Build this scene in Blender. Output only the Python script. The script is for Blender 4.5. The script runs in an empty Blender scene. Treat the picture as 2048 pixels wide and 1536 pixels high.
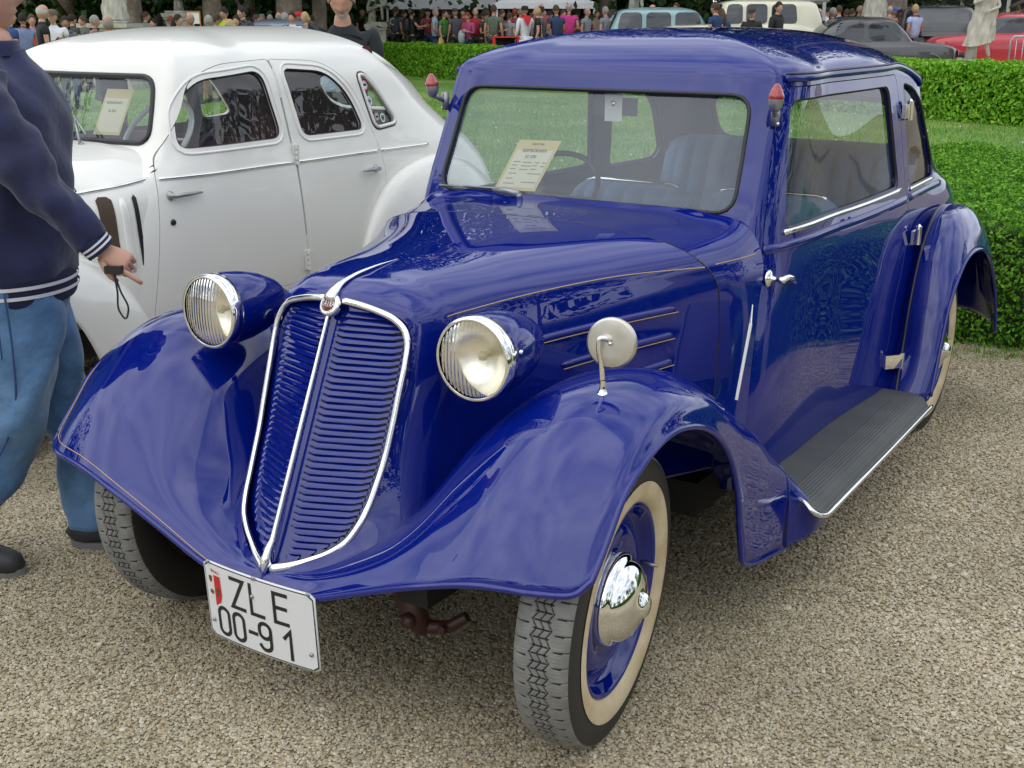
import bpy, bmesh, math, random
import numpy as np
from mathutils import Vector, Matrix
R = math.radians
rng = np.random.default_rng(7)
random.seed(7)
sc = bpy.context.scene
C = sc.collection

# ---------------------------------------------------------------- camera, sky, sun, exposure
cam_d = bpy.data.cameras.new('camera'); cam = bpy.data.objects.new('camera', cam_d); C.objects.link(cam)
cam.location = (1.875, -2.089, 1.589)
cam.rotation_euler = (R(90 - 16.92), 0, R(33.2))
cam_d.sensor_width = 36; cam_d.lens = 2397.5 / 2048 * 36
cam_d.clip_start = 0.05; cam_d.clip_end = 1200
cam_d.dof.use_dof = False
sc.camera = cam
sc.view_settings.view_transform = 'Standard'; sc.view_settings.look = 'None'
sc.view_settings.gamma = 1; sc.view_settings.use_curve_mapping = False
sc.view_settings.exposure = 0.30
SUN_EL, SUN_AZ = 52, 200     # azimuth counted from +Y clockwise: the light comes from behind the camera
w = bpy.data.worlds.new('World'); sc.world = w; w.use_nodes = True
nt = w.node_tree; nt.nodes.clear()
def wn(t, **k):
    n = nt.nodes.new(t)
    for a, b in k.items(): setattr(n, a, b)
    return n
out = wn('ShaderNodeOutputWorld'); bg = wn('ShaderNodeBackground'); bg.inputs[1].default_value = 0.1
sky = wn('ShaderNodeTexSky', sky_type='NISHITA', sun_disc=False, sun_elevation=R(SUN_EL), sun_rotation=R(SUN_AZ))
tc = wn('ShaderNodeTexCoord'); mp = wn('ShaderNodeMapping'); mp.inputs['Scale'].default_value = (1, 1, 2.6)
no = wn('ShaderNodeTexNoise'); no.inputs['Scale'].default_value = 1.7; no.inputs['Detail'].default_value = 7; no.inputs['Roughness'].default_value = .55
no2 = wn('ShaderNodeTexNoise'); no2.inputs['Scale'].default_value = 3.3; no2.inputs['Detail'].default_value = 6
cr = wn('ShaderNodeValToRGB'); cr.color_ramp.elements[0].position = .28; cr.color_ramp.elements[1].position = .50
cr.color_ramp.elements[0].color = (.35, .35, .35, 1)
cc = wn('ShaderNodeValToRGB'); cc.color_ramp.elements[0].position = .33; cc.color_ramp.elements[0].color = (6.3, 7.0, 8.0, 1)
cc.color_ramp.elements[1].position = .66; cc.color_ramp.elements[1].color = (12.6, 13.1, 13.9, 1)
mx = wn('ShaderNodeMixRGB')
nt.links.new(tc.outputs['Generated'], mp.inputs[0]); nt.links.new(mp.outputs[0], no.inputs[0]); nt.links.new(mp.outputs[0], no2.inputs[0])
nt.links.new(no.outputs[0], cr.inputs[0]); nt.links.new(no2.outputs[0], cc.inputs[0])
nt.links.new(cr.outputs[0], mx.inputs[0]); nt.links.new(sky.outputs[0], mx.inputs[1]); nt.links.new(cc.outputs[0], mx.inputs[2])
nt.links.new(mx.outputs[0], bg.inputs[0]); nt.links.new(bg.outputs[0], out.inputs[0])
sd = bpy.data.lights.new('sun', 'SUN'); sun = bpy.data.objects.new('sun', sd); C.objects.link(sun)
sd.energy = .9; sd.angle = R(100); sd.color = (1, .97, .92)
az = R(SUN_AZ); sdir = Vector((math.sin(az) * math.cos(R(SUN_EL)), math.cos(az) * math.cos(R(SUN_EL)), math.sin(R(SUN_EL))))
sun.rotation_euler = (-sdir).to_track_quat('-Z', 'Y').to_euler()

# ---------------------------------------------------------------- materials
MATS = {}
def mat(name, col, rough=.5, metal=0, coat=0, spec=.5, bump=None, vary=None, emit=None, coat_rough=.03, sheen=0, sss=0):
    """bump=(scale, strength, distance)  vary=(scale, amount, second colour)"""
    if name in MATS: return MATS[name]
    m = bpy.data.materials.new(name); m.use_nodes = True; t = m.node_tree; p = t.nodes['Principled BSDF']
    col = tuple(col) + (1,) if len(col) == 3 else col
    p.inputs['Base Color'].default_value = col; p.inputs['Roughness'].default_value = rough; p.inputs['Metallic'].default_value = metal
    p.inputs['Coat Weight'].default_value = coat; p.inputs['Coat Roughness'].default_value = coat_rough
    p.inputs['Specular IOR Level'].default_value = spec
    if sheen: p.inputs['Sheen Weight'].default_value = sheen
    if sss: p.inputs['Subsurface Weight'].default_value = sss; p.inputs['Subsurface Scale'].default_value = .02
    co = t.nodes.new('ShaderNodeTexCoord')
    if vary:
        n = t.nodes.new('ShaderNodeTexNoise'); n.inputs['Scale'].default_value = vary[0]; n.inputs['Detail'].default_value = 8
        r = t.nodes.new('ShaderNodeValToRGB'); r.color_ramp.elements[0].position = .38; r.color_ramp.elements[1].position = .62
        r.color_ramp.elements[0].color = col; r.color_ramp.elements[1].color = tuple(vary[2]) + (1,)
        mxn = t.nodes.new('ShaderNodeMixRGB'); mxn.inputs[0].default_value = vary[1]; mxn.inputs[1].default_value = col
        t.links.new(co.outputs['Object'], n.inputs[0]); t.links.new(n.outputs[0], r.inputs[0]); t.links.new(r.outputs[0], mxn.inputs[2])
        t.links.new(mxn.outputs[0], p.inputs['Base Color'])
    if bump:
        n = t.nodes.new('ShaderNodeTexNoise'); n.inputs['Scale'].default_value = bump[0]; n.inputs['Detail'].default_value = 6
        b = t.nodes.new('ShaderNodeBump'); b.inputs['Strength'].default_value = bump[1]; b.inputs['Distance'].default_value = bump[2]
        t.links.new(co.outputs['Object'], n.inputs[0]); t.links.new(n.outputs[0], b.inputs['Height']); t.links.new(b.outputs[0], p.inputs['Normal'])
    MATS[name] = m; return m
def glass_mat(name, tint=(.86, .9, .88), ior=1.5, rough=0.0, veil=0.0, veilcol=(.6, .62, .65)):
    m = bpy.data.materials.new(name); m.use_nodes = True; t = m.node_tree; t.nodes.clear()
    o = t.nodes.new('ShaderNodeOutputMaterial'); tr = t.nodes.new('ShaderNodeBsdfTransparent'); gl = t.nodes.new('ShaderNodeBsdfGlossy')
    ge = t.nodes.new('ShaderNodeNewGeometry'); dt = t.nodes.new('ShaderNodeVectorMath'); dt.operation = 'DOT_PRODUCT'; mi = t.nodes.new('ShaderNodeMixShader')
    tr.inputs[0].default_value = tint + (1,); gl.inputs['Roughness'].default_value = rough
    def mth(op, *v):
        n = t.nodes.new('ShaderNodeMath'); n.operation = op
        for i, x in enumerate(v):
            if isinstance(x, (int, float)): n.inputs[i].default_value = x
            else: t.links.new(x, n.inputs[i])
        return n.outputs[0]
    t.links.new(ge.outputs['Incoming'], dt.inputs[0]); t.links.new(ge.outputs['Normal'], dt.inputs[1])
    c_ = mth('POWER', mth('SUBTRACT', 1.0, mth('ABSOLUTE', dt.outputs['Value'])), 5.0)
    t.links.new(mth('ADD', mth('MULTIPLY', c_, .90), .075), mi.inputs[0])
    if veil:
        df = t.nodes.new('ShaderNodeBsdfDiffuse'); df.inputs[0].default_value = veilcol + (1,); m2 = t.nodes.new('ShaderNodeMixShader'); m2.inputs[0].default_value = veil
        t.links.new(tr.outputs[0], m2.inputs[1]); t.links.new(df.outputs[0], m2.inputs[2]); t.links.new(m2.outputs[0], mi.inputs[1])
    else: t.links.new(tr.outputs[0], mi.inputs[1])
    t.links.new(gl.outputs[0], mi.inputs[2]); t.links.new(mi.outputs[0], o.inputs[0])
    return m
def rnd_mat(name, cols, rough=.5, source='island', spec=.3, trans=0, coat=0):
    """colour picked per leaf / stone from a ramp"""
    m = bpy.data.materials.new(name); m.use_nodes = True; t = m.node_tree; p = t.nodes['Principled BSDF']
    r = t.nodes.new('ShaderNodeValToRGB'); e = r.color_ramp.elements
    while len(e) < len(cols): e.new(.5)
    for i, c in enumerate(cols): e[i].position = i / (len(cols) - 1); e[i].color = tuple(c) + (1,)
    if source == 'island': g = t.nodes.new('ShaderNodeNewGeometry'); t.links.new(g.outputs['Random Per Island'], r.inputs[0])
    else: g = t.nodes.new('ShaderNodeObjectInfo'); t.links.new(g.outputs['Random'], r.inputs[0])
    t.links.new(r.outputs[0], p.inputs['Base Color']); p.inputs['Roughness'].default_value = rough; p.inputs['Specular IOR Level'].default_value = spec
    if trans:
        d = t.nodes.new('ShaderNodeBsdfTranslucent'); mi = t.nodes.new('ShaderNodeMixShader'); mi.inputs[0].default_value = trans
        o = t.nodes['Material Output']; t.links.new(r.outputs[0], d.inputs[0]); t.links.new(p.outputs[0], mi.inputs[1]); t.links.new(d.outputs[0], mi.inputs[2]); t.links.new(mi.outputs[0], o.inputs[0])
    return m
def paint(name, col, flake=None):
    return mat(name, col, rough=.28, coat=1, spec=.5, coat_rough=.015)
BLUE = mat('blue_paint', (.0016, .0095, .170), rough=.4, coat=1, spec=.0, coat_rough=.006); BLUE.node_tree.nodes['Principled BSDF'].inputs['Coat IOR'].default_value = 1.62
BLUEIN = mat('blue_paint_inside', (.012, .02, .16), rough=.5)
WHITE = mat('white_paint', (.78, .77, .71), rough=.3, coat=.7, coat_rough=.04)
CHROME = mat('chrome', (.86, .86, .84), rough=.05, metal=1)
NICKEL = mat('dull_metal', (.33, .34, .35), rough=.38, metal=.8)
STEEL = mat('galvanised_steel', (.45, .46, .47), rough=.35, metal=.9)
RUBBER = mat('tyre_rubber', (.16, .16, .15), rough=.85, bump=(300, .25, .002), vary=(25, .6, (.24, .235, .215)))
RUBSIDE = mat('tyre_sidewall', (.022, .02, .018), rough=.6)
BLACK = mat('black_rubber', (.012, .012, .013), rough=.45)
GASKET = mat('window_gasket', (.01, .01, .012), rough=.4)
CREAM = mat('cream_whitewall', (.52, .41, .24), rough=.6, vary=(11, .9, (.66, .55, .37)), bump=(60, .15, .002))
PIN = mat('pinstripe_cream', (.50, .34, .20), rough=.4)
DARK = mat('dark_underside', (.02, .02, .02), rough=.8)
RUST = mat('red_brown_axle_paint', (.055, .02, .015), rough=.45, vary=(8, .5, (.05, .02, .015)))
MATR = mat('running_board_rubber', (.055, .06, .06), rough=.6, bump=(90, .2, .002), vary=(5, .5, (.09, .09, .085)))
SEAT = mat('blue_seat_cloth', (.075, .17, .34), rough=.85, bump=(90, .25, .003), sheen=.3, vary=(40, .4, (.10, .21, .40)))
REDLENS = mat('red_lens', (.30, .004, .010), rough=.12, coat=1)
GLASS = glass_mat('window_glass', veil=.03)
WSGLASS = glass_mat('windscreen_glass', tint=(.84, .87, .87), veil=.07, veilcol=(.5, .6, .75))
PAPERY = mat('yellowed_card', (.62, .52, .22), rough=.5)
PAPERW = mat('white_paper', (.75, .74, .68), rough=.6)
INK = mat('black_ink', (.015, .015, .015), rough=.5)
PLATEW = mat('plate_white', (.72, .73, .73), rough=.3, coat=.3)

# ---------------------------------------------------------------- mesh helpers
def link(name, me, m=None, parent=None, loc=None, smooth=True):
    if m is not None and not len(me.materials): me.materials.append(m)
    if smooth:
        me.polygons.foreach_set('use_smooth', [True] * len(me.polygons)); me.update()
    o = bpy.data.objects.new(name, me); C.objects.link(o)
    if parent is not None: o.parent = parent
    if loc is not None: o.location = loc
    return o
def mesh_np(name, V, F):
    V = np.asarray(V, float); me = bpy.data.meshes.new(name)
    if isinstance(F, np.ndarray):
        n, k = F.shape
        me.vertices.add(len(V)); me.vertices.foreach_set('co', V.ravel())
        me.loops.add(n * k); me.loops.foreach_set('vertex_index', F.ravel().astype(np.int32))
        me.polygons.add(n); me.polygons.foreach_set('loop_start', np.arange(0, n * k, k, dtype=np.int32))
        try: me.polygons.foreach_set('loop_total', np.full(n, k, dtype=np.int32))
        except Exception: pass
        me.update(calc_edges=True); me.validate()
    else:
        me.from_pydata([tuple(v) for v in V], [], [tuple(f) for f in F]); me.update()
    return me
class MB:
    def __init__(s): s.v = []; s.f = []
    def add(s, V, F):
        b = len(s.v); s.v += [tuple(map(float, v)) for v in V]; s.f += [tuple(int(i) + b for i in f) for f in F]; return s
    def box(s, c, d, rot=None):
        V = [Vector((x * d[0] / 2, y * d[1] / 2, z * d[2] / 2)) for x in (-1, 1) for y in (-1, 1) for z in (-1, 1)]
        if rot is not None: V = [rot @ v for v in V]
        V = [v + Vector(c) for v in V]
        return s.add(V, [(0, 1, 3, 2), (4, 6, 7, 5), (0, 4, 5, 1), (2, 3, 7, 6), (0, 2, 6, 4), (1, 5, 7, 3)])
    def tube(s, pts, r, n=8, cap=True, closed=False, flat=1.0, upv=None):
        pts = [Vector(p) for p in pts]; N = len(pts); rr = r if hasattr(r, '__len__') else [r] * N
        V = []; F = []; prev = None
        for i, p in enumerate(pts):
            a = pts[(i - 1) % N] if (closed or i > 0) else p; b = pts[(i + 1) % N] if (closed or i < N - 1) else p
            t = (b - a).normalized()
            if prev is None:
                q = Vector(upv) if upv else (Vector((0, 0, 1)) if abs(t.z) < .9 else Vector((1, 0, 0)))
            else: q = prev
            x = (q - t * q.dot(t)).normalized(); prev = x; y = t.cross(x)
            for k in range(n):
                an = 2 * math.pi * k / n
                V.append(p + x * math.cos(an) * rr[i] * flat + y * math.sin(an) * rr[i])
        M = N if closed else N - 1
        for i in range(M):
            for k in range(n):
                a = i * n + k; b = i * n + (k + 1) % n; c = ((i + 1) % N) * n + (k + 1) % n; d = ((i + 1) % N) * n + k
                F.append((a, b, c, d))
        if cap and not closed: F.append(tuple(range(n))[::-1]); F.append(tuple(range((N - 1) * n, N * n)))
        return s.add(V, F)
    def lathe(s, prof, M=None, n=32, sx=1, sy=1):
        """prof: list of (radius, height) around local Z"""
        V = []; F = []; k = len(prof)
        for j in range(n):
            a = 2 * math.pi * j / n
            for (r, h) in prof:
                v = Vector((r * math.cos(a) * sx, r * math.sin(a) * sy, h)); V.append(M @ v if M is not None else v)
        for j in range(n):
            for i in range(k - 1):
                a = j * k + i; b = j * k + i + 1; c = ((j + 1) % n) * k + i + 1; d = ((j + 1) % n) * k + i
                F.append((a, d, c, b))
        return s.add(V, F)
    def poly(s, pts, thick=None, nrm=None):
        n = len(pts); pts = [Vector(p) for p in pts]
        if thick is None: return s.add(pts, [tuple(range(n))])
        q = [p + Vector(nrm) * thick for p in pts]
        return s.add(pts + q, [tuple(range(n))[::-1], tuple(range(n, 2 * n))] + [(i, (i + 1) % n, n + (i + 1) % n, n + i) for i in range(n)])
    def build(s, name, m, parent=None, smooth=True, loc=None, sharp=None):
        me = mesh_np(name, np.array(s.v), s.f); me.materials.append(m)
        o = link(name, me, None, parent, loc, smooth)
        if smooth and sharp: me.set_sharp_from_angle(angle=R(sharp))
        return o
def frame(loc, zdir, xhint=(0, 0, 1)):
    z = Vector(zdir).normalized(); x = Vector(xhint); x = (x - z * x.dot(z)).normalized(); y = z.cross(x)
    M = Matrix((x, y, z)).transposed().to_4x4(); M.translation = Vector(loc); return M
def empty(name, loc=(0, 0, 0), rz=0):
    o = bpy.data.objects.new(name, None); C.objects.link(o); o.location = loc; o.rotation_euler = (0, 0, rz); o.empty_display_size = .1; return o
def tag(o, label, cat, group=None, kind=None):
    if label: o['label'] = label
    if cat: o['category'] = cat
    if group: o['group'] = group
    if kind: o['kind'] = kind
    return o
def copy_tree(o, parent=None):
    c = o.copy(); C.objects.link(c)
    if parent is not None: c.parent = parent
    for ch in list(o.children): copy_tree(ch, c)
    return c
def mirror_obj(o, parent):
    """mirrored copy across x=0 (real mirrored mesh), with children"""
    me = o.data.copy(); n = len(me.vertices); co = np.empty(n * 3); me.vertices.foreach_get('co', co); co = co.reshape(-1, 3)
    co[:, 0] *= -1; me.vertices.foreach_set('co', co.ravel()); me.flip_normals(); me.update()
    c = bpy.data.objects.new(o.name.split('.')[0], me); C.objects.link(c); c.parent = parent
    l = o.location; c.location = (-l.x, l.y, l.z)
    for k in o.keys():
        if k in ('label', 'kind', 'group'): c[k] = o[k]
    for ch in list(o.children): mirror_obj(ch, c)
    return c

# ---- interpolating spline surfaces
def basis(kn, t):
    kn = np.asarray(kn, float); n = len(kn); t = np.clip(np.asarray(t, float), kn[0], kn[-1])
    i = np.clip(np.searchsorted(kn, t, side='right') - 1, 0, n - 2); h = kn[i + 1] - kn[i]; s = (t - kn[i]) / h
    D = np.zeros((n, n))
    for k in range(n):
        if k == 0: D[0, 0] = -1 / (kn[1] - kn[0]); D[0, 1] = 1 / (kn[1] - kn[0])
        elif k == n - 1: D[k, k] = 1 / (kn[k] - kn[k - 1]); D[k, k - 1] = -D[k, k]
        else:
            a = kn[k] - kn[k - 1]; b = kn[k + 1] - kn[k]
            D[k, k + 1] += a / b / (a + b); D[k, k] += -a / b / (a + b) + b / a / (a + b); D[k, k - 1] += -b / a / (a + b)
    s2, s3 = s * s, s * s * s; W = np.zeros((len(t), n)); r = np.arange(len(t))
    np.add.at(W, (r, i), 2 * s3 - 3 * s2 + 1); np.add.at(W, (r, i + 1), -2 * s3 + 3 * s2)
    W += (s3 - 2 * s2 + s)[:, None] * h[:, None] * D[i] + (s3 - s2)[:, None] * h[:, None] * D[i + 1]
    return W
class Surf:
    def __init__(s, ctrl, mirror=False):
        P = np.array(ctrl, float)
        if mirror:   # columns run from x=0 outwards: add the mirrored ones
            Q = P[:, :0:-1].copy(); Q[..., 0] *= -1; P = np.concatenate([Q, P], axis=1)
        s.P = P; s.nr, s.nc = P.shape[:2]
        du = np.linalg.norm(np.diff(P, axis=0), axis=2).mean(1) + 1e-4; dv = np.linalg.norm(np.diff(P, axis=1), axis=2).mean(0) + 1e-4
        s.ku = np.concatenate([[0], np.cumsum(du)]); s.kv = np.concatenate([[0], np.cumsum(dv)])
        if mirror: s.kv -= s.kv[s.nc // 2]
    def at(s, u, v):
        u = np.asarray(u, float); sh = u.shape
        return np.einsum('nr,rcx,nc->nx', basis(s.ku, u.ravel()), s.P, basis(s.kv, np.asarray(v, float).ravel())).reshape(sh + (3,))
    def grid(s, U, V): return np.einsum('ar,rcx,bc->abx', basis(s.ku, U), s.P, basis(s.kv, V))
    def span(s, step_u, step_v):
        return np.linspace(s.ku[0], s.ku[-1], max(2, int((s.ku[-1] - s.ku[0]) / step_u) + 1)), np.linspace(s.kv[0], s.kv[-1], max(2, int((s.kv[-1] - s.kv[0]) / step_v) + 1))
def curve_pts(P, n, closed=False):
    P = np.array(P, float)
    if closed: P = np.concatenate([P[-3:], P, P[:3]])
    d = np.linalg.norm(np.diff(P, axis=0), axis=1) + 1e-6; k = np.concatenate([[0], np.cumsum(d)])
    t = np.linspace(k[3], k[-3], n, endpoint=False) if closed else np.linspace(0, k[-1], n)
    return basis(k, t) @ P
def round_poly(P, r, n=6):
    """polygon with rounded corners; r a number or one per corner"""
    P = [np.array(p, float) for p in P]; N = len(P); o = []
    for i, p in enumerate(P):
        ri = r[i] if hasattr(r, '__len__') else r
        a = P[i - 1] - p; b = P[(i + 1) % N] - p; la, lb = np.linalg.norm(a), np.linalg.norm(b); a /= la; b /= lb
        ri = min(ri, la * .49, lb * .49)
        for k in range(n + 1):
            t = k / n; o.append((1 - t) ** 2 * (p + a * ri) + 2 * t * (1 - t) * p + t * t * (p + b * ri))
    return np.array(o)
def resample(P, step):
    P = np.array(P); Q = np.concatenate([P, P[:1]]); d = np.linalg.norm(np.diff(Q, axis=0), axis=1); k = np.concatenate([[0], np.cumsum(d)])
    n = max(8, int(k[-1] / step)); t = np.linspace(0, k[-1], n, endpoint=False)
    return np.stack([np.interp(t, k, Q[:, j]) for j in range(Q.shape[1])], 1)
def offset_poly(P, d):
    P = np.array(P); a = np.roll(P, 1, 0); b = np.roll(P, -1, 0); t = b - a; t /= np.linalg.norm(t, axis=1)[:, None] + 1e-9
    nrm = np.stack([t[:, 1], -t[:, 0]], 1); area = .5 * np.sum(P[:, 0] * np.roll(P[:, 1], -1) - np.roll(P[:, 0], -1) * P[:, 1])
    return P + nrm * d * (1 if area > 0 else -1)
def pip(P, Q):
    x, y = P[:, 0], P[:, 1]; c = np.zeros(len(P), bool); a = Q; b = np.roll(Q, -1, 0)
    for (x1, y1), (x2, y2) in zip(a, b):
        if y1 == y2: continue
        m = ((y1 > y) != (y2 > y)) & (x < (x2 - x1) * (y - y1) / (y2 - y1) + x1); c ^= m
    return c
def nearest(P, Q):
    a = Q; d = np.roll(Q, -1, 0) - a; L = (d * d).sum(1) + 1e-12
    t = np.clip(((P[:, None] - a) * d).sum(2) / L, 0, 1); X = a + t[..., None] * d; D = ((P[:, None] - X) ** 2).sum(2); i = D.argmin(1)
    return X[np.arange(len(P)), i], np.sqrt(D[np.arange(len(P)), i])
YZ, XZ, XY = [1, 2], [0, 2], [0, 1]
def patch(name, S, step, m, parent, regions=(), keep=(), lip=.0, flip=False, u=None, v=None, off=0, lipdir=None):
    """sheet over S; regions = holes, keep = outlines to stay inside; each (axes, polygon, side_test)"""
    U, V = S.span(*step) if not u else (np.linspace(u[0], u[1], max(2, int((u[1] - u[0]) / step[0]) + 1)), None)
    if u: V = S.span(*step)[1]
    if v: V = np.linspace(v[0], v[1], max(2, int((v[1] - v[0]) / step[1]) + 1))
    nu, nv = len(U), len(V); P = S.grid(U, V); UU, VV = np.meshgrid(U, V, indexing='ij')
    Pc = (P[:-1, :-1] + P[1:, :-1] + P[:-1, 1:] + P[1:, 1:]) / 4
    ok = np.ones((nu - 1, nv - 1), bool); snapped = np.zeros((nu, nv), int); inreg = []
    for k, (ax, poly, test) in enumerate(list(keep) + list(regions)):
        iskeep = k < len(keep); c = Pc.reshape(-1, 3); ins = pip(c[:, ax], poly)
        tst = test(c) if test else np.ones(len(c), bool)
        sel = (ins & tst).reshape(ok.shape)
        ok &= sel if iskeep else ~sel
        inreg.append((sel, iskeep))
    for k, (ax, poly, test) in enumerate(list(keep) + list(regions)):
        sel, iskeep = inreg[k]
        kp = np.zeros((nu, nv), int); rm = np.zeros((nu, nv), int)
        for di in (0, 1):
            for dj in (0, 1):
                kp[di:nu - 1 + di, dj:nv - 1 + dj] |= ok
                rm[di:nu - 1 + di, dj:nv - 1 + dj] |= (~sel if iskeep else sel)
        idx = np.argwhere((kp & rm) > 0)
        if not len(idx): continue
        uu = UU[idx[:, 0], idx[:, 1]].copy(); vv = VV[idx[:, 0], idx[:, 1]].copy()
        p = S.at(uu, vv)
        tt = test(p) if test else np.ones(len(p), bool)
        T, D = nearest(p[:, ax], poly)
        good = (D < 2.2 * max(step)) & tt
        h = 1e-4
        for it in range(5):
            p = S.at(uu, vv)[:, ax]; pu = (S.at(uu + h, vv)[:, ax] - S.at(uu - h, vv)[:, ax]) / (2 * h); pv = (S.at(uu, vv + h)[:, ax] - S.at(uu, vv - h)[:, ax]) / (2 * h)
            e = T - p; det = pu[:, 0] * pv[:, 1] - pu[:, 1] * pv[:, 0]; det = np.where(np.abs(det) < 1e-6, 1e9, det)
            uu += np.clip((e[:, 0] * pv[:, 1] - e[:, 1] * pv[:, 0]) / det, -.03, .03); vv += np.clip((pu[:, 0] * e[:, 1] - pu[:, 1] * e[:, 0]) / det, -.03, .03)
        g = idx[good]; UU[g[:, 0], g[:, 1]] = uu[good]; VV[g[:, 0], g[:, 1]] = vv[good]; snapped[g[:, 0], g[:, 1]] = 1
        P[g[:, 0], g[:, 1]] = S.at(uu[good], vv[good])
    I = np.arange(nu * nv).reshape(nu, nv); q = np.stack([I[:-1, :-1], I[1:, :-1], I[1:, 1:], I[:-1, 1:]], -1)[ok]
    if flip: q = q[:, ::-1]
    Vt = P.reshape(-1, 3)
    if off or lip:
        h = 1e-3; N = np.cross(S.at(UU + h, VV) - S.at(UU - h, VV), S.at(UU, VV + h) - S.at(UU, VV - h)).reshape(-1, 3); N /= np.linalg.norm(N, axis=1)[:, None] + 1e-12
        if flip: N = -N
        Vt = Vt + N * off
    F = [tuple(int(a) for a in f) for f in q]
    Vl = Vt
    if lip:
        cnt = {}
        for f in F:
            for a, b in zip(f, f[1:] + f[:1]):
                k = (min(a, b), max(a, b)); cnt.setdefault(k, []).append((a, b))
        new = {}; extra = []; sn = snapped.ravel()
        for k, e in cnt.items():
            if len(e) == 1 and (sn[k[0]] and sn[k[1]]):
                a, b = e[0]
                for x in (a, b):
                    if x not in new: new[x] = len(Vl) + len(extra); extra.append(Vt[x] + (-N[x] if lipdir is None else np.array(lipdir(Vt[x]))) * lip)
                F.append((b, a, new[a], new[b]))
        if extra: Vl = np.concatenate([Vt, np.array(extra)])
    used = np.unique(np.concatenate([np.array(f) for f in F])); mp_ = np.full(len(Vl), -1); mp_[used] = np.arange(len(used))
    me = mesh_np(name, Vl[used], [tuple(int(mp_[i]) for i in f) for f in F]); me.materials.append(m)
    bm = bmesh.new(); bm.from_mesh(me); bmesh.ops.dissolve_degenerate(bm, dist=2e-4, edges=bm.edges[:]); bm.to_mesh(me); bm.free()
    o = link(name, me, None, parent)
    if lip: me.set_sharp_from_angle(angle=R(55))
    return o
def sheet(name, S, step, m, parent, thick=0, flip=False):
    U, V = S.span(*step); P = S.grid(U, V); nu, nv = len(U), len(V); I = np.arange(nu * nv).reshape(nu, nv)
    q = np.stack([I[:-1, :-1], I[1:, :-1], I[1:, 1:], I[:-1, 1:]], -1).reshape(-1, 4)
    if flip: q = q[:, ::-1]
    me = mesh_np(name, P.reshape(-1, 3), q.copy()); me.materials.append(m)
    o = link(name, me, None, parent)
    if thick:
        md = o.modifiers.new('t', 'SOLIDIFY'); md.thickness = thick; md.offset = -1
    return o
def text_mesh(name, s, size, M, m, parent, sx=1, depth=.0006, align='CENTER', spacing=1):
    cu = bpy.data.curves.new(name, 'FONT'); cu.body = s; cu.size = size; cu.align_x = align; cu.align_y = 'CENTER'; cu.extrude = depth; cu.space_character = spacing; cu.resolution_u = 3
    o = bpy.data.objects.new(name, cu); C.objects.link(o); bpy.context.view_layer.update()
    me = bpy.data.meshes.new_from_object(o.evaluated_get(bpy.context.evaluated_depsgraph_get())); bpy.data.objects.remove(o); bpy.data.curves.remove(cu)
    me.transform(Matrix.Diagonal((sx, 1, 1, 1))); me.transform(M); me.materials.clear(); me.materials.append(m); me.name = name
    return link(name, me, None, parent, smooth=False)
GLY = {'Z': [[(0, 1), (.55, 1), (0, 0), (.55, 0)]], 'L': [[(0, 1), (0, 0), (.5, 0)]], 'E': [[(.5, 1), (0, 1), (0, 0), (.5, 0)], [(0, .52), (.45, .52)]],
       '-': [[(0.05, .5), (.35, .5)]], '1': [[(0, .72), (.25, 1), (.25, 0)]],
       '0': [[(.25 + .25 * math.cos(a) , (.77 if math.sin(a) > 0 else .23) + .23 * math.sin(a)) for a in [2 * math.pi * k / 24 for k in range(25)]]],
       '9': [[(.25 + .25 * math.cos(a), (.78 if math.sin(a) >= 0 else .66) + .22 * math.sin(a)) for a in [2 * math.pi * k / 24 for k in range(24)]] + [(.5, .78)], [(.5, .72), (.5, .25)] + [(.25 + .25 * math.cos(a), .22 + .22 * math.sin(a)) for a in [-math.pi * k / 8 for k in range(1, 8)]]]}
def stroke_text(ch, x, y, h, wd, place, z=.001):
    """flat ribbon along the strokes of one character; place(x,y,z)->world point"""
    mb = MB()
    for st in GLY[ch]:
        P = [np.array((x + a * h, y + b * h)) for a, b in st]; n = len(P); closed = np.linalg.norm(P[0] - P[-1]) < 1e-6
        Lf, Rt = [], []
        for i in range(n):
            a = P[i] - P[i - 1] if i > 0 else (P[1] - P[0] if not closed else P[0] - P[-2])
            b = P[i + 1] - P[i] if i < n - 1 else (a if not closed else P[1] - P[0])
            a = a / (np.linalg.norm(a) + 1e-9); b = b / (np.linalg.norm(b) + 1e-9); t = a + b; t /= np.linalg.norm(t) + 1e-9; nn = np.array((-t[1], t[0])); k = 1 / max(.45, np.dot(nn, (-a[1], a[0])))
            e = -t * wd * .5 if (i == 0 and not closed) else (t * wd * .5 if (i == n - 1 and not closed) else 0)
            Lf.append(P[i] + nn * wd / 2 * k + e); Rt.append(P[i] - nn * wd / 2 * k + e)
        V = [place(p[0], p[1], z) for p in Lf] + [place(p[0], p[1], z) for p in Rt]
        mb.add(V, [(i, i + 1, n + i + 1, n + i) for i in range(n - 1)])
    return mb

# ================================================================ THE BLUE SALOON
car = empty('vintage_saloon'); tag(car, 'dark blue two-door 1930s saloon with chrome shield grille, in the foreground on gravel', 'car')
def yc(z): return .005 - .455 * (.952 - z)
def slope(z): return .42 - .17 * min(max((z - .62) / .3, 0), 1)
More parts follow.
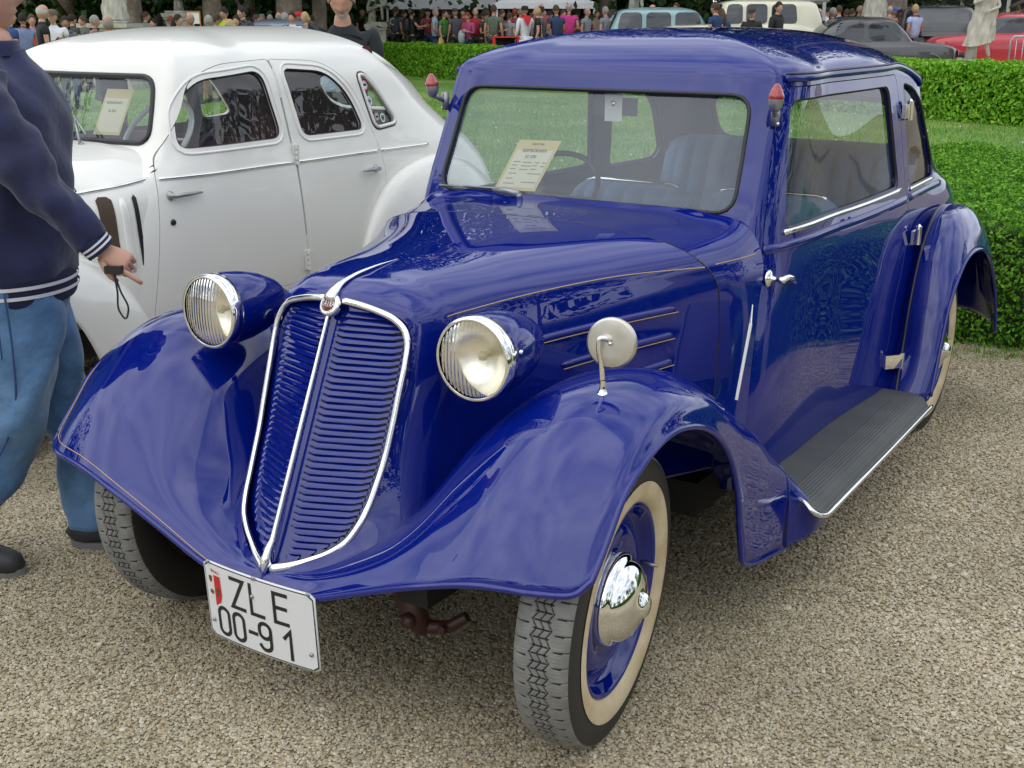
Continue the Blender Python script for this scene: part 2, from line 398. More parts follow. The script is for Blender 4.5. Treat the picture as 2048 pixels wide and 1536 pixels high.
# ---- bonnet (with radiator shell)
hood_rows = [
 [(0,.003,.955),(.07,.008,.952),(.14,.02,.940),(.190,.038,.912),(.208,.036,.86),(.206,.0,.765),(.2,-.068,.607),(.19,-.115,.510),(.165,-.177,.435),(.09,-.238,.388),(0,-.262,.362)],
 [(0,.014,.970),(.075,.018,.967),(.148,.032,.955),(.205,.05,.922),(.224,.055,.86),(.222,.02,.765),(.218,-.045,.605),(.214,-.095,.503),(.195,-.165,.425),(.11,-.24,.375),(0,-.272,.348)],
 [(0,.045,.984),(.083,.05,.981),(.16,.06,.967),(.220,.078,.927),(.238,.085,.86),(.240,.055,.765),(.243,-.01,.60),(.248,-.065,.490),(.245,-.135,.405),(.14,-.22,.36),(0,-.25,.34)],
 [(0,.14,1.0),(.09,.145,.997),(.180,.155,.980),(.240,.17,.935),(.258,.17,.86),(.262,.15,.76),(.27,.10,.60),(.285,.06,.50),(.33,.02,.43),(.3,-.02,.36),(0,-.05,.33)],
 [(0,.40,1.017),(.12,.40,1.013),(.23,.40,.993),(.303,.41,.950),(.325,.41,.87),(.333,.40,.76),(.34,.39,.6),(.35,.38,.48),(.38,.36,.40),(.3,.34,.34),(0,.3,.3)],
 [(0,.63,1.028),(.16,.63,1.024),(.31,.635,1.004),(.405,.645,.962),(.435,.66,.895),(.450,.67,.78),(.46,.66,.62),(.47,.64,.48),(.49,.62,.38),(.3,.6,.32),(0,.55,.3)],
 [(0,.86,1.037),(.2,.855,1.034),(.40,.845,1.018),(.525,.86,.978),(.572,.91,.915),(.585,.93,.8),(.59,.915,.65),(.60,.88,.48),(.61,.86,.38),(.4,.84,.32),(0,.8,.3)]]
HS = Surf(hood_rows, mirror=True)
hc = len(hood_rows[0])
vlim = HS.kv[HS.nc // 2 + 8]
bonnet = patch('bonnet', HS, (.012, .014), BLUE, car, flip=True, v=(-vlim, vlim))
lowshell = patch('radiator_shell_foot', HS, (.012, .014), BLUE, bonnet, flip=True, u=(0, HS.ku[3]), v=(vlim - .0005, HS.kv[-1])); 
patch('radiator_shell_foot', HS, (.012, .014), BLUE, bonnet, flip=True, u=(0, HS.ku[3]), v=(HS.kv[0], -vlim + .0005))
# ---- scuttle between bonnet and windscreen
r6 = [(a, b + .0045, c) for a, b, c in hood_rows[6][:9]]
cowl_rows = [r6,
 [(0,.97,1.040),(.2,.965,1.038),(.41,.955,1.026),(.545,.96,.985),(.594,1.0,.922),(.605,.985,.8),(.61,.945,.65),(.62,.915,.48),(.625,.9,.38)],
 [(0,1.085,1.044),(.2,1.085,1.043),(.42,1.08,1.035),(.568,1.07,1.0),(.607,1.07,.93),(.622,1.035,.8),(.63,.985,.65),(.643,.945,.48),(.65,.93,.38)],
 [(0,1.130,1.057),(.2,1.130,1.057),(.44,1.130,1.053),(.575,1.138,1.02),(.618,1.144,.935),(.634,1.094,.8),(.645,1.042,.65),(.655,.998,.48),(.66,.985,.38)]]
CW = Surf(cowl_rows, mirror=True)
patch('scuttle', CW, (.012, .014), BLUE, car, flip=True)
g = MB(); P = HS.grid(np.array([HS.ku[-1]]), np.linspace(-vlim, vlim, 160))[0]; g.tube([(p[0], p[1] + .002, p[2] - .0015) for p in P], .0026, 6, cap=False); g.build('bonnet_gap', GASKET, bonnet)
# ---- body shell
def crow(z, yf, wf, c4y, w17, w22, w28, yr):
    return [(0, yf, z), (.3, yf + .003, z), (wf - .055, yf + .005, z), (wf - .010, yf + .020, z), (wf + .004, c4y, z), (w17, 1.7, z), (w22, 2.2, z), (w28, 2.75, z),
            (w28 - .014, yr - .27, z), (w28 - .085, yr - .08, z), (.3, yr, z), (0, yr + .01, z)]
rows = [crow(.28, .96, .655, 1.01, .692, .720, .70, 3.44), crow(.5, .985, .652, 1.035, .685, .715, .70, 3.46), crow(.75, 1.055, .635, 1.105, .672, .701, .69, 3.45),
        crow(.93, 1.108, .614, 1.165, .664, .675, .655, 3.36), crow(.99, 1.12, .606, 1.175, .650, .660, .64, 3.32), crow(1.05, 1.135, .600, 1.19, .640, .650, .63, 3.28),
        crow(1.2, 1.20, .590, 1.255, .622, .630, .618, 3.19), crow(1.37, 1.272, .582, 1.325, .600, .608, .596, 3.08), crow(1.415, 1.289, .578, 1.345, .592, .60, .586, 3.05),
        crow(1.44, 1.298, .572, 1.355, .584, .592, .578, 3.02)]
edge = np.array(rows[-1]); cen = np.stack([0 * edge[:, 0], np.clip(edge[:, 1], 1.78, 2.45), 0 * edge[:, 2]], 1)
for r in (.972, .92, .83, .68, .5, .3, .12, .012):
    z = 1.44 + .122 * (1 - r ** 2.3) ** .72
    q = cen + (edge - cen) * r; q[:, 2] = z; rows.append([tuple(p) for p in q])
rows = np.array(rows)
def droop(P):
    P = P.copy(); P[..., 2] -= (.20 + .27 * np.clip(np.abs(P[..., 0]) / .6, 0, 1) ** 2) * np.clip(P[..., 1] - 2.35, 0, 1) ** 2 * np.clip((P[..., 2] - .95) / .4, 0, 1)
    return P
BS = Surf(droop(rows), mirror=True)
doorp = round_poly([(1.302,1.402),(1.150,.944),(1.003,.495),(.988,.30),(2.16,.30),(2.30,.42),(2.40,.62),(2.45,.95),(2.37,1.402)], [.03,.05,.05,.02,.02,.1,.1,.1,.03])
dwin = round_poly([(1.345,1.366),(2.27,1.366),(2.35,1.005),(1.268,1.0)], [.05,.045,.05,.04])
qwin = round_poly([(2.455,1.372),(2.62,1.347),(2.80,1.26),(2.935,1.03),(2.90,.985),(2.505,.985)], [.04,.07,.09,.06,.04,.04])
wsp = round_poly([(-.505,1.378),(.505,1.378),(.525,1.052),(-.525,1.052)], .062, 8)
rwp = round_poly([(-.40,1.27),(.40,1.27),(.40,1.07),(-.40,1.07)], .06)
side = lambda P: (np.abs(P[:, 0]) > .565) & (P[:, 1] > .9)
front = lambda P: P[:, 1] < 1.45
rear = lambda P: P[:, 1] > 2.75
body = patch('body', BS, (.0125, .0135), BLUE, car, regions=[(YZ, resample(doorp, .008), side), (YZ, resample(qwin, .008), side), (XZ, resample(wsp, .008), front), (XZ, resample(rwp, .008), rear)], lip=.022, flip=True)
def on_surf(S, poly, ax, test, off=0.0, n=None):
    """lift a 2-D polyline onto the surface"""
    U, V = S.span(.02, .02); P = S.grid(U, V); UU, VV = np.meshgrid(U, V, indexing='ij'); Q = P.reshape(-1, 3); t = test(Q); Q = Q[t]; uu0 = UU.ravel()[t]; vv0 = VV.ravel()[t]
    poly = np.array(poly); D = ((Q[None][:, :, ax] - poly[:, None]) ** 2).sum(2); i = D.argmin(1); uu = uu0[i].copy(); vv = vv0[i].copy(); h = 1e-4
    for it in range(8):
        p = S.at(uu, vv)[:, ax]; pu = (S.at(uu + h, vv)[:, ax] - S.at(uu - h, vv)[:, ax]) / (2 * h); pv = (S.at(uu, vv + h)[:, ax] - S.at(uu, vv - h)[:, ax]) / (2 * h)
        e = poly - p; det = pu[:, 0] * pv[:, 1] - pu[:, 1] * pv[:, 0]; det = np.where(np.abs(det) < 1e-6, 1e9, det)
        uu += np.clip((e[:, 0] * pv[:, 1] - e[:, 1] * pv[:, 0]) / det, -.02, .02); vv += np.clip((pu[:, 0] * e[:, 1] - pu[:, 1] * e[:, 0]) / det, -.02, .02)
    P = S.at(uu, vv); N = np.cross(S.at(uu + h, vv) - S.at(uu - h, vv), S.at(uu, vv + h) - S.at(uu, vv - h)); N /= np.linalg.norm(N, axis=1)[:, None]
    ref = np.array((0, 2.1, .75)) if S is BS else np.array((0, .7, .6)); sg = np.sign(((P - ref) * N).sum(1)); sg = 1 if sg.sum() >= 0 else -1; N = N * sg
    return P + N * off, N
lside = lambda P: (P[:, 0] > .565) & (P[:, 1] > .9)
# door (left built, right mirrored)
door = patch('door', BS, (.0125, .0135), BLUE, car, keep=[(YZ, resample(offset_poly(doorp, -.003), .008), lside)], regions=[(YZ, resample(dwin, .008), lside)], lip=.02, flip=True)
P, N = on_surf(BS, resample(dwin, .03), YZ, lside, -.008); MB().tube(P, .0065, 6, closed=True).build('window_gasket', GASKET, door)
dg = patch('window_pane', BS, (.05, .05), GLASS, door, keep=[(YZ, resample(offset_poly(dwin, .004), .02), lside)], flip=True, off=-.016)
P, N = on_surf(BS, [(y, .992) for y in np.linspace(1.262, 2.36, 30)], YZ, lside, .002); MB().tube(P, .0055, 8, flat=1.6).build('chrome_sill', CHROME, door)
def belt(y0, y1, n, parent, name='belt_moulding'):
    P, N = on_surf(BS, [(y, .952) for y in np.linspace(y0, y1, n)], YZ, lside, -.002); return MB().tube(P, .010, 8, flat=1.5).build(name, BLUE, parent)
belt(1.16, 2.435, 40, door)
# handle
hx = on_surf(BS, [(1.165, .872)], YZ, lside)[0][0]
hd = MB(); M = frame(hx, (1, 0, 0)); hd.lathe([(0.026, 0), (.026, .004), (.020, .007), (.014, .009), (.009, .012), (.008, .03), (0.011, .034), (.011, .046), (.008, .052), (0, .054)], M, 20)
hd.tube([Vector(hx) + Vector((.041, -.004, 0)), Vector(hx) + Vector((.045, .04, .002)), Vector(hx) + Vector((.042, .085, -.010)), Vector(hx) + Vector((.036, .125, -.028))], [.010, .009, .0095, .006], 10)
hd.build('door_handle', CHROME, door)
for hy, hz in ((2.455, 1.27), (2.468, .815)):
    q = on_surf(BS, [(hy, hz)], YZ, lside)[0][0]; h = MB(); q = Vector(q)
    h.box(q + Vector((.016, -.03, 0)), (.012, .075, .05)); h.tube([q + Vector((.018, .005, -.034)), q + Vector((.018, .005, .034))], .012, 12); h.tube([q + Vector((.018, .005, .034)), q + Vector((.018, .005, .042))], [.009, .003], 8)
    h.build('door_hinge', CHROME, door, sharp=40)
h = MB(); h.box((.735, 2.19, .395), (.010, .085, .050), Matrix.Rotation(R(-38), 3, 'Z')); h.tube([(.755, 2.225, .365), (.755, 2.225, .425)], .012, 12); h.build('door_hinge', CHROME, door, sharp=40)
mirror_obj(door, car)
# quarter windows
qg = patch('quarter_window', BS, (.05, .05), GLASS, car, keep=[(YZ, resample(offset_poly(qwin, .004), .02), lside)], flip=True, off=-.016)
P, N = on_surf(BS, resample(qwin, .03), YZ, lside, -.006); MB().tube(P, .0065, 6, closed=True).build('window_gasket', GASKET, qg)
P, N = on_surf(BS, [(y, .980) for y in np.linspace(2.50, 2.87, 16)], YZ, lside, .003); MB().tube(P, .005, 8, flat=1.6).build('chrome_sill', CHROME, qg)
mirror_obj(qg, car)
b2 = belt(2.46, 2.98, 14, body); mirror_obj(b2, body)
# windscreen
ws = patch('windscreen', BS, (.05, .05), WSGLASS, car, keep=[(XZ, resample(offset_poly(wsp, .004), .02), front)], flip=True, off=-.012)
P, N = on_surf(BS, resample(wsp, .02), XZ, front, -.003); MB().tube(P, .0085, 8, closed=True, flat=.8).build('windscreen_rubber', GASKET, ws)
rw = patch('rear_window', BS, (.05, .05), GLASS, car, keep=[(XZ, resample(offset_poly(rwp, .004), .02), rear)], flip=True, off=-.012)
P, N = on_surf(BS, resample(rwp, .03), XZ, rear, -.003); MB().tube(P, .008, 6, closed=True).build('window_gasket', GASKET, rw)
# drip rail along roof edge
yy = np.concatenate([np.linspace(1.335, 2.5, 30), np.linspace(2.53, 2.86, 12)])
zz = np.where(yy < 2.35, 1.424, 1.424 - .45 * np.clip(yy - 2.35, 0, 1) ** 2)
P, N = on_surf(BS, np.stack([yy, zz], 1), YZ, lside, .006)
P = [tuple(p) for p in P] + [(P[-1][0] + .003, 2.90, 1.25), (P[-1][0] + .002, 2.915, 1.20)]
dr = MB().tube(P, .0085, 8, flat=1.3).build('drip_rail', BLUE, car); mirror_obj(dr, car)
P2 = [(p[0] + .001, p[1], p[2] + .012) for p in P[:-2]]; d2 = MB().tube(P2, .004, 6).build('drip_seal', GASKET, dr)
# scuttle pinstripe and bonnet pinstripe, ribs
def surf_line(S, pts, off, n=40, test=None):
    """pts (y,z) polyline lifted to the left side of S"""
    return on_surf(S, curve_pts(pts, n), YZ, test or (lambda P: P[:, 0] > .12), off)
hside = lambda P: (P[:, 0] > .15) & (P[:, 2] < .985)
P, N = surf_line(HS, [(.13, .918), (.40, .932), (.66, .945), (.905, .944)], 0.0015, 40, hside); ps = MB().tube(P, .0014, 5).build('pinstripe', PIN, bonnet); mirror_obj(ps, bonnet)
P, N = surf_line(CW, [(.93, .945), (1.02, .947), (1.12, .950)], 0.0015, 10, lambda P: (P[:, 0] > .3) & (P[:, 2] < .985)); ps = MB().tube(P, .0014, 5).build('pinstripe', PIN, car); mirror_obj(ps, car)
for a, b in (((.34, .812), (.80, .842)), ((.46, .738), (.79, .770)), ((.57, .668), (.785, .697))):
    P, N = surf_line(HS, [a, ((a[0] + b[0]) / 2, (a[1] + b[1]) / 2), b], .0, 24, hside); n = len(P)
    rb = MB().tube(P, [.0105 * min(1, .45 + i, .45 + (n - 1 - i)) for i in range(n)], 10).build('bonnet_rib', BLUE, bonnet)
    MB().tube([(p[0] + .008, p[1], p[2] - .010) for p in P], .0014, 5).build('pinstripe', PIN, bonnet)
    mirror_obj(bpy.context.scene.objects[bonnet.children[-1].name], bonnet) if False else None
    mirror_obj(rb, bonnet)
# ---- grille
gr = MB(); n = 26
def outline_x(z):
    zs = [.362, .372, .388, .41, .435, .47, .510, .56, .607, .69, .765, .86, .900, .925]; xs = [0, .045, .09, .132, .165, .182, .190, .197, .200, .204, .206, .208, .199, .172]
    return float(np.interp(z, zs, xs))
def ypan(x, z): return yc(z) + abs(x) * slope(z) + .012
V = []; F = []; zs = np.linspace(.366, .945, 60); xs_ = np.linspace(-1, 1, 21)
for z in zs:
    for t in xs_: x = t * max(outline_x(z) + .004, .003) if z < .92 else t * .19; V.append((x, ypan(x, z) + .004, z))
for i in range(len(zs) - 1):
    for j in range(20): a = i * 21 + j; F.append((a, a + 1, a + 22, a + 21))
grille = link('grille', mesh_np('grille', np.array(V), F), BLUE, car)
nl = 38
for sgn in (1, -1):
    for i in range(nl):
        z1 = .928 - i * (.928 - .392) / (nl - 1); z0 = z1 - .0125
        xa = .016 + .012 * (z1 < .45); xb = outline_x(z0 + .004) - .020
        if xb - xa < .02: continue
        V = []; F = []; m = 9
        for k in range(m):
            t = k / (m - 1); x = xa + (xb - xa) * t; e = min(1, t * 7, (1 - t) * 7) ** .6
            jit = .0006 * math.sin(i * 2.3 + k * .9)
            for (dz, dy) in ((0, 0.001), (-.0035, -.0030), (-.0075, -.0058), (-.0112, -.0075), (-.0116, -.0010)):
                V.append((sgn * x, ypan(x, z1 + dz) + (dy + jit) * e - .0008, z1 + dz * (.55 + .45 * e)))
        for k in range(m - 1):
            for j in range(4): a = k * 5 + j; f = (a, a + 5, a + 6, a + 1); F.append(f if sgn < 0 else f[::-1])
        me = mesh_np('louvre', np.array(V), F); me.materials.append(BLUE); o = link('louvre', me, None, grille); me.set_sharp_from_angle(angle=R(50))
        # the dark slot under each louvre
        V = [(sgn * x, ypan(x, z1 - .0135) + .0014, z1 - .0135 + q) for x in (xa + .004, xb - .004) for q in (-.0012, .0040)]
        gm = mesh_np('slot', np.array(V), [(0, 1, 3, 2)]); gm.materials.append(BLACK); link('slot', gm, None, grille, smooth=False)
# chrome surround: flattened band following the shield
def frame_pts(sg):
    zs = [.366, .374, .390, .41, .435, .47, .510, .56, .607, .69, .765, .83, .875, .903, .924, .938, .948, .954]
    xs = [.012, .050, .093, .134, .164, .181, .190, .196, .200, .204, .206, .208, .204, .190, .165, .125, .08, .03]
    return [(sg * x, ypan(x, z) - .016 - .008 * min(1, max(0, (.52 - z) / .08)) if z < .9 else ypan(x, z) - .016 - (z - .9) * .35 * (x / .2) + (.0 if z < .94 else -.002), z) for x, z in zip(xs, zs)]
for sg in (1, -1):
    P = curve_pts(frame_pts(sg), 90)
    wd = [.0085 + .0035 * math.exp(-((i) / 7.) ** 2) for i in range(90)]
    MB().tube(P, wd, 10, flat=.75, upv=(0, -1, .4)).build('grille_surround', CHROME, grille)
P = [(0, yc(z) - .008 - .006 * (z < .42), z) for z in np.linspace(.925, .350, 40)]
wd = [.0055 + .0035 * (i / 39) + (.012 * math.exp(-((39 - i) / 3.5) ** 2)) for i in range(40)]; wd[-1] = .004; wd[-2] = .010
MB().tube(P, wd, 10, flat=.8).build('centre_bar', CHROME, grille)
P = curve_pts([(0, -.012, .955), (0, .02, .981), (0, .08, .999), (0, .15, 1.007), (0, .255, 1.011)], 30)
MB().tube(P, [max(.0012, .010 * math.exp(-((i - 0) / 5.) ** 2) + .0068 * (1 - i / 29) ** .7) for i in range(30)], 10, flat=.8).build('bonnet_spear', CHROME, bonnet)
bz = (0, -.85, .53); M = frame((0, -.012, .945), bz)
bd = MB(); bd.lathe([(.0285, -.012), (.0285, 0), (.024, .004), (.0215, .0035)], M, 32); badge = bd.build('badge', CHROME, car)
MB().lathe([(.0213, .0022), (.0213, .0042), (0.0, .0048)], M, 32).build('badge_field', mat('badge_red_brown', (.12, .02, .015), rough=.3, coat=.5), badge)
MB().lathe([(.0219, .003), (.0219, .0052), (.0198, .0055), (.0195, .0042)], M, 32).build('badge_ring', CHROME, badge)
Mt = frame((0, -.012, .945), bz, (1, 0, 0)); Mt = Mt @ Matrix.Translation((0, 0, .0048))
for k, (ch, sy) in enumerate(zip('TATRA', (.72, .95, 1.08, .95, .72))):
    text_mesh('badge_letter', ch, .021 * sy * 1.3, Mt @ Matrix.Translation(((k - 2) * .0080, 0, 0)), mat('badge_enamel', (.75, .72, .66), rough=.3), badge, sx=.46 / sy, depth=.0004)
# ---- front fender (left) with its half of the apron, then mirrored
FR = [
 [(0,-.306,.328),(.17,-.306,.348),(.33,-.305,.408),(.48,-.305,.463),(.62,-.293,.498),(.73,-.272,.503),(.795,-.235,.500),(.825,-.196,.523)],
 [(0,-.294,.337),(.17,-.290,.358),(.32,-.284,.420),(.475,-.28,.485),(.61,-.270,.532),(.72,-.250,.542),(.79,-.212,.535),(.826,-.172,.550)],
 [(0,-.278,.352),(.16,-.262,.378),(.31,-.25,.445),(.46,-.225,.538),(.60,-.215,.602),(.71,-.195,.618),(.79,-.158,.602),(.826,-.135,.590)],
 [(0,-.2,.36),(.18,-.16,.40),(.30,-.14,.48),(.44,-.125,.610),(.58,-.115,.690),(.69,-.10,.710),(.785,-.085,.68),(.826,-.075,.656)],
 [(0,-.05,.34),(.22,-.02,.42),(.30,.01,.53),(.42,.02,.685),(.56,.03,.775),(.68,.03,.790),(.785,.03,.755),(.826,.03,.712)],
 [(.05,.15,.34),(.27,.18,.44),(.335,.2,.56),(.43,.2,.71),(.55,.2,.80),(.68,.2,.818),(.787,.19,.785),(.826,.17,.733)],
 [(.1,.4,.34),(.33,.4,.46),(.38,.4,.57),(.45,.4,.68),(.56,.4,.765),(.68,.4,.785),(.787,.385,.745),(.826,.35,.680)],
 [(.2,.6,.34),(.40,.6,.43),(.44,.6,.49),(.50,.6,.58),(.585,.6,.662),(.690,.595,.690),(.788,.555,.645),(.826,.485,.565)],
 [(.3,.75,.3),(.42,.75,.35),(.47,.74,.42),(.53,.73,.50),(.61,.72,.582),(.70,.70,.612),(.790,.66,.572),(.826,.545,.44)],
 [(.3,.86,.25),(.45,.85,.3),(.51,.84,.36),(.57,.82,.44),(.64,.81,.512),(.71,.795,.540),(.792,.765,.505),(.828,.572,.31)],
 [(.3,.93,.2),(.5,.93,.25),(.56,.92,.31),(.62,.90,.385),(.675,.885,.446),(.73,.87,.468),(.797,.85,.430),(.826,.62,.235)],
 [(.3,1.0,.15),(.5,1.0,.2),(.60,1.0,.27),(.65,.98,.335),(.70,.965,.384),(.745,.958,.398),(.803,.945,.366),(.822,.92,.165)]]
FS = Surf(FR)
fender = sheet('front_fender', FS, (.016, .016), BLUE, car, thick=.004, flip=False)
lip = FS.at(np.linspace(FS.ku[0], FS.ku[-1], 110), np.full(110, FS.kv[-1]))
lipA = FS.at(np.full(60, FS.ku[0]), np.linspace(FS.kv[0], FS.kv[-1], 60))
edgeL = np.concatenate([lipA[:-1], lip])
MB().tube([(p[0], p[1], p[2]) for p in edgeL], .0075, 8).build('fender_beading', BLUE, fender)
vv = FS.kv[-1] - .022; uu = np.linspace(FS.ku[0] + .018, FS.ku[-4], 110)
pa = FS.at(np.full(60, FS.ku[0] + .018), np.linspace(FS.kv[0], vv, 60)); pb = FS.at(uu, np.full(110, vv))
def lift(S, us, vs, d):
    us = np.asarray(us, float); vs = np.asarray(vs, float); h = 1e-3; n = np.cross(S.at(us + h, vs) - S.at(us - h, vs), S.at(us, vs + h) - S.at(us, vs - h)); n /= np.linalg.norm(n, axis=1)[:, None] + 1e-9
    n *= np.sign(n[len(n) // 2].dot(np.array((.5, -.5, 1)))); return S.at(us, vs) + n * d
pl = np.concatenate([lift(FS, np.full(60, FS.ku[0] + .018), np.linspace(FS.kv[0] + .002, vv, 60), .0015), lift(FS, uu, np.full(110, vv), .0015)[1:]])
MB().tube(pl, .0013, 5).build('pinstripe', PIN, fender)
# tail piece under the running board's front corner
ext = Surf([[(.60,1.0,.27),(.70,.968,.380),(.745,.961,.394),(.803,.948,.362),(.822,.925,.163)],
            [(.66,1.1,.27),(.72,1.07,.336),(.77,1.03,.338),(.832,.975,.322),(.840,.972,.168)],
            [(.69,1.2,.27),(.73,1.15,.296),(.80,1.05,.292),(.872,.985,.286),(.868,1.02,.188)],
            [(.72,1.3,.26),(.76,1.25,.268),(.84,1.15,.262),(.885,1.06,.255),(.880,1.15,.208)]])
sheet('fender_tail', ext, (.014, .014), BLUE, fender, thick=.004)
jt = FS.at(np.full(24, FS.ku[-1]), np.linspace(FS.kv[3], FS.kv[-1], 24)); MB().tube([(p[0] + .001, p[1] + .001, p[2]) for p in jt], .0035, 6).build('fender_joint', GASKET, fender)
mirror_obj(fender, car)
# inner wheel wells and chassis
und = MB(); und.box((0, 1.75, .30), (1.20, 1.9, .10)); und.box((0, .45, .36), (.36, .8, .16)); und.box((.30, 1.0, .33), (.08, 2.2, .10)); und.box((-.30, 1.0, .33), (.08, 2.2, .10)); und.box((0, .92, .62), (1.05, .02, .62)); und.box((0, 2.9, .36), (1.2, .7, .16))
und.build('chassis', DARK, car, smooth=False)
ax_ = MB(); ax_.tube([(0, -.10, .27), (0, .16, .27)], .07, 16); ax_.tube([(-.62, .085, .32), (-.10, .06, .28)], .026, 12); ax_.tube([(.62, .085, .32), (.10, .06, .28)], .026, 12)
for k in range(4): ax_.tube(curve_pts([(-.58, .0, .40 + k * .012), (0, .0, .345 + k * .012), (.58, .0, .40 + k * .012)], 14), .007, 6, flat=.8)
ax_.tube(curve_pts([(.22, -.02, .33), (.25, -.05, .27), (.27, -.05, .215), (.275, -.03, .18)], 12), [.030, .034, .038, .040, .040, .038, .036, .038, .030, .028, .026, .02], 16); ax_.tube([(.14, -.06, .31), (.30, -.04, .295)], .022, 14)
ax_.tube([(.27, -.04, .19), (.34, -.02, .20), (.38, .0, .23)], [.018, .016, .014], 10); ax_.lathe([(.02, 0), (.02, .014), (.012, .022), (0, .024)], frame((.275, -.085, .23), (0, -1, 0)), 6); ax_.lathe([(.012, 0), (.012, .012), (0, .014)], frame((.34, -.04, .205), (0, -1, 0)), 6)
ax_.build('front_axle', RUST, car, sharp=50)
stt = MB(); stt.tube([(.56, .30, .26), (.30, .45, .30)], .02, 8); stt.tube([(.60, .06, .50), (.42, .10, .52)], .02, 8); stt.box((.45, .5, .38), (.10, .30, .05)); stt.tube([(.62, .02, .30), (.36, .62, .34)], .022, 8); stt.build('suspension_arm', mat('grimy_metal', (.06, .06, .055), rough=.7), car)
# ---- running boards
def yfront(x): return float(np.interp(x, [.66, .70, .75, .80, .85, .885, .905], [1.22, 1.18, 1.105, 1.025, .955, .945, 1.0]))
prof = [(.67, .300), (.70, .3015)] + [(.72 + .0035 * k, .302) for k in range(20)]
rbx = list(np.linspace(.665, .905, 72)); V = []; F = []; ny = 60
for i in range(ny):
    for x in rbx:
        y = yfront(x) + (2.15 - yfront(x)) * (i / (ny - 1)) ** 1.0
        z = .3015 - .042 * max(0, (x - .845) / .06) ** 2.2; s_ = np.interp(y, [1, 1.6, 2.2], [1.0, .992, .98])
        if x > .80: z += .0024 * math.cos((x - .80) / .0105 * 2 * math.pi)
        V.append((x * s_, y, z))
nx = len(rbx)
for i in range(ny - 1):
    for j in range(nx - 1): a = i * nx + j; F.append((a, a + 1, a + nx + 1, a + nx))
board = link('running_board', mesh_np('running_board', np.array(V), F), MATR, car)
b = MB(); b.box((.765, 1.65, .258), (.16, 1.04, .045)); b.build('board_support', BLUEIN, board, smooth=False)
tp = [(x, yfront(x) - .003, .3015 - .042 * max(0, (x - .845) / .06) ** 2.2) for x in (.69, .72, .75, .78, .81, .84, .865, .885)] + [(.900, .962, .268), (.909, 1.0, .257)] + [(np.interp(y, [1, 1.6, 2.2], [.911, .903, .892]), y, .257) for y in np.linspace(1.06, 2.17, 14)]
MB().tube(curve_pts(tp, 80), .0075, 10, flat=1.0).build('chrome_trim', CHROME, board)
mirror_obj(board, car)
# ---- rear fender
RF = [
 [(.655,2.21,.285),(.70,2.195,.285),(.765,2.155,.285),(.815,2.15,.285),(.862,2.175,.285),(.875,2.21,.28)],
 [(.655,2.31,.38),(.695,2.29,.40),(.748,2.255,.42),(.805,2.235,.43),(.862,2.25,.43),(.876,2.265,.42)],
 [(.655,2.43,.52),(.69,2.38,.56),(.742,2.325,.60),(.80,2.31,.615),(.862,2.325,.595),(.876,2.335,.575)],
 [(.655,2.54,.65),(.68,2.50,.70),(.732,2.435,.745),(.795,2.42,.755),(.860,2.43,.70),(.876,2.42,.662)],
 [(.645,2.70,.74),(.67,2.66,.79),(.717,2.60,.84),(.785,2.58,.85),(.855,2.57,.785),(.876,2.545,.73)],
 [(.62,2.90,.78),(.645,2.87,.83),(.69,2.83,.875),(.77,2.80,.880),(.85,2.76,.80),(.876,2.735,.738)],
 [(.57,3.12,.76),(.60,3.10,.80),(.66,3.08,.84),(.75,3.05,.85),(.845,2.98,.76),(.876,2.934,.676)],
 [(.5,3.30,.65),(.55,3.30,.70),(.63,3.28,.74),(.74,3.24,.74),(.845,3.14,.64),(.876,3.085,.556)],
 [(.45,3.42,.50),(.52,3.43,.55),(.62,3.41,.57),(.74,3.36,.56),(.845,3.24,.47),(.876,3.18,.43)],
 [(.45,3.47,.32),(.52,3.48,.33),(.62,3.47,.34),(.74,3.42,.34),(.845,3.30,.32),(.876,3.235,.30)]]
RS = Surf(RF); rfend = sheet('rear_fender', RS, (.016, .014), BLUE, car, thick=.004, flip=True)
MB().tube(RS.at(np.linspace(0, RS.ku[-1], 90), np.full(90, RS.kv[-1])), .007, 8).build('fender_beading', BLUE, rfend)
MB().tube(RS.at(np.linspace(0, RS.ku[6], 60), np.full(60, RS.kv[2] - .002)), .006, 8).build('fender_piping', GASKET, rfend)
mirror_obj(rfend, car)
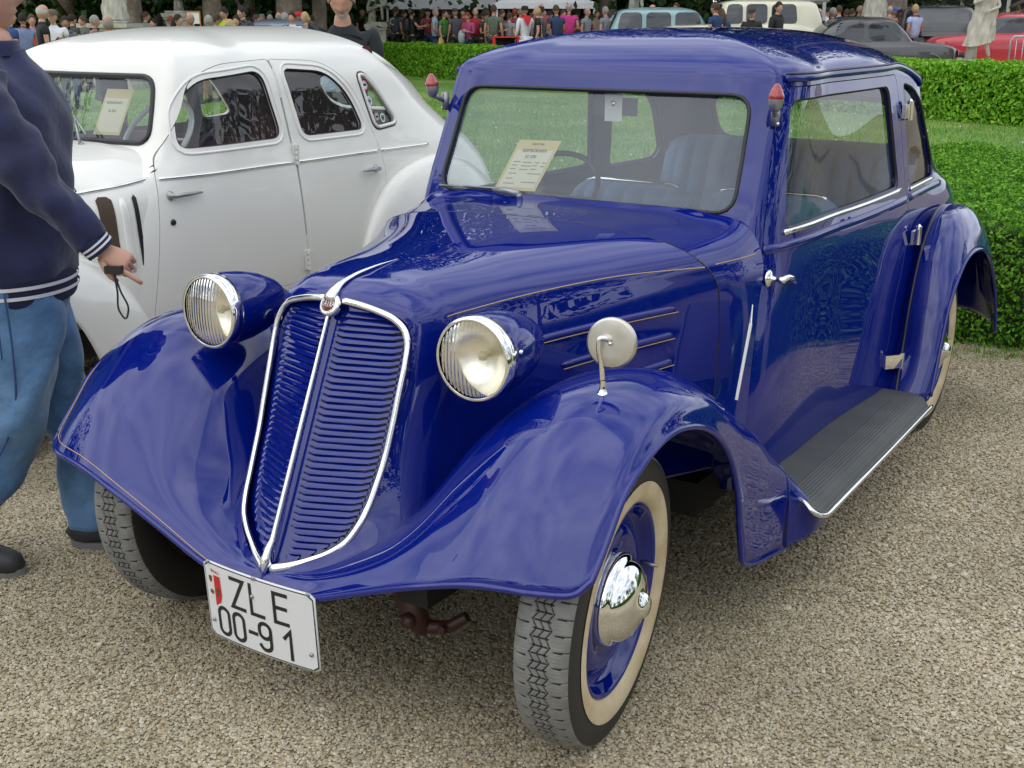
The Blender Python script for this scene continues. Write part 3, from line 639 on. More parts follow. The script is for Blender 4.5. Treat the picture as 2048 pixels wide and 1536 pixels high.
# ---- wheels
TR, TW = .368, .142
def tyre_mesh():
    NC, NS = 60 * 20, 64
    tp = []   # half profile from bead (outer side) across the tread to inner bead: (radius, axial)
    prof = curve_pts([(.232, .040), (.238, .052), (.262, .066), (.300, .074), (.333, .072), (.352, .0665)], 14)
    tread = [(.368 - .0 - 9.5 * abs(a / .066) ** 6 * .0012 - .0035 * (a / .066) ** 2, a) for a in np.linspace(.0655, -.0655, NS)]
    inner = [(r, -a) for r, a in prof[::-1]]
    full = [tuple(p) for p in prof] + tread + inner
    th = np.arange(NC) / NC * 2 * np.pi; ph = (np.arange(NC) / 20.) % 1.0
    k = len(full); r = np.tile(np.array([p[0] for p in full]), (NC, 1)); a = np.tile(np.array([p[1] for p in full]), (NC, 1))
    DEP = np.zeros((NC, len(full)))
    zig = .0062 * (np.abs(((ph * 2) % 2) - 1) * 2 - 1)     # one zig per block
    for c in range(len(prof), len(prof) + NS):
        A = a[0, c]; dep = np.zeros(NC)
        for off in (-.018, 0, .018): dep = np.maximum(dep, np.clip(1.5 - np.abs(A - off - zig) / .0014, 0, 1))
        if abs(A) < .020: dep = np.maximum(dep, np.clip(1.4 - np.abs(((ph * 2 + .5) % 1) - .5) / .075, 0, 1))
        if abs(A) > .031: dep = np.maximum(dep, np.clip(1.4 - np.abs(((ph + .25 * np.sign(A) + 1.2 * A) % 1) - .5) / .045, 0, 1))
        if .027 < abs(A) < .055: dep = np.maximum(dep, .30 * np.clip(1.2 - np.abs(((ph * 4) % 1) - .5) / .12, 0, 1))
        r[:, c] -= .0055 * dep; DEP[:, c] = dep
    V = np.stack([r * np.cos(th)[:, None], r * np.sin(th)[:, None], a], -1).reshape(-1, 3)
    I = np.arange(NC * k).reshape(NC, k); J = np.roll(I, -1, 0); q = np.stack([I[:, :-1], I[:, 1:], J[:, 1:], J[:, :-1]], -1).reshape(-1, 4)
    me = mesh_np('tyre', V, q.copy()); me.materials.append(RUBBER); me.materials.append(RUBSIDE); me.materials.append(mat('tread_groove_shade', (.02, .02, .02), rough=.9))
    mi = np.zeros((NC, k - 1), np.int32); mi[:, :13] = 1; mi[:, k - 14:] = 1; dm = (DEP[:, :-1] + DEP[:, 1:] + np.roll(DEP, -1, 0)[:, :-1] + np.roll(DEP, -1, 0)[:, 1:]) / 4; mi[dm > .5] = 2; me.polygons.foreach_set('material_index', mi.ravel()); me.update()  # deep groove faces coloured near-black: the shade inside the tread is painted in
    return me
TY = tyre_mesh()
def wheel(loc, camber, left, roll=0, steer=0):
    w0 = empty('wheel', loc); w0.parent = car
    s = 1 if left else -1
    w0.rotation_euler = (0, R(90 + camber) if left else R(-90 - camber), R(steer)); w0.scale = (.925,) * 3
    t = link('tyre', TY, None, w0); t.rotation_euler = (0, 0, roll)
    MB().lathe([(.2995, .0762), (.292, .0775), (.27, .0765), (.252, .068), (.243, .058)], None, 72).build('whitewall', CREAM, w0)
    rim = MB().lathe([(.246, .050), (.245, .060), (.237, .064), (.230, .056), (.224, .035), (.215, .020), (.200, .018), (.188, .030), (.17, .040), (.15, .042), (.13, .030), (.10, .022), (.08, .02)], None, 64).build('rim', BLUE, w0)
    MB().tube([(.0, .222, .035), (0, .222, .078)], [.006, .004], 8).build('valve', NICKEL, w0)
    MB().lathe([(.118, .020), (.120, .045), (.112, .060), (.104, .064), (.103, .068), (.095, .082), (.078, .098), (.054, .109), (.034, .114), (.030, .122), (.021, .130), (0, .133)], None, 48).build('hubcap', CHROME, w0)
    MB().lathe([(.240, -.05), (.228, -.055), (.222, .0), (.10, .0), (0, .0)], None, 48).build('wheel_disc', DARK, w0)
    return w0
RT = TR * .925
for s in (1, -1):
    wheel((.688 if s > 0 else -.625, .085, RT * math.cos(R(2.5)) - .003), 2.5, s > 0, .3, 8)
    wheel((s * .70, 2.68, RT - .003), 1, s > 0, .9)
# ---- headlights
LENS = bpy.data.materials.new('fluted_lens'); LENS.use_nodes = True; t = LENS.node_tree; t.nodes.clear()
o_ = t.nodes.new('ShaderNodeOutputMaterial'); tr = t.nodes.new('ShaderNodeBsdfRefraction'); tr.inputs['IOR'].default_value = 1.05; gl = t.nodes.new('ShaderNodeBsdfGlossy'); gl.inputs['Roughness'].default_value = .03; fr = t.nodes.new('ShaderNodeFresnel'); mi = t.nodes.new('ShaderNodeMixShader')
wv = t.nodes.new('ShaderNodeTexWave'); wv.inputs['Scale'].default_value = 30; wv.inputs['Distortion'].default_value = .6; wv.inputs['Detail'].default_value = 1; wv.bands_direction = 'Y'; tcn = t.nodes.new('ShaderNodeTexCoord'); bp_ = t.nodes.new('ShaderNodeBump'); bp_.inputs['Strength'].default_value = .35; bp_.inputs['Distance'].default_value = .004
trs = t.nodes.new('ShaderNodeBsdfTransparent'); trs.inputs[0].default_value = (.95, .93, .86, 1); m3 = t.nodes.new('ShaderNodeMixShader'); m3.inputs[0].default_value = .55
t.links.new(tcn.outputs['Object'], wv.inputs[0]); t.links.new(wv.outputs['Fac'], bp_.inputs['Height']); t.links.new(bp_.outputs[0], tr.inputs['Normal']); t.links.new(bp_.outputs[0], gl.inputs['Normal'])
t.links.new(fr.outputs[0], mi.inputs[0]); t.links.new(tr.outputs[0], m3.inputs[1]); t.links.new(trs.outputs[0], m3.inputs[2]); t.links.new(m3.outputs[0], mi.inputs[1]); t.links.new(gl.outputs[0], mi.inputs[2]); t.links.new(mi.outputs[0], o_.inputs[0])
REFL = mat('warm_reflector', (.96, .94, .86), rough=.30, metal=1)
def headlight(s):
    M = frame((s * .412, -.012, .872), (s * .03, -1, .02)); h0 = empty('headlight'); h0.parent = car
    bk = MB().lathe([(.0905, -.016), (.0945, -.030), (.0955, -.06), (.092, -.105), (.082, -.155), (.064, -.205), (.042, -.243), (.018, -.262), (0, -.266)], M, 40)
    a = Vector((s * .40, .12, .800)); bk.build('headlight_shell', BLUE, h0)
    MB().lathe([(.0875, .004), (.0925, .006), (.0965, -.001), (.0985, -.015), (.0975, -.032), (.0945, -.034)], M, 48).build('headlight_rim', CHROME, h0)
    me = MB().lathe([(0, .016), (.03, .0145), (.055, .011), (.075, .0065), (.0885, .001)], None, 40).build('lens', LENS, h0); me.matrix_local = M
    MB().lathe([(.087, -.002), (.080, -.020), (.065, -.040), (.045, -.055), (.020, -.063), (0, -.064)], M, 40).build('reflector', REFL, h0)
    MB().lathe([(0, -.030), (.009, -.033), (.012, -.042), (.008, -.052), (.006, -.066)], M, 16).build('bulb', mat('bulb_glass', (.5, .45, .3), rough=.1), h0)
    st = MB().tube([(s * .325, .14, .835), (s * .245, .15, .835)], .017, 14); st.build('headlight_bracket', BLUE, h0)
    MB().lathe([(.017, 0), (.024, .003), (.024, .018), (.018, .022)], frame((s * .318, .14, .835), (-s, 0, 0)), 20).build('bracket_collar', CHROME, h0)
    b = MB()
    for q in ((.085, .02), (.085, .05)):
        b.lathe([(.0, .006), (.005, .005), (.006, 0)], M @ Matrix.Translation((0, 0, 0)) @ frame((0.02, -s * .093 if s < 0 else .093 * -1, -q[1]), (0, -s * 1 if s < 0 else -1, 0)), 8)
    b.build('screw', CHROME, h0)
for s in (1, -1): headlight(s)
# ---- front number plate
plate = MB(); W2, H2 = .172, .098
def pl(x, y, z=0): return Vector((x + .020, -.324 + .32 * x * x - z - .05 * y, .270 + y))
nx = 24
out_ = round_poly([(-W2, -H2), (W2, -H2), (W2, H2), (-W2, H2)], .010, 5)
def plate_sheet(w2, h2, z, m, name, parent, r=.01, thick=0):
    mb = MB(); V = []; F = []
    for i in range(nx + 1):
        x = -w2 + 2 * w2 * i / nx; e = max(0, r - min(x + w2, w2 - x)); c = r - math.sqrt(max(0, r * r - e * e))
        for y in (-h2 + c, h2 - c): V.append(pl(x, y, z))
    for i in range(nx): F.append((2 * i, 2 * i + 2, 2 * i + 3, 2 * i + 1))
    return mb.add(V, F).build(name, m, parent)
pln = plate_sheet(W2 + .003, H2 + .003, 0, PLATEW, 'number_plate', car); md = pln.modifiers.new('t', 'SOLIDIFY'); md.thickness = .003; md.offset = 0
plate_sheet(W2 - .0005, H2 - .0005, .0022, INK, 'plate_border', pln); plate_sheet(W2 - .0032, H2 - .0032, .0028, PLATEW, 'plate_face', pln)
def chars(s, y, xs, h, wd):
    for ch, x in zip(s, xs): stroke_text(ch, x, y, h, wd, lambda a, b, z: pl(a, b, .0036)).build('plate_character', INK, pln, smooth=False)
chars('ZLE', .004, (-.080, -.016, .057), .074, .0098)
chars('00-91', -.083, (-.134, -.083, -.033, .002, .080), .070, .0098)
# crest in the plate's corner: a red and white shield
sh = [(-.162, .068), (-.118, .068), (-.116, .02), (-.122, .0), (-.140, -.012), (-.158, .0), (-.164, .02)]
cw_ = MB().add([pl(a, b, .0034) for a, b in sh], [tuple(range(7))]).build('crest', mat('crest_white', (.7, .68, .66)), pln, smooth=False)
CRED = mat('crest_red', (.55, .02, .02)); sr = [(-.140, .068), (-.118, .068), (-.116, .02), (-.122, .0), (-.140, -.012)]
MB().add([pl(a, b, .004) for a, b in sr], [tuple(range(5))]).build('crest_field', CRED, pln, smooth=False)
BRN = mat('crest_brown', (.12, .06, .02))
MB().add([pl(a, b, .0044) for a, b in [(-.157, .064), (-.146, .064), (-.147, .052), (-.1515, .046), (-.157, .052)]], [(0, 1, 2, 3, 4)]).build('crest_charge', BRN, pln, smooth=False)
mb = MB()
for (a, b, q) in ((-.150, .022, .008), (-.128, .03, .009), (-.13, .018, .006)):
    mb.add([pl(a + q * math.cos(k) * (.6 + .4 * (i % 2)), b + q * math.sin(k) * (.6 + .4 * (i % 2)), .0046) for i, k in enumerate([2 * math.pi * i / 12 for i in range(12)])], [tuple(range(12))])
mb.build('crest_charge', BRN, pln, smooth=False)
MM = Matrix.Translation(pl(-.140, .078, .0040)) @ Matrix.Rotation(R(90), 4, 'X') @ Matrix.Rotation(R(-12), 4, 'Y')
text_mesh('crest_lettering', 'KOPŘIVNICE', .0085, MM, CRED, pln, depth=.0002)
for x, y in ((-.010, .050), (-.155, -.055), (.155, -.055), (.160, .100), (-.155, .100), (0, .100)):
    MB().lathe([(0, .004), (.004, .0035), (.0055, .001), (.0055, 0)], frame(pl(x, y, .004), (0, -1, 0)), 12).build('plate_screw', NICKEL, pln)
# ---- fender mirror, trafficators, wiper
mi_ = empty('fender_mirror'); mi_.parent = car
B0 = Vector((.677, .100, .806)); MB().lathe([(.024, 0), (.022, .004), (.010, .012), (.0065, .022), (.006, .04)], frame(B0 - Vector((0, 0, .004)), (0.05, -.05, 1)), 20).build('mirror_foot', CHROME, mi_)
MB().tube(curve_pts([B0 + Vector((0, 0, .02)), B0 + Vector((-.003, -.002, .07)), B0 + Vector((-.006, -.010, .115)), B0 + Vector((-.003, -.010, .130)), B0 + Vector((.006, -.004, .130)), B0 + Vector((.012, .008, .122))], 24), .006, 10).build('mirror_stalk', CHROME, mi_)
Mm = frame(B0 + Vector((.013, .010, .117)), (.22, -1, .12)); MB().lathe([(0, .0018), (.03, .0016), (.0505, .0012), (.0515, .0010), (.0552, -.002), (.0565, -.006), (.0560, -.012), (.054, -.013)], Mm, 40).build('mirror_shell', mat('worn_chrome', (.62, .60, .53), rough=.34, metal=1, vary=(18, .5, (.4, .38, .32))), mi_, sharp=25)
MB().lathe([(.054, -.0125), (0, -.0125)], Mm, 32).build('mirror_glass', CHROME, mi_)
MB().lathe([(0, .012), (.004, .010), (.005, .003)], Mm, 10).build('mirror_screw', CHROME, mi_)
def traffic(s):
    g0 = empty('signal_lamp'); g0.parent = car; b = Vector((s * .585, 1.262, 1.325)); c = Vector((s * .603, 1.21, 1.372))
    m = MB(); m.tube([b + Vector((0, 0, -.028)), b + Vector((0, -.004, .03))], [.013, .013], 12); m.tube([b + Vector((0, -.005, .0)), b + Vector((s * .008, -.03, .012)), c + Vector((0, 0, -.022))], [.008, .008, .012], 10)
    m.lathe([(0, -.034), (.010, -.032), (.019, -.020), (.0225, -.006), (.0225, .004)], frame(c, (s * .05, -.05, 1)), 24); m.build('lamp_body', NICKEL, g0)
    MB().lathe([(.0222, .004), (.0228, .010), (.0205, .019), (.0185, .020), (.017, .029), (.0150, .030), (.010, .040), (.004, .045), (0, .046)], frame(c, (s * .05, -.05, 1)), 24).build('red_lens', REDLENS, g0)
    MB().lathe([(0, .004), (.004, .003), (.005, 0)], frame(b + Vector((s * .01, -.006, -.022)), (s, -.6, 0)), 8).build('screw', CHROME, g0)
for s in (1, -1): traffic(s)
wp = MB(); wp.tube([(-.195, 1.115, 1.043), (-.190, 1.108, 1.062)], .010, 10); wp.tube([(-.190, 1.108, 1.060), (-.245, 1.112, 1.066), (-.30, 1.122, 1.064)], [.009, .008, .004], 8, flat=1.3); wp.build('wiper_motor', NICKEL, car)
wb = MB(); wb.tube([(-.27, 1.122, 1.070), (-.42, 1.128, 1.066)], .003, 6); wb.tube([(-.305, 1.130, 1.066), (-.52, 1.132, 1.062)], .0035, 6); wb.build('wiper_blade', NICKEL, car)
# ---- interior
IN = mat('cabin_lining', (.16, .17, .19), rough=.8); fl = MB(); fl.box((0, 2.1, .40), (1.24, 2.1, .03)); fl.build('cabin_floor', mat('dark_carpet', (.03, .03, .035), rough=.9), car, smooth=False)
hl = patch('headlining', BS, (.05, .05), IN, car, u=(BS.ku[9], BS.ku[-1] - .02), flip=True); hl.scale = (.95, .96, .975); hl.location = (0, .085, 0)
lside2 = None
lining = patch('side_lining', BS, (.02, .02), mat('blue_lining', (.03, .045, .12), rough=.7), car, u=(BS.ku[1], BS.ku[9]), regions=[(YZ, resample(offset_poly(dwin, .014), .02), side), (YZ, resample(offset_poly(qwin, .012), .02), side), (XZ, resample(offset_poly(wsp, .012), .02), front), (XZ, resample(offset_poly(rwp, .012), .02), rear), (YZ, np.array([(.8, 1.6), (1.42, 1.6), (1.42, .2), (.8, .2)]), None)], flip=True, off=-.028)
ds = MB(); ds.box((0, 1.20, .95), (1.15, .10, .14)); ds.build('dashboard', BLUEIN, car, smooth=False)
def seat(x0, x1, y, zt, zb, name, depth=.5, ribs=8, rake=.14):
    st = empty(name); st.parent = car; V = []; F = []; nu, nv = ribs * 8, 14
    for i in range(nu + 1):
        t = i / nu; x = x0 + (x1 - x0) * t; e = min(1, t * 9, (1 - t) * 9) ** .5
        for j in range(nv + 1):
            q = j / nv; z = zb + (zt - zb) * q; rd = math.sqrt(max(0, 1 - max(0, (q - .82) / .18) ** 2))
            edge_drop = .05 * (1 - e) if q > .8 else 0
            V.append((x, y + rake * q - (.055 + .022 * abs(math.sin(math.pi * t * ribs)) ** .6) * rd * e, z - edge_drop))
    for i in range(nu):
        for j in range(nv): a = i * (nv + 1) + j; F.append((a, a + nv + 1, a + nv + 2, a + 1))
    link('backrest', mesh_np('backrest', np.array(V), F), SEAT, st)
    bk = MB(); bk.box(((x0 + x1) / 2, y + rake * .5 + .035, (zt + zb) / 2 - .01), (abs(x1 - x0) - .03, .06, (zt - zb) - .03), Matrix.Rotation(-math.atan(rake / (zt - zb)), 3, 'X')); bk.build('backrest_shell', BLUEIN, st)
    cs = MB(); V = []; F = []
    for i in range(nu + 1):
        t = i / nu; x = x0 + (x1 - x0) * t; e = min(1, t * 9, (1 - t) * 9) ** .5
        for j in range(11):
            q = j / 10; yy_ = y - .02 - depth * q; rd = math.sqrt(max(0, 1 - max(0, (q - .85) / .15) ** 2)); V.append((x, yy_, zb + .0 - .10 + (.10 + .016 * abs(math.sin(math.pi * t * ribs)) ** .6) * rd * e))
    for i in range(nu):
        for j in range(10): a = i * 11 + j; F.append((a, a + 1, a + 12, a + 11))
    link('seat_cushion', mesh_np('seat_cushion', np.array(V), F), SEAT, st)
    return st
seat(-.56, .56, 2.80, 1.10, .74, 'rear_bench', .50, 14)
for a, b in ((-.54, -.03), (.03, .54)):
    st = seat(a, b, 1.92, .985, .72, 'front_seat', .46, 6)
    MB().tube([(a + .06, 2.06, .90), (a + .06, 2.06, .985), (a + .09, 2.06, .992), (b - .09, 2.06, .992), (b - .06, 2.06, .985), (b - .06, 2.06, .90)], .007, 8).build('grab_rail', CHROME, st)
swl = MB(); Ms = frame((-.32, 1.46, 1.01), (0.0, -.62, .78)); sw0 = empty('steering_wheel'); sw0.parent = car
MB().tube([Ms @ Vector((.20 * math.cos(a), .20 * math.sin(a), 0)) for a in np.linspace(0, 2 * math.pi, 40, endpoint=False)], .010, 8, closed=True).build('rim', BLACK, sw0)
sp = MB()
for k in range(3): a = 2 * math.pi * k / 3 + .5; sp.tube([Ms @ Vector((0, 0, -.01)), Ms @ Vector((.195 * math.cos(a), .195 * math.sin(a), 0))], .006, 6)
sp.build('spoke', BLACK, sw0); MB().tube([Ms @ Vector((0, 0, .01)), Ms @ Vector((0, 0, -.3))], [.03, .015], 12).build('steering_column', BLACK, sw0)
im = MB(); im.box((.02, 1.345, 1.325), (.15, .012, .055)); rm = im.build('rear_view_mirror', mat('mirror_back', (.02, .03, .06), rough=.4), car, smooth=False)
MB().tube([(.02, 1.345, 1.345), (.02, 1.34, 1.40)], .006, 8).build('mirror_stem', BLACK, rm)
mp_ = MB(); mp_.box((.018, 1.336, 1.322), (.062, .003, .085)); mp_.build('mirror_tag', PAPERW, rm, smooth=False)
q = MB().lathe([(0, .004), (.008, .003), (.009, 0)], frame((.018, 1.333, 1.335), (0, -1, 0)), 14); q.build('mirror_knob', CHROME, rm)
# paper sheet taped behind the scuttle seam
op = MB(); A1, A2, B1, B2_ = Vector((.652, 1.000, .830)), Vector((.706, .862, .812)), Vector((.700, .806, .612)), Vector((.650, .955, .628)); nn = (A2 - A1).cross(B1 - A2).normalized() * .0025
V = [A1, A2, B1, B2_]; V2 = [p + nn for p in V]; op.add(V + V2, [(0, 1, 2, 3), (7, 6, 5, 4), (0, 4, 5, 1), (1, 5, 6, 2), (2, 6, 7, 3), (3, 7, 4, 0)]); op.tube([A2, B1], .0045, 6)
sgn = op.build('information_sheet', PAPERW, None, smooth=False); tag(sgn, 'white sheet seen edge-on, stuck upright on the blue saloon just ahead of its door', 'paper sheet')
# registration card on the dashboard
cd = MB(); c00 = Vector((-.325, 1.165, 1.058)); ux = Vector((.150, .012, .003)); uz = Vector((.062, .060, .158))
nrm = ux.cross(uz).normalized()
cd.add([c00, c00 + ux, c00 + ux + uz, c00 + uz], [(0, 1, 2, 3)]); card = cd.build('registration_card', PAPERY, None, smooth=False); tag(card, 'yellow registration card standing inside the blue saloon\'s windscreen', 'card')
def cp(a, b, d=.0006): return c00 + ux * a + uz * b + nrm * d * 1
inn = MB().add([cp(.07, .06), cp(.93, .06), cp(.93, .80), cp(.07, .80)], [(0, 1, 2, 3)]).build('printed_panel', mat('card_cream', (.70, .66, .46)), card, smooth=False)
Mc = Matrix((ux.normalized(), nrm.cross(ux).normalized(), nrm)).transposed().to_4x4()
def ct(s, a, b, size, sx=.8, name='card_lettering'):
    M = Mc.copy(); M.translation = cp(a, b, .0014); text_mesh(name, s, size, M, INK, card, sx=sx, depth=.0001)
def cdir(M): return M
shear = Matrix(((1, (ux.normalized().dot(uz)) / (uz - ux.normalized() * ux.normalized().dot(uz)).length, 0, 0), (0, 1, 0, 0), (0, 0, 1, 0), (0, 0, 0, 1)))
Mc = Mc @ shear
ct('REGISTRAČNÍ KARTA', .5, .79, .0145, .62); ct('SO  0701', .48, .67, .0155, .7); ct('ZÁMECKÝ PARK', .5, .92, .009, .7)
ln = MB(); 
for (a0, a1, b_) in ((.12, .30, .56), (.12, .26, .49), (.12, .26, .42), (.36, .58, .55), (.36, .6, .48), (.36, .56, .41), (.64, .76, .55), (.62, .74, .49), (.62, .76, .42), (.82, .92, .55), (.82, .92, .48), (.14, .34, .33), (.6, .92, .33), (.14, .3, .23), (.14, .4, .13), (.55, .9, .16)):
    ln.add([cp(a0, b_, .0012), cp(a1, b_, .0012), cp(a1, b_ + .016, .0012), cp(a0, b_ + .016, .0012)], [(0, 1, 2, 3)])
ln.build('printed_lines', mat('grey_print', (.22, .2, .15)), card, smooth=False)

# ================================================================ GROUND
gm = bpy.data.materials.new('gravel_ground'); gm.use_nodes = True; t = gm.node_tree; p = t.nodes['Principled BSDF']
co = t.nodes.new('ShaderNodeTexCoord'); vo = t.nodes.new('ShaderNodeTexVoronoi'); vo.inputs['Scale'].default_value = 95
n1 = t.nodes.new('ShaderNodeTexNoise'); n1.inputs['Scale'].default_value = 1.3; n1.inputs['Detail'].default_value = 6
r1 = t.nodes.new('ShaderNodeValToRGB'); e = r1.color_ramp.elements; e[0].color = (.22, .175, .11, 1); e[1].color = (.58, .51, .38, 1); e.new(.5).color = (.40, .34, .245, 1)
r2 = t.nodes.new('ShaderNodeValToRGB'); r2.color_ramp.elements[0].position = .35; r2.color_ramp.elements[0].color = (.78, .76, .68, 1); r2.color_ramp.elements[1].position = .65; r2.color_ramp.elements[1].color = (1.05, 1.03, 1, 1)
ml = t.nodes.new('ShaderNodeMixRGB'); ml.blend_type = 'MULTIPLY'; ml.inputs[0].default_value = 1
bu = t.nodes.new('ShaderNodeBump'); bu.inputs['Strength'].default_value = .8; bu.inputs['Distance'].default_value = .006; bu.invert = True
sp_ = t.nodes.new('ShaderNodeSeparateColor')
t.links.new(co.outputs['Object'], vo.inputs[0]); t.links.new(co.outputs['Object'], n1.inputs[0]); t.links.new(vo.outputs['Color'], sp_.inputs[0]); t.links.new(sp_.outputs[0], r1.inputs[0])
t.links.new(n1.outputs[0], r2.inputs[0]); t.links.new(r1.outputs[0], ml.inputs[1]); t.links.new(r2.outputs[0], ml.inputs[2]); t.links.new(ml.outputs[0], p.inputs['Base Color'])
t.links.new(vo.outputs['Distance'], bu.inputs['Height']); t.links.new(bu.outputs[0], p.inputs['Normal']); p.inputs['Roughness'].default_value = .85
me = mesh_np('ground', np.array([(-600, -600, 0), (600, -600, 0), (600, 600, 0), (-600, 600, 0)]), [(0, 1, 2, 3)]); me.materials.append(gm)
gnd = link('ground', me, None, None, smooth=False); gnd['kind'] = 'structure'

# ================================================================ VEGETATION, LAWN
LEAFH = rnd_mat('hedge_leaf', [(.03, .12, .008), (.08, .25, .014), (.15, .38, .022), (.27, .50, .04)], rough=.55, trans=.25, spec=.25)
LEAFD = rnd_mat('hedge_leaf_far', [(.08, .24, .010), (.14, .38, .015), (.22, .48, .025), (.32, .54, .05)], rough=.5, trans=.25)
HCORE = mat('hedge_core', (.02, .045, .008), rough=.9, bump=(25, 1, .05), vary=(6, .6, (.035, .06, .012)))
def leaf_mesh(name, C0, N0, size, m, jitter=.9, aspect=.55):
    """C0: centres, N0: preferred normals; one folded rhombus per leaf"""
    n = len(C0); N = N0 + rng.normal(0, jitter, (n, 3)); N /= np.linalg.norm(N, axis=1)[:, None]
    T = rng.normal(0, 1, (n, 3)); T -= N * (T * N).sum(1)[:, None]; T /= np.linalg.norm(T, axis=1)[:, None]; B = np.cross(N, T)
    s = size * rng.uniform(.6, 1.3, n)[:, None]
    P = np.stack([C0 - T * s * .5, C0 + B * s * aspect * .5 + N * s * .10, C0 + T * s * .5, C0 - B * s * aspect * .5 + N * s * .10], 1)
    me = mesh_np(name, P.reshape(-1, 3), np.arange(n * 4).reshape(n, 4)); me.materials.append(m); return me
def box_surface(x0, x1, y0, y1, z1, n, faces=('top', 'front', 'left', 'right', 'back'), depth=.06, bulge=.03, seed=0):
    g = np.random.default_rng(seed); A = {'top': (x1 - x0) * (y1 - y0), 'front': (x1 - x0) * z1, 'back': (x1 - x0) * z1, 'left': (y1 - y0) * z1, 'right': (y1 - y0) * z1}
    tot = sum(A[f] for f in faces); Ps = []; Ns = []
    for f in faces:
        k = int(n * A[f] / tot); a = g.uniform(0, 1, k); b = g.uniform(0, 1, k); d = g.exponential(depth, k) - depth * .6
        if f == 'top': P = np.stack([x0 + a * (x1 - x0), y0 + b * (y1 - y0), z1 - d], 1); N = (0, 0, 1)
        elif f == 'front': P = np.stack([x0 + a * (x1 - x0), y0 + d, b * z1], 1); N = (0, -1, .25)
        elif f == 'back': P = np.stack([x0 + a * (x1 - x0), y1 - d, b * z1], 1); N = (0, 1, .25)
        elif f == 'left': P = np.stack([x0 + d, y0 + b * (y1 - y0), a * z1], 1); N = (-1, 0, .25)
        else: P = np.stack([x1 - d, y0 + b * (y1 - y0), a * z1], 1); N = (1, 0, .25)
        w_ = bulge * (np.sin(P[:, 0] * 7.1 + P[:, 2] * 5) + np.sin(P[:, 1] * 6.3 + P[:, 0] * 3) + np.sin(P[:, 2] * 11 + P[:, 1] * 2 + P[:, 0] * 9)) / 2
        Ps.append(P + np.array(N) * w_[:, None]); Ns.append(np.tile(N, (k, 1)))
    return np.concatenate(Ps), np.concatenate(Ns).astype(float)
def hedge(x0, x1, y0, y1, z1, n, size, label, M=None, m=None, depth=.06, faces=('top', 'front', 'left', 'right', 'back'), seed=1, jitter=.9):
    h = empty('hedge', (0, 0, 0)); tag(h, label, 'hedge')
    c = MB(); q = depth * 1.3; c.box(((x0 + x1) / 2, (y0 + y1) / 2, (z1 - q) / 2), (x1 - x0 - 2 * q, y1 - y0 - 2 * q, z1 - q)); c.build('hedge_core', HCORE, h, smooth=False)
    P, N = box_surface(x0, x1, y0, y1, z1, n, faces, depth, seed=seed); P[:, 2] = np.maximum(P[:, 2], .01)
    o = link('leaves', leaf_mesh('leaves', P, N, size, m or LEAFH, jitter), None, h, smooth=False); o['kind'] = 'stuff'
    if M: h.matrix_world = M
    return h
hedge(-.75, 4.2, 4.12, 7.75, .64, 230000, .026, 'near clipped box hedge beside the blue saloon\'s tail at the right edge', depth=.05)
hedge(5.4, 7.2, -9, 4.1, .64, 40000, .05, 'clipped hedge along the gravel to the right of the blue saloon, mirrored in its door', depth=.05, seed=4)
# far hedge: a long strip running from far left to the right
a, b = Vector((-21.5, 27.0, 0)), Vector((-1.87, 17.9, 0)); d = (b - a).normalized(); Lh = 34
Mh = Matrix.Translation(a - d * 9) @ Matrix.Rotation(math.atan2(d.y, d.x), 4, 'Z')
hedge(7.6, Lh, 0, 1.5, .86, 130000, .085, 'long far clipped hedge dividing the lawn from the crowd', Mh, LEAFD, .07, ('top', 'front'), 3, .8)
# lawn
lm = bpy.data.materials.new('lawn_grass'); lm.use_nodes = True; t = lm.node_tree; p = t.nodes['Principled BSDF']; co = t.nodes.new('ShaderNodeTexCoord')
n1 = t.nodes.new('ShaderNodeTexNoise'); n1.inputs['Scale'].default_value = .55; n1.inputs['Detail'].default_value = 5; n2 = t.nodes.new('ShaderNodeTexNoise'); n2.inputs['Scale'].default_value = 26; n2.inputs['Detail'].default_value = 8
r1 = t.nodes.new('ShaderNodeValToRGB'); e = r1.color_ramp.elements; e[0].position = .35; e[0].color = (.09, .23, .025, 1); e[1].position = .65; e[1].color = (.24, .34, .08, 1)
r2 = t.nodes.new('ShaderNodeValToRGB'); e = r2.color_ramp.elements; e[0].position = .3; e[0].color = (.55, .6, .5, 1); e[1].position = .7; e[1].color = (1.3, 1.3, 1.2, 1)
ml = t.nodes.new('ShaderNodeMixRGB'); ml.blend_type = 'MULTIPLY'; ml.inputs[0].default_value = 1; bu = t.nodes.new('ShaderNodeBump'); bu.inputs['Strength'].default_value = 1; bu.inputs['Distance'].default_value = .04
t.links.new(co.outputs['Object'], n1.inputs[0]); t.links.new(co.outputs['Object'], n2.inputs[0]); t.links.new(n1.outputs[0], r1.inputs[0]); t.links.new(n2.outputs[0], r2.inputs[0]); t.links.new(r1.outputs[0], ml.inputs[1]); t.links.new(r2.outputs[0], ml.inputs[2]); t.links.new(ml.outputs[0], p.inputs['Base Color']); t.links.new(n2.outputs[0], bu.inputs['Height']); t.links.new(bu.outputs[0], p.inputs['Normal']); p.inputs['Roughness'].default_value = .8
fa = a - d * 9; fb = fa + d * Lh; nd = Vector((-d.y, d.x, 0))
V = [(-34, 4.6, .006), (9, 4.6, .006), (9, fb.y, .006), (fb.x, fb.y, .006), (fa.x, fa.y, .006), (-40, 34, .006)]
me = mesh_np('lawn', np.array(V), [(0, 1, 2, 3, 4, 5)]); me.materials.append(lm); lawn = link('lawn', me, None, None, smooth=False); lawn['kind'] = 'structure'
pa_ = a + d * 3 + nd * 2.2; pb_ = b + d * 6 + nd * 2.2
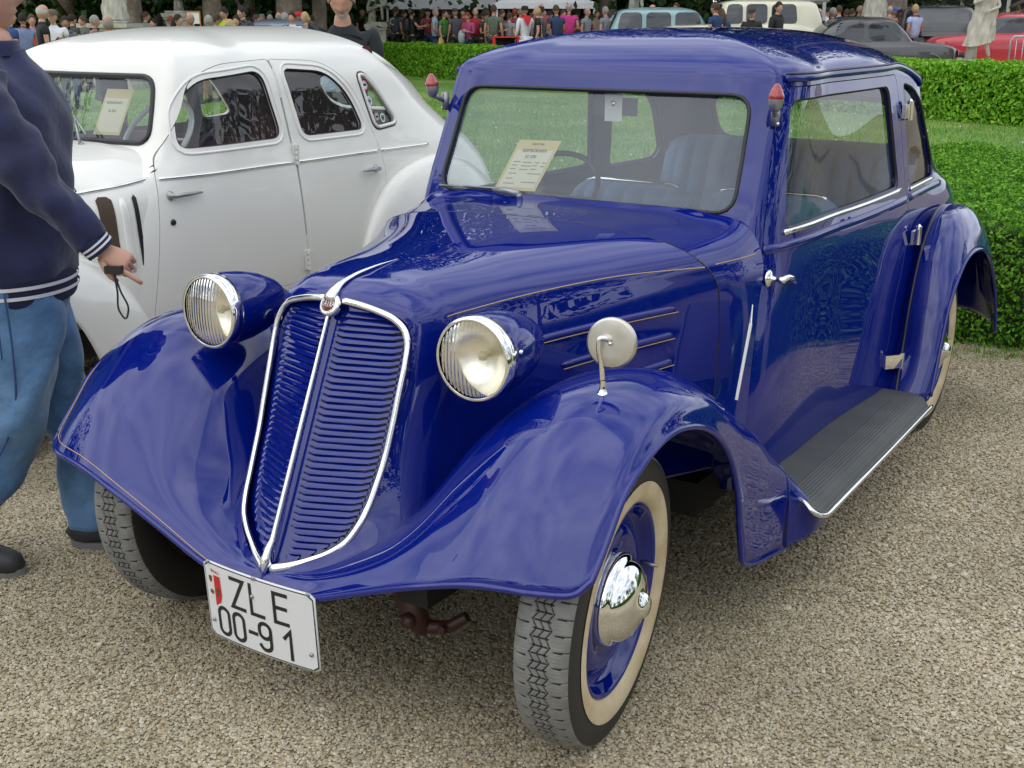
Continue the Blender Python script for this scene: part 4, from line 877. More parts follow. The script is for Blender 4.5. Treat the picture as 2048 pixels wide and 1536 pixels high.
PV = [pa_, pb_, pb_ + nd * 40, pa_ + nd * 40]; mb_ = MB(); mb_.poly([(q.x, q.y, -.05) for q in PV], .21, (0, 0, 1)); plz = mb_.build('gravel_terrace', gm, None, smooth=False); plz['kind'] = 'structure'; TERR = .16
GB = rnd_mat('grass_blade', [(.07, .19, .02), (.12, .29, .03), (.19, .36, .05), (.30, .38, .11)], rough=.6, trans=.3)
def grass(name, n, region, h, wd, seed):
    g = np.random.default_rng(seed); P = region(g, n); P = np.concatenate([P, np.full((len(P), 1), .006)], 1); n = len(P)
    a_ = g.uniform(0, 2 * np.pi, n); hh = h * g.uniform(.4, 1.2, n); lean = g.normal(0, .35, (n, 2)) * hh[:, None]
    wv = np.stack([np.cos(a_), np.sin(a_), 0 * a_], 1) * wd * g.uniform(.6, 1.2, n)[:, None]
    top = P + np.concatenate([lean, hh[:, None]], 1)
    V = np.stack([P - wv, P + wv, top], 1).reshape(-1, 3); me = mesh_np(name, V, np.arange(n * 3).reshape(n, 3)); me.materials.append(GB)
    o = link(name, me, None, None, smooth=False); return tag(o, None, None, kind='stuff')
def reg_lawn(g, n):
    # denser towards the camera; lawn seen past and through the cars
    r = 6 + 20 * g.uniform(0, 1, n) ** 1.25; th = g.uniform(R(-14), R(66), n); P = np.stack([1.875 - np.sin(th) * r, -2.089 + np.cos(th) * r], 1)
    t_ = ((P[:, 0] - fa.x) * nd.x + (P[:, 1] - fa.y) * nd.y)
    k = (P[:, 1] > 4.6) & (t_ < 0) & ~((P[:, 0] > -.7) & (P[:, 1] < 7.7)); return P[k]
grass('lawn_blades', 260000, reg_lawn, .05, .006, 11)
FL = mat('clover_flower', (.75, .75, .68), rough=.7); fm = MB(); g = np.random.default_rng(5)
for P_ in reg_lawn(g, 420): fm.lathe([(0, .05), (.010, .044), (.012, .035), (0, .03)], Matrix.Translation((P_[0], P_[1], .01)), 6)
tag(fm.build('clover_flowers', FL, None), None, None, kind='stuff')
def reg_edge(g, n):
    x = g.uniform(-1.0, 3.2, n); return np.stack([x, 4.02 - np.abs(g.normal(0, .16, n)) * (1 + .8 * np.sin(x * 5)) * (g.uniform(0, 1, n) < .5 + .5 * np.sin(x * 3.3))], 1)
grass('grass_tufts', 1800, reg_edge, .045, .003, 21)
# ---------------------------------------------------------------- gravel stones
SM = rnd_mat('gravel_stone', [(.23, .18, .115), (.36, .295, .195), (.45, .375, .25), (.56, .48, .34), (.37, .325, .24), (.64, .59, .48), (.39, .30, .185), (.47, .40, .28)], rough=.7, source='object', spec=.35)
t_ = SM.node_tree; oi = t_.nodes.new('ShaderNodeObjectInfo'); nz = t_.nodes.new('ShaderNodeTexNoise'); nz.inputs['Scale'].default_value = 1.6; nz.inputs['Detail'].default_value = 6
rz_ = t_.nodes.new('ShaderNodeValToRGB'); rz_.color_ramp.elements[0].position = .36; rz_.color_ramp.elements[0].color = (.76, .77, .72, 1); rz_.color_ramp.elements[1].position = .62; rz_.color_ramp.elements[1].color = (1.02, 1.02, 1.0, 1)
mm_ = t_.nodes.new('ShaderNodeMixRGB'); mm_.blend_type = 'MULTIPLY'; mm_.inputs[0].default_value = 1; p_ = t_.nodes['Principled BSDF']; src = p_.inputs['Base Color'].links[0].from_socket
t_.links.new(oi.outputs['Location'], nz.inputs[0]); t_.links.new(nz.outputs[0], rz_.inputs[0]); t_.links.new(src, mm_.inputs[1]); t_.links.new(rz_.outputs[0], mm_.inputs[2]); t_.links.new(mm_.outputs[0], p_.inputs['Base Color'])
hid = bpy.data.collections.new('gravel_stones')
for k in range(6):
    bm = bmesh.new(); bmesh.ops.create_icosphere(bm, subdivisions=1, radius=.5)
    for v in bm.verts: v.co *= 1 + random.uniform(-.22, .22); v.co.z *= .55; v.co.x *= random.uniform(.95, 1.25)
    me = bpy.data.meshes.new('stone'); bm.to_mesh(me); bm.free(); me.materials.append(SM)
    o = bpy.data.objects.new('stone', me); hid.objects.link(o)
def gravel(name, quad, density, size, seed):
    me = mesh_np(name, np.array(quad), [tuple(range(len(quad)))]); o = link(name, me, None, None, smooth=False); o['kind'] = 'stuff'
    ng = bpy.data.node_groups.new(name, 'GeometryNodeTree'); ng.interface.new_socket('Geometry', in_out='INPUT', socket_type='NodeSocketGeometry'); ng.interface.new_socket('Geometry', in_out='OUTPUT', socket_type='NodeSocketGeometry')
    N = ng.nodes; gi = N.new('NodeGroupInput'); go = N.new('NodeGroupOutput'); dp = N.new('GeometryNodeDistributePointsOnFaces'); dp.inputs['Density'].default_value = density; dp.inputs['Seed'].default_value = seed
    ci = N.new('GeometryNodeCollectionInfo'); ci.inputs['Collection'].default_value = hid; ci.inputs['Separate Children'].default_value = True; ci.inputs['Reset Children'].default_value = True
    ip = N.new('GeometryNodeInstanceOnPoints'); ip.inputs['Pick Instance'].default_value = True
    rv = N.new('FunctionNodeRandomValue'); rv.data_type = 'FLOAT_VECTOR'; rv.inputs[0].default_value = (-.5, -.5, 0); rv.inputs[1].default_value = (.5, .5, 6.28)
    rs = N.new('FunctionNodeRandomValue'); rs.data_type = 'FLOAT'; rs.inputs[2].default_value = size * .55; rs.inputs[3].default_value = size * 1.35
    ng.links.new(gi.outputs[0], dp.inputs[0]); ng.links.new(dp.outputs[0], ip.inputs[0]); ng.links.new(ci.outputs[0], ip.inputs['Instance']); ng.links.new(rv.outputs[0], ip.inputs['Rotation']); ng.links.new(rs.outputs[1], ip.inputs['Scale']); ng.links.new(ip.outputs[0], go.inputs[0])
    md = o.modifiers.new('scatter', 'NODES'); md.node_group = ng; return o
gravel('gravel', [(-2.6, -1.2, .003), (1.9, -1.2, .003), (1.9, 1.0, .003), (-2.6, 1.0, .003)], 30000, .0088, 1)
gravel('gravel', [(-1.2, 1.0, .003), (2.2, 1.0, .003), (2.2, 4.4, .003), (-1.2, 4.4, .003)], 17000, .0102, 2)
gravel('gravel', [(-2.6, -1.2, .004), (2.2, -1.2, .004), (2.2, 4.3, .004), (-2.6, 4.3, .004)], 130, .017, 9)
gravel('gravel', [(-6.0, -1.2, .003), (-2.6, -1.2, .003), (-2.6, 2.4, .003), (-6.0, 2.4, .003)], 4500, .0125, 3)

# ================================================================ THE WHITE SALOON
wc = empty('vintage_saloon', (-2.62, 1.7, 0)); tag(wc, 'white rounded four-door vintage saloon parked beside the blue one, registration card behind its windscreen', 'car')
WX, WY = 2.62, -1.7
def wk(o): o.location = Vector(o.location) + Vector((0, WY, 0)); return o
def wrow(z, yf, wf, w17, w22, w28, yr):
    return [(0, yf - .03, z), (.25, yf - .02, z), (.43, yf - .005, z), (wf - .014, yf + .024, z), (wf + .002, yf + .062, z), (w17, 1.9, z), (w22, 2.3, z), (w28, 2.75, z), (w28 - .05, yr - .42, z), (w28 - .20, yr - .14, z), (.25, yr - .01, z), (0, yr, z)]
wr = [wrow(.28, .93, .65, .66, .66, .64, 3.92), wrow(.5, .955, .665, .685, .685, .66, 3.98), wrow(.8, 1.02, .658, .675, .67, .65, 3.90), wrow(.95, 1.10, .638, .655, .655, .635, 3.76),
      wrow(1.06, 1.235, .615, .63, .63, .61, 3.62), wrow(1.2, 1.31, .595, .605, .605, .58, 3.48), wrow(1.37, 1.385, .558, .565, .565, .54, 3.32), wrow(1.425, 1.415, .525, .53, .53, .50, 3.22), wrow(1.452, 1.44, .50, .50, .50, .47, 3.14)]
ed = np.array(wr[-1]); cn = np.stack([0 * ed[:, 0], np.clip(ed[:, 1], 1.95, 2.55), 0 * ed[:, 2]], 1)
for r in (.95, .87, .74, .55, .35, .15, .012):
    q = cn + (ed - cn) * r; q[:, 2] = 1.452 + .106 * (1 - r ** 2.0) ** .85; wr.append([tuple(p) for p in q])
wr = np.array(wr)
def wdroop(P):
    P = P.copy(); P[..., 2] -= .16 * np.clip(P[..., 1] - 2.5, 0, 1) ** 2 * np.clip((P[..., 2] - 1.0) / .4, 0, 1); return P
WS = Surf(wdroop(wr), mirror=True)
wside = lambda P: (np.abs(P[:, 0]) > .515) & (P[:, 1] > .98)
wsideL = lambda P: (P[:, 0] > .515) & (P[:, 1] > .98)
wfd = round_poly([(1.385,1.225),(1.44,1.345),(1.60,1.408),(1.955,1.420),(1.985,1.0),(2.0,.42),(1.08,.42),(1.19,1.0)], [.06,.08,.1,.01,.01,.03,.03,.05])
wrd = round_poly([(1.962,1.420),(2.30,1.405),(2.48,1.28),(2.60,1.0),(2.64,.80),(2.52,.60),(2.40,.42),(2.007,.42),(1.992,1.0)], [.01,.1,.1,.08,.08,.06,.03,.03,.01])
wfw = round_poly([(1.330,1.078),(1.352,1.23),(1.47,1.348),(1.88,1.376),(1.935,1.078)], [.05,.08,.10,.06,.06])
wrw = round_poly([(2.015,1.380),(2.30,1.358),(2.44,1.245),(2.51,1.075),(2.07,1.075)], [.05,.08,.08,.05,.05])
wqw = round_poly([(2.53,1.335),(2.58,1.33),(2.68,1.24),(2.80,1.09),(2.60,1.075)], [.03,.03,.08,.05,.04])
wws = round_poly([(-.46,1.362),(.46,1.362),(.525,1.10),(-.525,1.10)], .07, 8); wfront = lambda P: (P[:, 1] < 1.62)
wrr = round_poly([(-.33,1.30),(.33,1.30),(.36,1.10),(-.36,1.10)], .08); wrear = lambda P: P[:, 1] > 2.95
wb_ = patch('body', WS, (.014, .015), WHITE, wc, regions=[(YZ, resample(wfd, .01), wside), (YZ, resample(wrd, .01), wside), (YZ, resample(wqw, .01), wside), (XZ, resample(wws, .01), wfront), (XZ, resample(wrr, .01), wrear)], lip=.02, flip=True); wk(wb_)
def won(poly, off): return on_surf(WS, poly, YZ, wsideL, off)
def wdoor(poly, win, name):
    d_ = patch(name, WS, (.014, .015), WHITE, wc, keep=[(YZ, resample(offset_poly(poly, -.0025), .01), wsideL)], regions=[(YZ, resample(win, .01), wsideL)], lip=.018, flip=True); wk(d_)
    P, N = won(resample(win, .03), -.006); MB().tube(P, .0055, 6, closed=True).build('window_gasket', GASKET, d_)
    P, N = won(resample(offset_poly(win, .022), .03), .0); MB().tube(P, .006, 8, closed=True).build('window_moulding', WHITE, d_)
    patch('window_pane', WS, (.05, .05), GLASS, d_, keep=[(YZ, resample(offset_poly(win, .004), .02), wsideL)], flip=True, off=-.014); return d_
fd = wdoor(wfd, wfw, 'front_door'); rd = wdoor(wrd, wrw, 'rear_door')
def strip(y0, y1, z0, z1, par, r=.007, S=WS, test=wsideL):
    P, N = on_surf(S, np.stack([np.linspace(y0, y1, 24), np.linspace(z0, z1, 24)], 1), YZ, test, .003); o = MB().tube(P, r, 8).build('chrome_strip', CHROME, par); return o
strip(1.20, 1.975, .972, .968, fd); strip(2.0, 2.585, .968, .968, rd); o = strip(2.61, 3.02, .968, .962, wb_)
def whandle(y, z, par, ln):
    q = Vector(won([(y, z)], 0)[0][0]); m = MB(); m.lathe([(0.020, 0), (.018, .008), (.010, .012), (.008, .03), (0, .034)], frame(q, (1, 0, .1)), 16, sx=1, sy=.8)
    m.tube([q + Vector((.028, 0, 0)), q + Vector((.032, ln * .5, .001)), q + Vector((.028, ln, 0))], [.010, .009, .004], 10); m.build('door_handle', NICKEL, par)
whandle(1.225, .905, fd, .15); whandle(2.545, .885, rd, -.12)
q = Vector(won([(1.215, .80)], 0)[0][0]); MB().lathe([(.013, 0), (.012, .006), (.006, .010), (0, .008)], frame(q, (1, 0, 0)), 14).build('door_lock', BLACK, fd)
for hz in (1.0, .52):
    q = Vector(won([(1.993, hz)], 0)[0][0]); m = MB()
    for k in range(4): m.tube([q + Vector((.012, 0, -.045 + k * .024)), q + Vector((.012, 0, -.026 + k * .024))], .010, 10)
    m.box(q + Vector((.004, .0, 0)), (.006, .035, .09)); m.build('door_hinge', WHITE, rd, sharp=40)
wq = patch('quarter_window', WS, (.05, .05), GLASS, wc, keep=[(YZ, resample(offset_poly(wqw, .004), .02), wsideL)], flip=True, off=-.012); wk(wq)
P, N = won(resample(wqw, .02), .002); MB().tube(P, .009, 8, closed=True).build('window_frame', WHITE, wq)
P, N = won(resample(offset_poly(wqw, .012), .02), .0); MB().tube(P, .004, 6, closed=True).build('window_gasket', GASKET, wq)
SRED = mat('sticker_red', (.5, .04, .05)); SWH = mat('sticker_white', (.7, .7, .7)); SBR = mat('sticker_brown', (.16, .10, .05)); SGR = mat('sticker_green', (.08, .28, .10)); SGY = mat('sticker_grey', (.35, .36, .45))
for (y, z, r, ca, cb_) in ((2.583, 1.283, .030, SRED, SWH), (2.600, 1.205, .024, SWH, SGY), (2.640, 1.128, .026, SBR, SGY), (2.690, 1.120, .022, SWH, SGR)):
    q, N = won([(y, z)], -.009); q = Vector(q[0]); M = frame(q, N[0]); st_ = MB().lathe([(r, 0), (0, .0005)], M, 24).build('sticker', ca, wq, smooth=False); MB().lathe([(r * .72, .001), (0, .0012)], M, 20).build('sticker_centre', cb_, wq, smooth=False)
    MB().box(q + Vector(N[0]) * .0022, (.002, r * .7, r * .35)).build('sticker_emblem', INK, wq, smooth=False)
ww = patch('windscreen', WS, (.05, .05), WSGLASS, wc, keep=[(XZ, resample(offset_poly(wws, .004), .02), wfront)], flip=True, off=-.010); wk(ww)
P, N = on_surf(WS, resample(wws, .02), XZ, wfront, .000); MB().tube(P, .012, 8, closed=True).build('windscreen_rubber', GASKET, ww)
rwn = patch('rear_window', WS, (.05, .05), GLASS, wc, keep=[(XZ, resample(offset_poly(wrr, .004), .02), wrear)], flip=True, off=-.010); wk(rwn)
for s in (1, -1):
    m = MB(); m.tube([(s * .20, 1.20, 1.075), (s * .20, 1.175, 1.092)], .012, 10); m.tube([(s * .20, 1.178, 1.095), (s * .12, 1.225, 1.19)], [.007, .0045], 8); m.tube([(s * .20 - .09, 1.23, 1.20), (s * .20 + .02, 1.195, 1.13)], .005, 6)
    wk(m.build('wiper', NICKEL, wc))
# bonnet and scuttle
WH = Surf([
 [(0,-.28,.80),(.12,-.26,.80),(.22,-.20,.76),(.25,-.16,.70),(.26,-.14,.55),(.26,-.12,.40)],
 [(0,-.20,.95),(.14,-.17,.94),(.25,-.12,.88),(.285,-.09,.78),(.29,-.08,.60),(.29,-.07,.40)],
 [(0,.10,1.0),(.17,.12,.99),(.31,.14,.94),(.36,.15,.84),(.37,.15,.62),(.37,.15,.40)],
 [(0,.50,1.03),(.22,.51,1.02),(.39,.53,.97),(.46,.55,.88),(.475,.56,.66),(.475,.56,.40)],
 [(0,.86,1.055),(.27,.86,1.045),(.47,.87,1.0),(.56,.89,.91),(.585,.90,.70),(.59,.90,.42)],
 [(0,1.08,1.075),(.30,1.08,1.068),(.51,1.07,1.03),(.612,1.03,.95),(.656,1.01,.74),(.664,.99,.42)],
 [(0,1.24,1.10),(.30,1.24,1.092),(.50,1.24,1.06),(.618,1.165,.97),(.668,1.112,.74),(.674,1.066,.42)]], mirror=True)
wh = patch('bonnet', WH, (.02, .02), WHITE, wc, flip=True); wk(wh)
whs = lambda P: (P[:, 0] > .2) & (P[:, 2] < .99)
o = strip(.78, 1.165, .93, .975, wh, .007, WH, whs); strip(.05, .76, .90, .928, wh, .007, WH, whs)
P, N = on_surf(WH, [(.885, z) for z in np.linspace(.975, .44, 24)], YZ, whs, .0); MB().tube(P, .003, 6).build('bonnet_gap', GASKET, wh)
VB = mat('vent_brown', (.06, .035, .02), rough=.6)
for y0, y1, z0, z1, mm in ((.93, .98, .62, .925, VB), (1.056, 1.076, .64, .925, BLACK)):
    zz_ = np.linspace(z0, z1, 26); e_ = .012 * (1 - np.sqrt(np.clip(1 - np.clip(1 - np.minimum(zz_ - z0, z1 - zz_) / .012, 0, 1) ** 2, 0, 1)))
    Pa, N = on_surf(WH, np.stack([y0 + e_, zz_], 1), YZ, whs, .003); Pb, N = on_surf(WH, np.stack([y1 - e_, zz_], 1), YZ, whs, .003)
    MB().add([tuple(p) for p in Pa] + [tuple(p) for p in Pb], [(i, 26 + i, 27 + i, i + 1) for i in range(25)]).build('side_vent', mm, wh, smooth=False)
P, N = on_surf(WH, [(1.016, z) for z in np.linspace(.63, .915, 10)], YZ, whs, .0); MB().tube(P, [.012] + [.020] * 8 + [.012], 10, flat=.5).build('vent_flap', WHITE, wh)
# fenders
WF = Surf([
 [(.28,-.42,.42),(.42,-.46,.44),(.56,-.46,.45),(.68,-.42,.45),(.755,-.34,.42),(.765,-.30,.38)],
 [(.28,-.30,.62),(.42,-.36,.64),(.56,-.36,.65),(.68,-.32,.64),(.755,-.24,.58),(.77,-.18,.50)],
 [(.28,-.05,.76),(.42,-.10,.80),(.56,-.10,.82),(.68,-.08,.80),(.760,-.02,.70),(.775,.04,.61)],
 [(.34,.28,.80),(.44,.28,.85),(.56,.28,.865),(.68,.28,.84),(.762,.30,.74),(.778,.33,.655)],
 [(.42,.62,.76),(.50,.60,.80),(.58,.58,.81),(.68,.58,.78),(.760,.56,.68),(.776,.55,.60)],
 [(.54,.86,.66),(.57,.84,.70),(.62,.82,.71),(.69,.80,.67),(.755,.72,.55),(.772,.66,.49)],
 [(.62,1.02,.52),(.64,1.00,.55),(.665,.97,.56),(.70,.93,.51),(.745,.82,.42),(.764,.73,.36)],
 [(.655,1.13,.36),(.66,1.12,.37),(.675,1.09,.37),(.70,1.04,.34),(.735,.90,.29),(.755,.77,.26)]])
wf_ = sheet('front_fender', WF, (.02, .02), WHITE, wc, thick=.004); wk(wf_); mirror_obj(wf_, wc)
WR = Surf([
 [(.655,2.36,.34),(.68,2.34,.34),(.71,2.36,.34),(.745,2.46,.33),(.765,2.56,.31),(.768,2.60,.30)],
 [(.655,2.44,.56),(.68,2.42,.57),(.715,2.44,.57),(.750,2.53,.53),(.768,2.62,.48),(.770,2.66,.45)],
 [(.65,2.60,.76),(.67,2.58,.78),(.71,2.60,.775),(.750,2.66,.71),(.770,2.73,.62),(.772,2.77,.58)],
 [(.63,2.88,.875),(.66,2.87,.895),(.705,2.88,.88),(.750,2.91,.80),(.772,2.94,.70),(.774,2.96,.65)],
 [(.58,3.22,.87),(.62,3.22,.89),(.68,3.22,.87),(.740,3.20,.79),(.768,3.17,.69),(.772,3.15,.64)],
 [(.50,3.54,.74),(.56,3.55,.76),(.64,3.53,.74),(.715,3.46,.66),(.755,3.36,.56),(.765,3.32,.52)],
 [(.45,3.78,.50),(.52,3.78,.51),(.61,3.74,.50),(.69,3.62,.44),(.740,3.47,.38),(.750,3.40,.36)],
 [(.45,3.85,.30),(.52,3.85,.30),(.61,3.80,.30),(.68,3.68,.29),(.73,3.52,.28),(.74,3.44,.28)]])
wf2 = sheet('rear_fender', WR, (.02, .02), WHITE, wc, thick=.004, flip=True); wk(wf2); mirror_obj(wf2, wc)
P = WR.at(np.linspace(0, WR.ku[-1], 60), np.full(60, WR.kv[0] + .004)); MB().tube(P, .004, 6).build('fender_piping', mat('grey_piping', (.3, .3, .29)), wf2)
for (x, y) in ((.64, .30), (-.64, .30), (.64, 2.98), (-.64, 2.98)):
    w0 = empty('wheel', (x, y + WY, .315)); w0.parent = wc; w0.rotation_euler = (0, R(90) if x > 0 else R(-90), 0); w0.scale = (.86,) * 3
    link('tyre', TY, None, w0); MB().lathe([(.246, .050), (.245, .060), (.230, .056), (.215, .030), (.15, .042), (.11, .03)], None, 40).build('rim', WHITE, w0)
    MB().lathe([(.112, .020), (.112, .060), (.094, .082), (.050, .098), (0, .104)], None, 32).build('hubcap', CHROME, w0)
m = MB(); m.box((0, 1.9, .36), (1.22, 2.6, .10)); m.box((0, .35, .50), (.5, 1.0, .4)); m.box((0, 3.0, .40), (1.1, 1.2, .2)); wk(m.build('chassis', DARK, wc, smooth=False))
# running board, bumper, lights
m = MB(); m.box((.70, 1.72, .30), (.12, 1.25, .04)); m.box((-.70, 1.72, .30), (.12, 1.25, .04)); wk(m.build('running_board', MATR, wc, smooth=False))
for y_, sgn_ in ((-.52, 1), (4.08, -1)): wk(MB().tube(curve_pts([(-.72, y_ + sgn_ * .10, .42), (-.4, y_, .42), (.4, y_, .42), (.72, y_ + sgn_ * .10, .42)], 20), .035, 10, flat=.5).build('bumper', CHROME, wc))
for s in (1, -1):
    wk(MB().lathe([(0, .01), (.06, .004), (.075, -.005), (.080, -.03), (.07, -.09), (.04, -.15), (0, -.17)], frame((s * .44, -.28, .80), (0, -1, 0)), 24).build('headlight', WHITE, wc))
m = MB()
for k in range(9): m.box((0, -.285 - .0, .42 + k * .04), (.40 - .01 * abs(k - 4), .02, .02))
wk(m.build('grille', CHROME, wc, smooth=False))
# interior
RI = mat('dark_red_upholstery', (.09, .012, .012), rough=.8)
m = MB(); m.box((0, 2.2, .42), (1.2, 2.2, .04)); wk(m.build('cabin_floor', DARK, wc, smooth=False))
for (a, b, y, zt) in ((-.55, -.04, 2.0, 1.05), (.04, .55, 2.0, 1.05), (-.55, .55, 2.85, 1.10)):
    st = MB(); st.box(((a + b) / 2, y + .06, (zt + .62) / 2), (b - a, .12, zt - .62), Matrix.Rotation(R(-10), 3, 'X')); st.box(((a + b) / 2, y - .24, .62), (b - a, .5, .16)); o = wk(st.build('seat', RI, wc)); md = o.modifiers.new('b', 'BEVEL'); md.width = .04; md.segments = 3
m = MB(); m.box((0, 1.30, .99), (1.10, .10, .14)); wk(m.build('dashboard', WHITE, wc, smooth=False))
wl2 = patch('side_lining', WS, (.03, .03), RI, wc, u=(WS.ku[1], WS.ku[8]), regions=[(YZ, resample(offset_poly(wfw, .014), .02), wside), (YZ, resample(offset_poly(wrw, .012), .02), wside), (YZ, resample(offset_poly(wqw, .012), .02), wside), (XZ, resample(offset_poly(wrr, .012), .02), wrear), (YZ, np.array([(.8, 1.6), (1.60, 1.6), (1.45, 1.2), (1.3, .2), (.8, .2)]), None)], flip=True, off=-.026); wk(wl2)
hl2 = patch('headlining', WS, (.06, .06), mat('white_car_headlining', (.25, .23, .2), rough=.9), wc, u=(WS.ku[8], WS.ku[-1] - .02), flip=True); hl2.scale = (.94, .96, .975); hl2.location = (0, .085 + WY, 0)
s0 = empty('steering_wheel'); s0.parent = wc; s0.location = (0, WY, 0); Ms = frame((.30, 1.50, 1.10), (0.0, -.80, .60)); WB = mat('ivory_bakelite', (.72, .72, .70), rough=.25, coat=.5)
MB().tube([Ms @ Vector((.19 * math.cos(a), .19 * math.sin(a), 0)) for a in np.linspace(0, 2 * math.pi, 40, endpoint=False)], .012, 8, closed=True).build('rim', WB, s0)
sp = MB()
for k in range(3): a = 2 * math.pi * k / 3 + .5; sp.tube([Ms @ Vector((0, 0, -.01)), Ms @ Vector((.185 * math.cos(a), .185 * math.sin(a), 0))], .007, 6)
sp.build('spoke', WB, s0); MB().tube([Ms @ Vector((0, 0, .015)), Ms @ Vector((0, 0, -.25))], [.03, .015], 12).build('steering_column', WB, s0)
# its registration card
c00 = Vector((-2.62 + .10, 1.325, 1.115)); ux = Vector((.145, .02, 0)); uz = Vector((.055, .055, .19)); nrm = ux.cross(uz).normalized()
card = MB().add([c00, c00 + ux, c00 + ux + uz, c00 + uz], [(0, 1, 2, 3)]).build('registration_card', PAPERY, None, smooth=False); tag(card, 'yellow registration card standing inside the white saloon\'s windscreen', 'card')
MB().add([cp(.07, .06), cp(.93, .06), cp(.93, .80), cp(.07, .80)], [(0, 1, 2, 3)]).build('printed_panel', mat('card_cream', ()), card, smooth=False)
Mc = Matrix((ux.normalized(), nrm.cross(ux).normalized(), nrm)).transposed().to_4x4()
ct('REGISTRAČNÍ KARTA', .45, .70, .0145, .62); ct('SO  0714', .45, .52, .0155, .7)
# person-sized details: rear-view mirror
m = MB(); m.box((.05, 1.50, 1.31), (.16, .02, .05)); wk(m.build('rear_view_mirror', BLACK, wc, smooth=False))

# ================================================================ PEOPLE
SKIN = mat('skin', (.50, .27, .19), rough=.5, sss=.08, vary=(14, .4, (.56, .31, .23)))
SKIN2 = mat('skin_tanned', (.38, .19, .12), rough=.5, sss=.08)
def skin(name, V, E, Rr, sub=1, root=0):
    me = bpy.data.meshes.new(name); me.from_pydata([tuple(v) for v in V], E, []); o = bpy.data.objects.new(name, me); C.objects.link(o)
    md = o.modifiers.new('s', 'SKIN'); md.use_smooth_shade = True; md.branch_smoothing = .6
    for i, r in enumerate(Rr): me.skin_vertices[0].data[i].radius = r if hasattr(r, '__len__') else (r, r); me.skin_vertices[0].data[i].use_root = (i == root)
    s2 = o.modifiers.new('b', 'SUBSURF'); s2.levels = sub; s2.render_levels = sub
    bpy.context.view_layer.update(); m2 = bpy.data.meshes.new_from_object(o.evaluated_get(bpy.context.evaluated_depsgraph_get())); bpy.data.objects.remove(o); bpy.data.meshes.remove(me); m2.name = name
    return m2
def join_meshes(name, ms):
    bm = bmesh.new()
    for m in ms: bm.from_mesh(m)
    out_ = bpy.data.meshes.new(name); bm.to_mesh(out_); bm.free(); out_.polygons.foreach_set('use_smooth', [True] * len(out_.polygons)); return out_
def mb_mesh(mb, name='m'): return mesh_np(name, np.array(mb.v), mb.f)
def head_fn(t, p, nz=1.0):
    """t: 0 top..pi bottom, p: azimuth with 0 = front(+y)"""
    x = .0765 * math.sin(t) * math.sin(p); y = .097 * math.sin(t) * math.cos(p); z = .120 * math.cos(t); f = math.cos(p)
    g = lambda a, s: math.exp(-(a / s) ** 2)
    if z < 0: k = min(1, -z / .12); x *= 1 - .34 * k ** 1.4; y = y * (1 - .12 * k) + (.012 * k if f > 0 else .018 * k)
    if f > 0:
        y += .024 * g(x, .011) * g(z + .018, .022) * f + .006 * g(x, .014) * g(z - .005, .02) * f      # nose
        y += .007 * g(x, .022) * g(z + .056, .008) + .010 * g(x, .024) * g(z + .098, .018)            # lips, chin
        y += .006 * g(z - .030, .012) * g(x, .05)                                                       # brow
        y -= .012 * (g(x - .031, .015) + g(x + .031, .015)) * g(z - .008, .012)                         # eye sockets
        y -= .005 * g(z + .044, .006) * g(x, .03)
    return (x, y, z)
def head_mesh(nt=26, np_=30, ears=True):
    V = []; F = []
    for i in range(nt + 1):
        for j in range(np_): V.append(head_fn(math.pi * (i + .001) / (nt + .002), 2 * math.pi * j / np_))
    for i in range(nt):
        for j in range(np_): a = i * np_ + j; b = i * np_ + (j + 1) % np_; F.append((a, a + np_, b + np_, b))
    mb = MB().add(V, F)
    for s in (1, -1): mb.lathe([(0, .006), (.014, .008), (.019, .003), (.017, -.004), (0, -.006)], frame((s * .077, -.006, -.010), (s, -.35, .1)), 12, sx=1.5, sy=.85)
    return mb
def hair_mb(kind):
    mb = MB(); V = []; F = []; nt_, np_ = 16, 28
    lo = {'short': .0, 'long': -.02, 'bob': -.01, 'bald': -.03}.get(kind, 0)
    for i in range(nt_ + 1):
        for j in range(np_):
            p = 2 * math.pi * j / np_; fr_ = max(0, math.cos(p)); tmax = math.pi * (.60 if kind != 'bald' else .62) - fr_ * math.pi * (.27 if kind != 'bald' else .30); t = tmax * i / nt_
            x, y, z = head_fn(t, p); k = 1.10 + .02 * math.sin(9 * p + 4 * t)
            if kind == 'bald':
                t = math.pi * .38 + (tmax - math.pi * .38) * i / nt_; t = max(t, 0); x, y, z = head_fn(t, p); k = 1.045
            V.append((x * k, y * k - .002, z * k + .004))
    for i in range(nt_):
        for j in range(np_): a = i * np_ + j; b = i * np_ + (j + 1) % np_; F.append((a, a + np_, b + np_, b))
    mb.add(V, F)
    if kind == 'long':
        mb.tube([(0, -.04, .02), (0, -.085, -.04), (0, -.10, -.12), (0, -.105, -.22), (0, -.10, -.30)], [.07, .085, .085, .075, .03], 14, flat=1)
    if kind == 'bob': mb.tube([(0, -.03, .03), (0, -.05, -.04), (0, -.05, -.09)], [.07, .092, .06], 14)
    return mb
def cap_mb(brim=True):
    mb = MB(); mb.lathe([(.092, .03), (.094, .06), (.085, .10), (.06, .125), (.0, .135)], Matrix.Translation((0, -.004, -.0)), 24, sx=.95, sy=1.12)
    if brim: mb.tube([(0, .06, .045), (0, .11, .040), (0, .155, .032)], [.075, .075, .05], 14, upv=(0, 0, 1), flat=.08)
    return mb
def xf(mb, M):
    mb.v = [tuple(M @ Vector(v)) for v in mb.v]; return mb
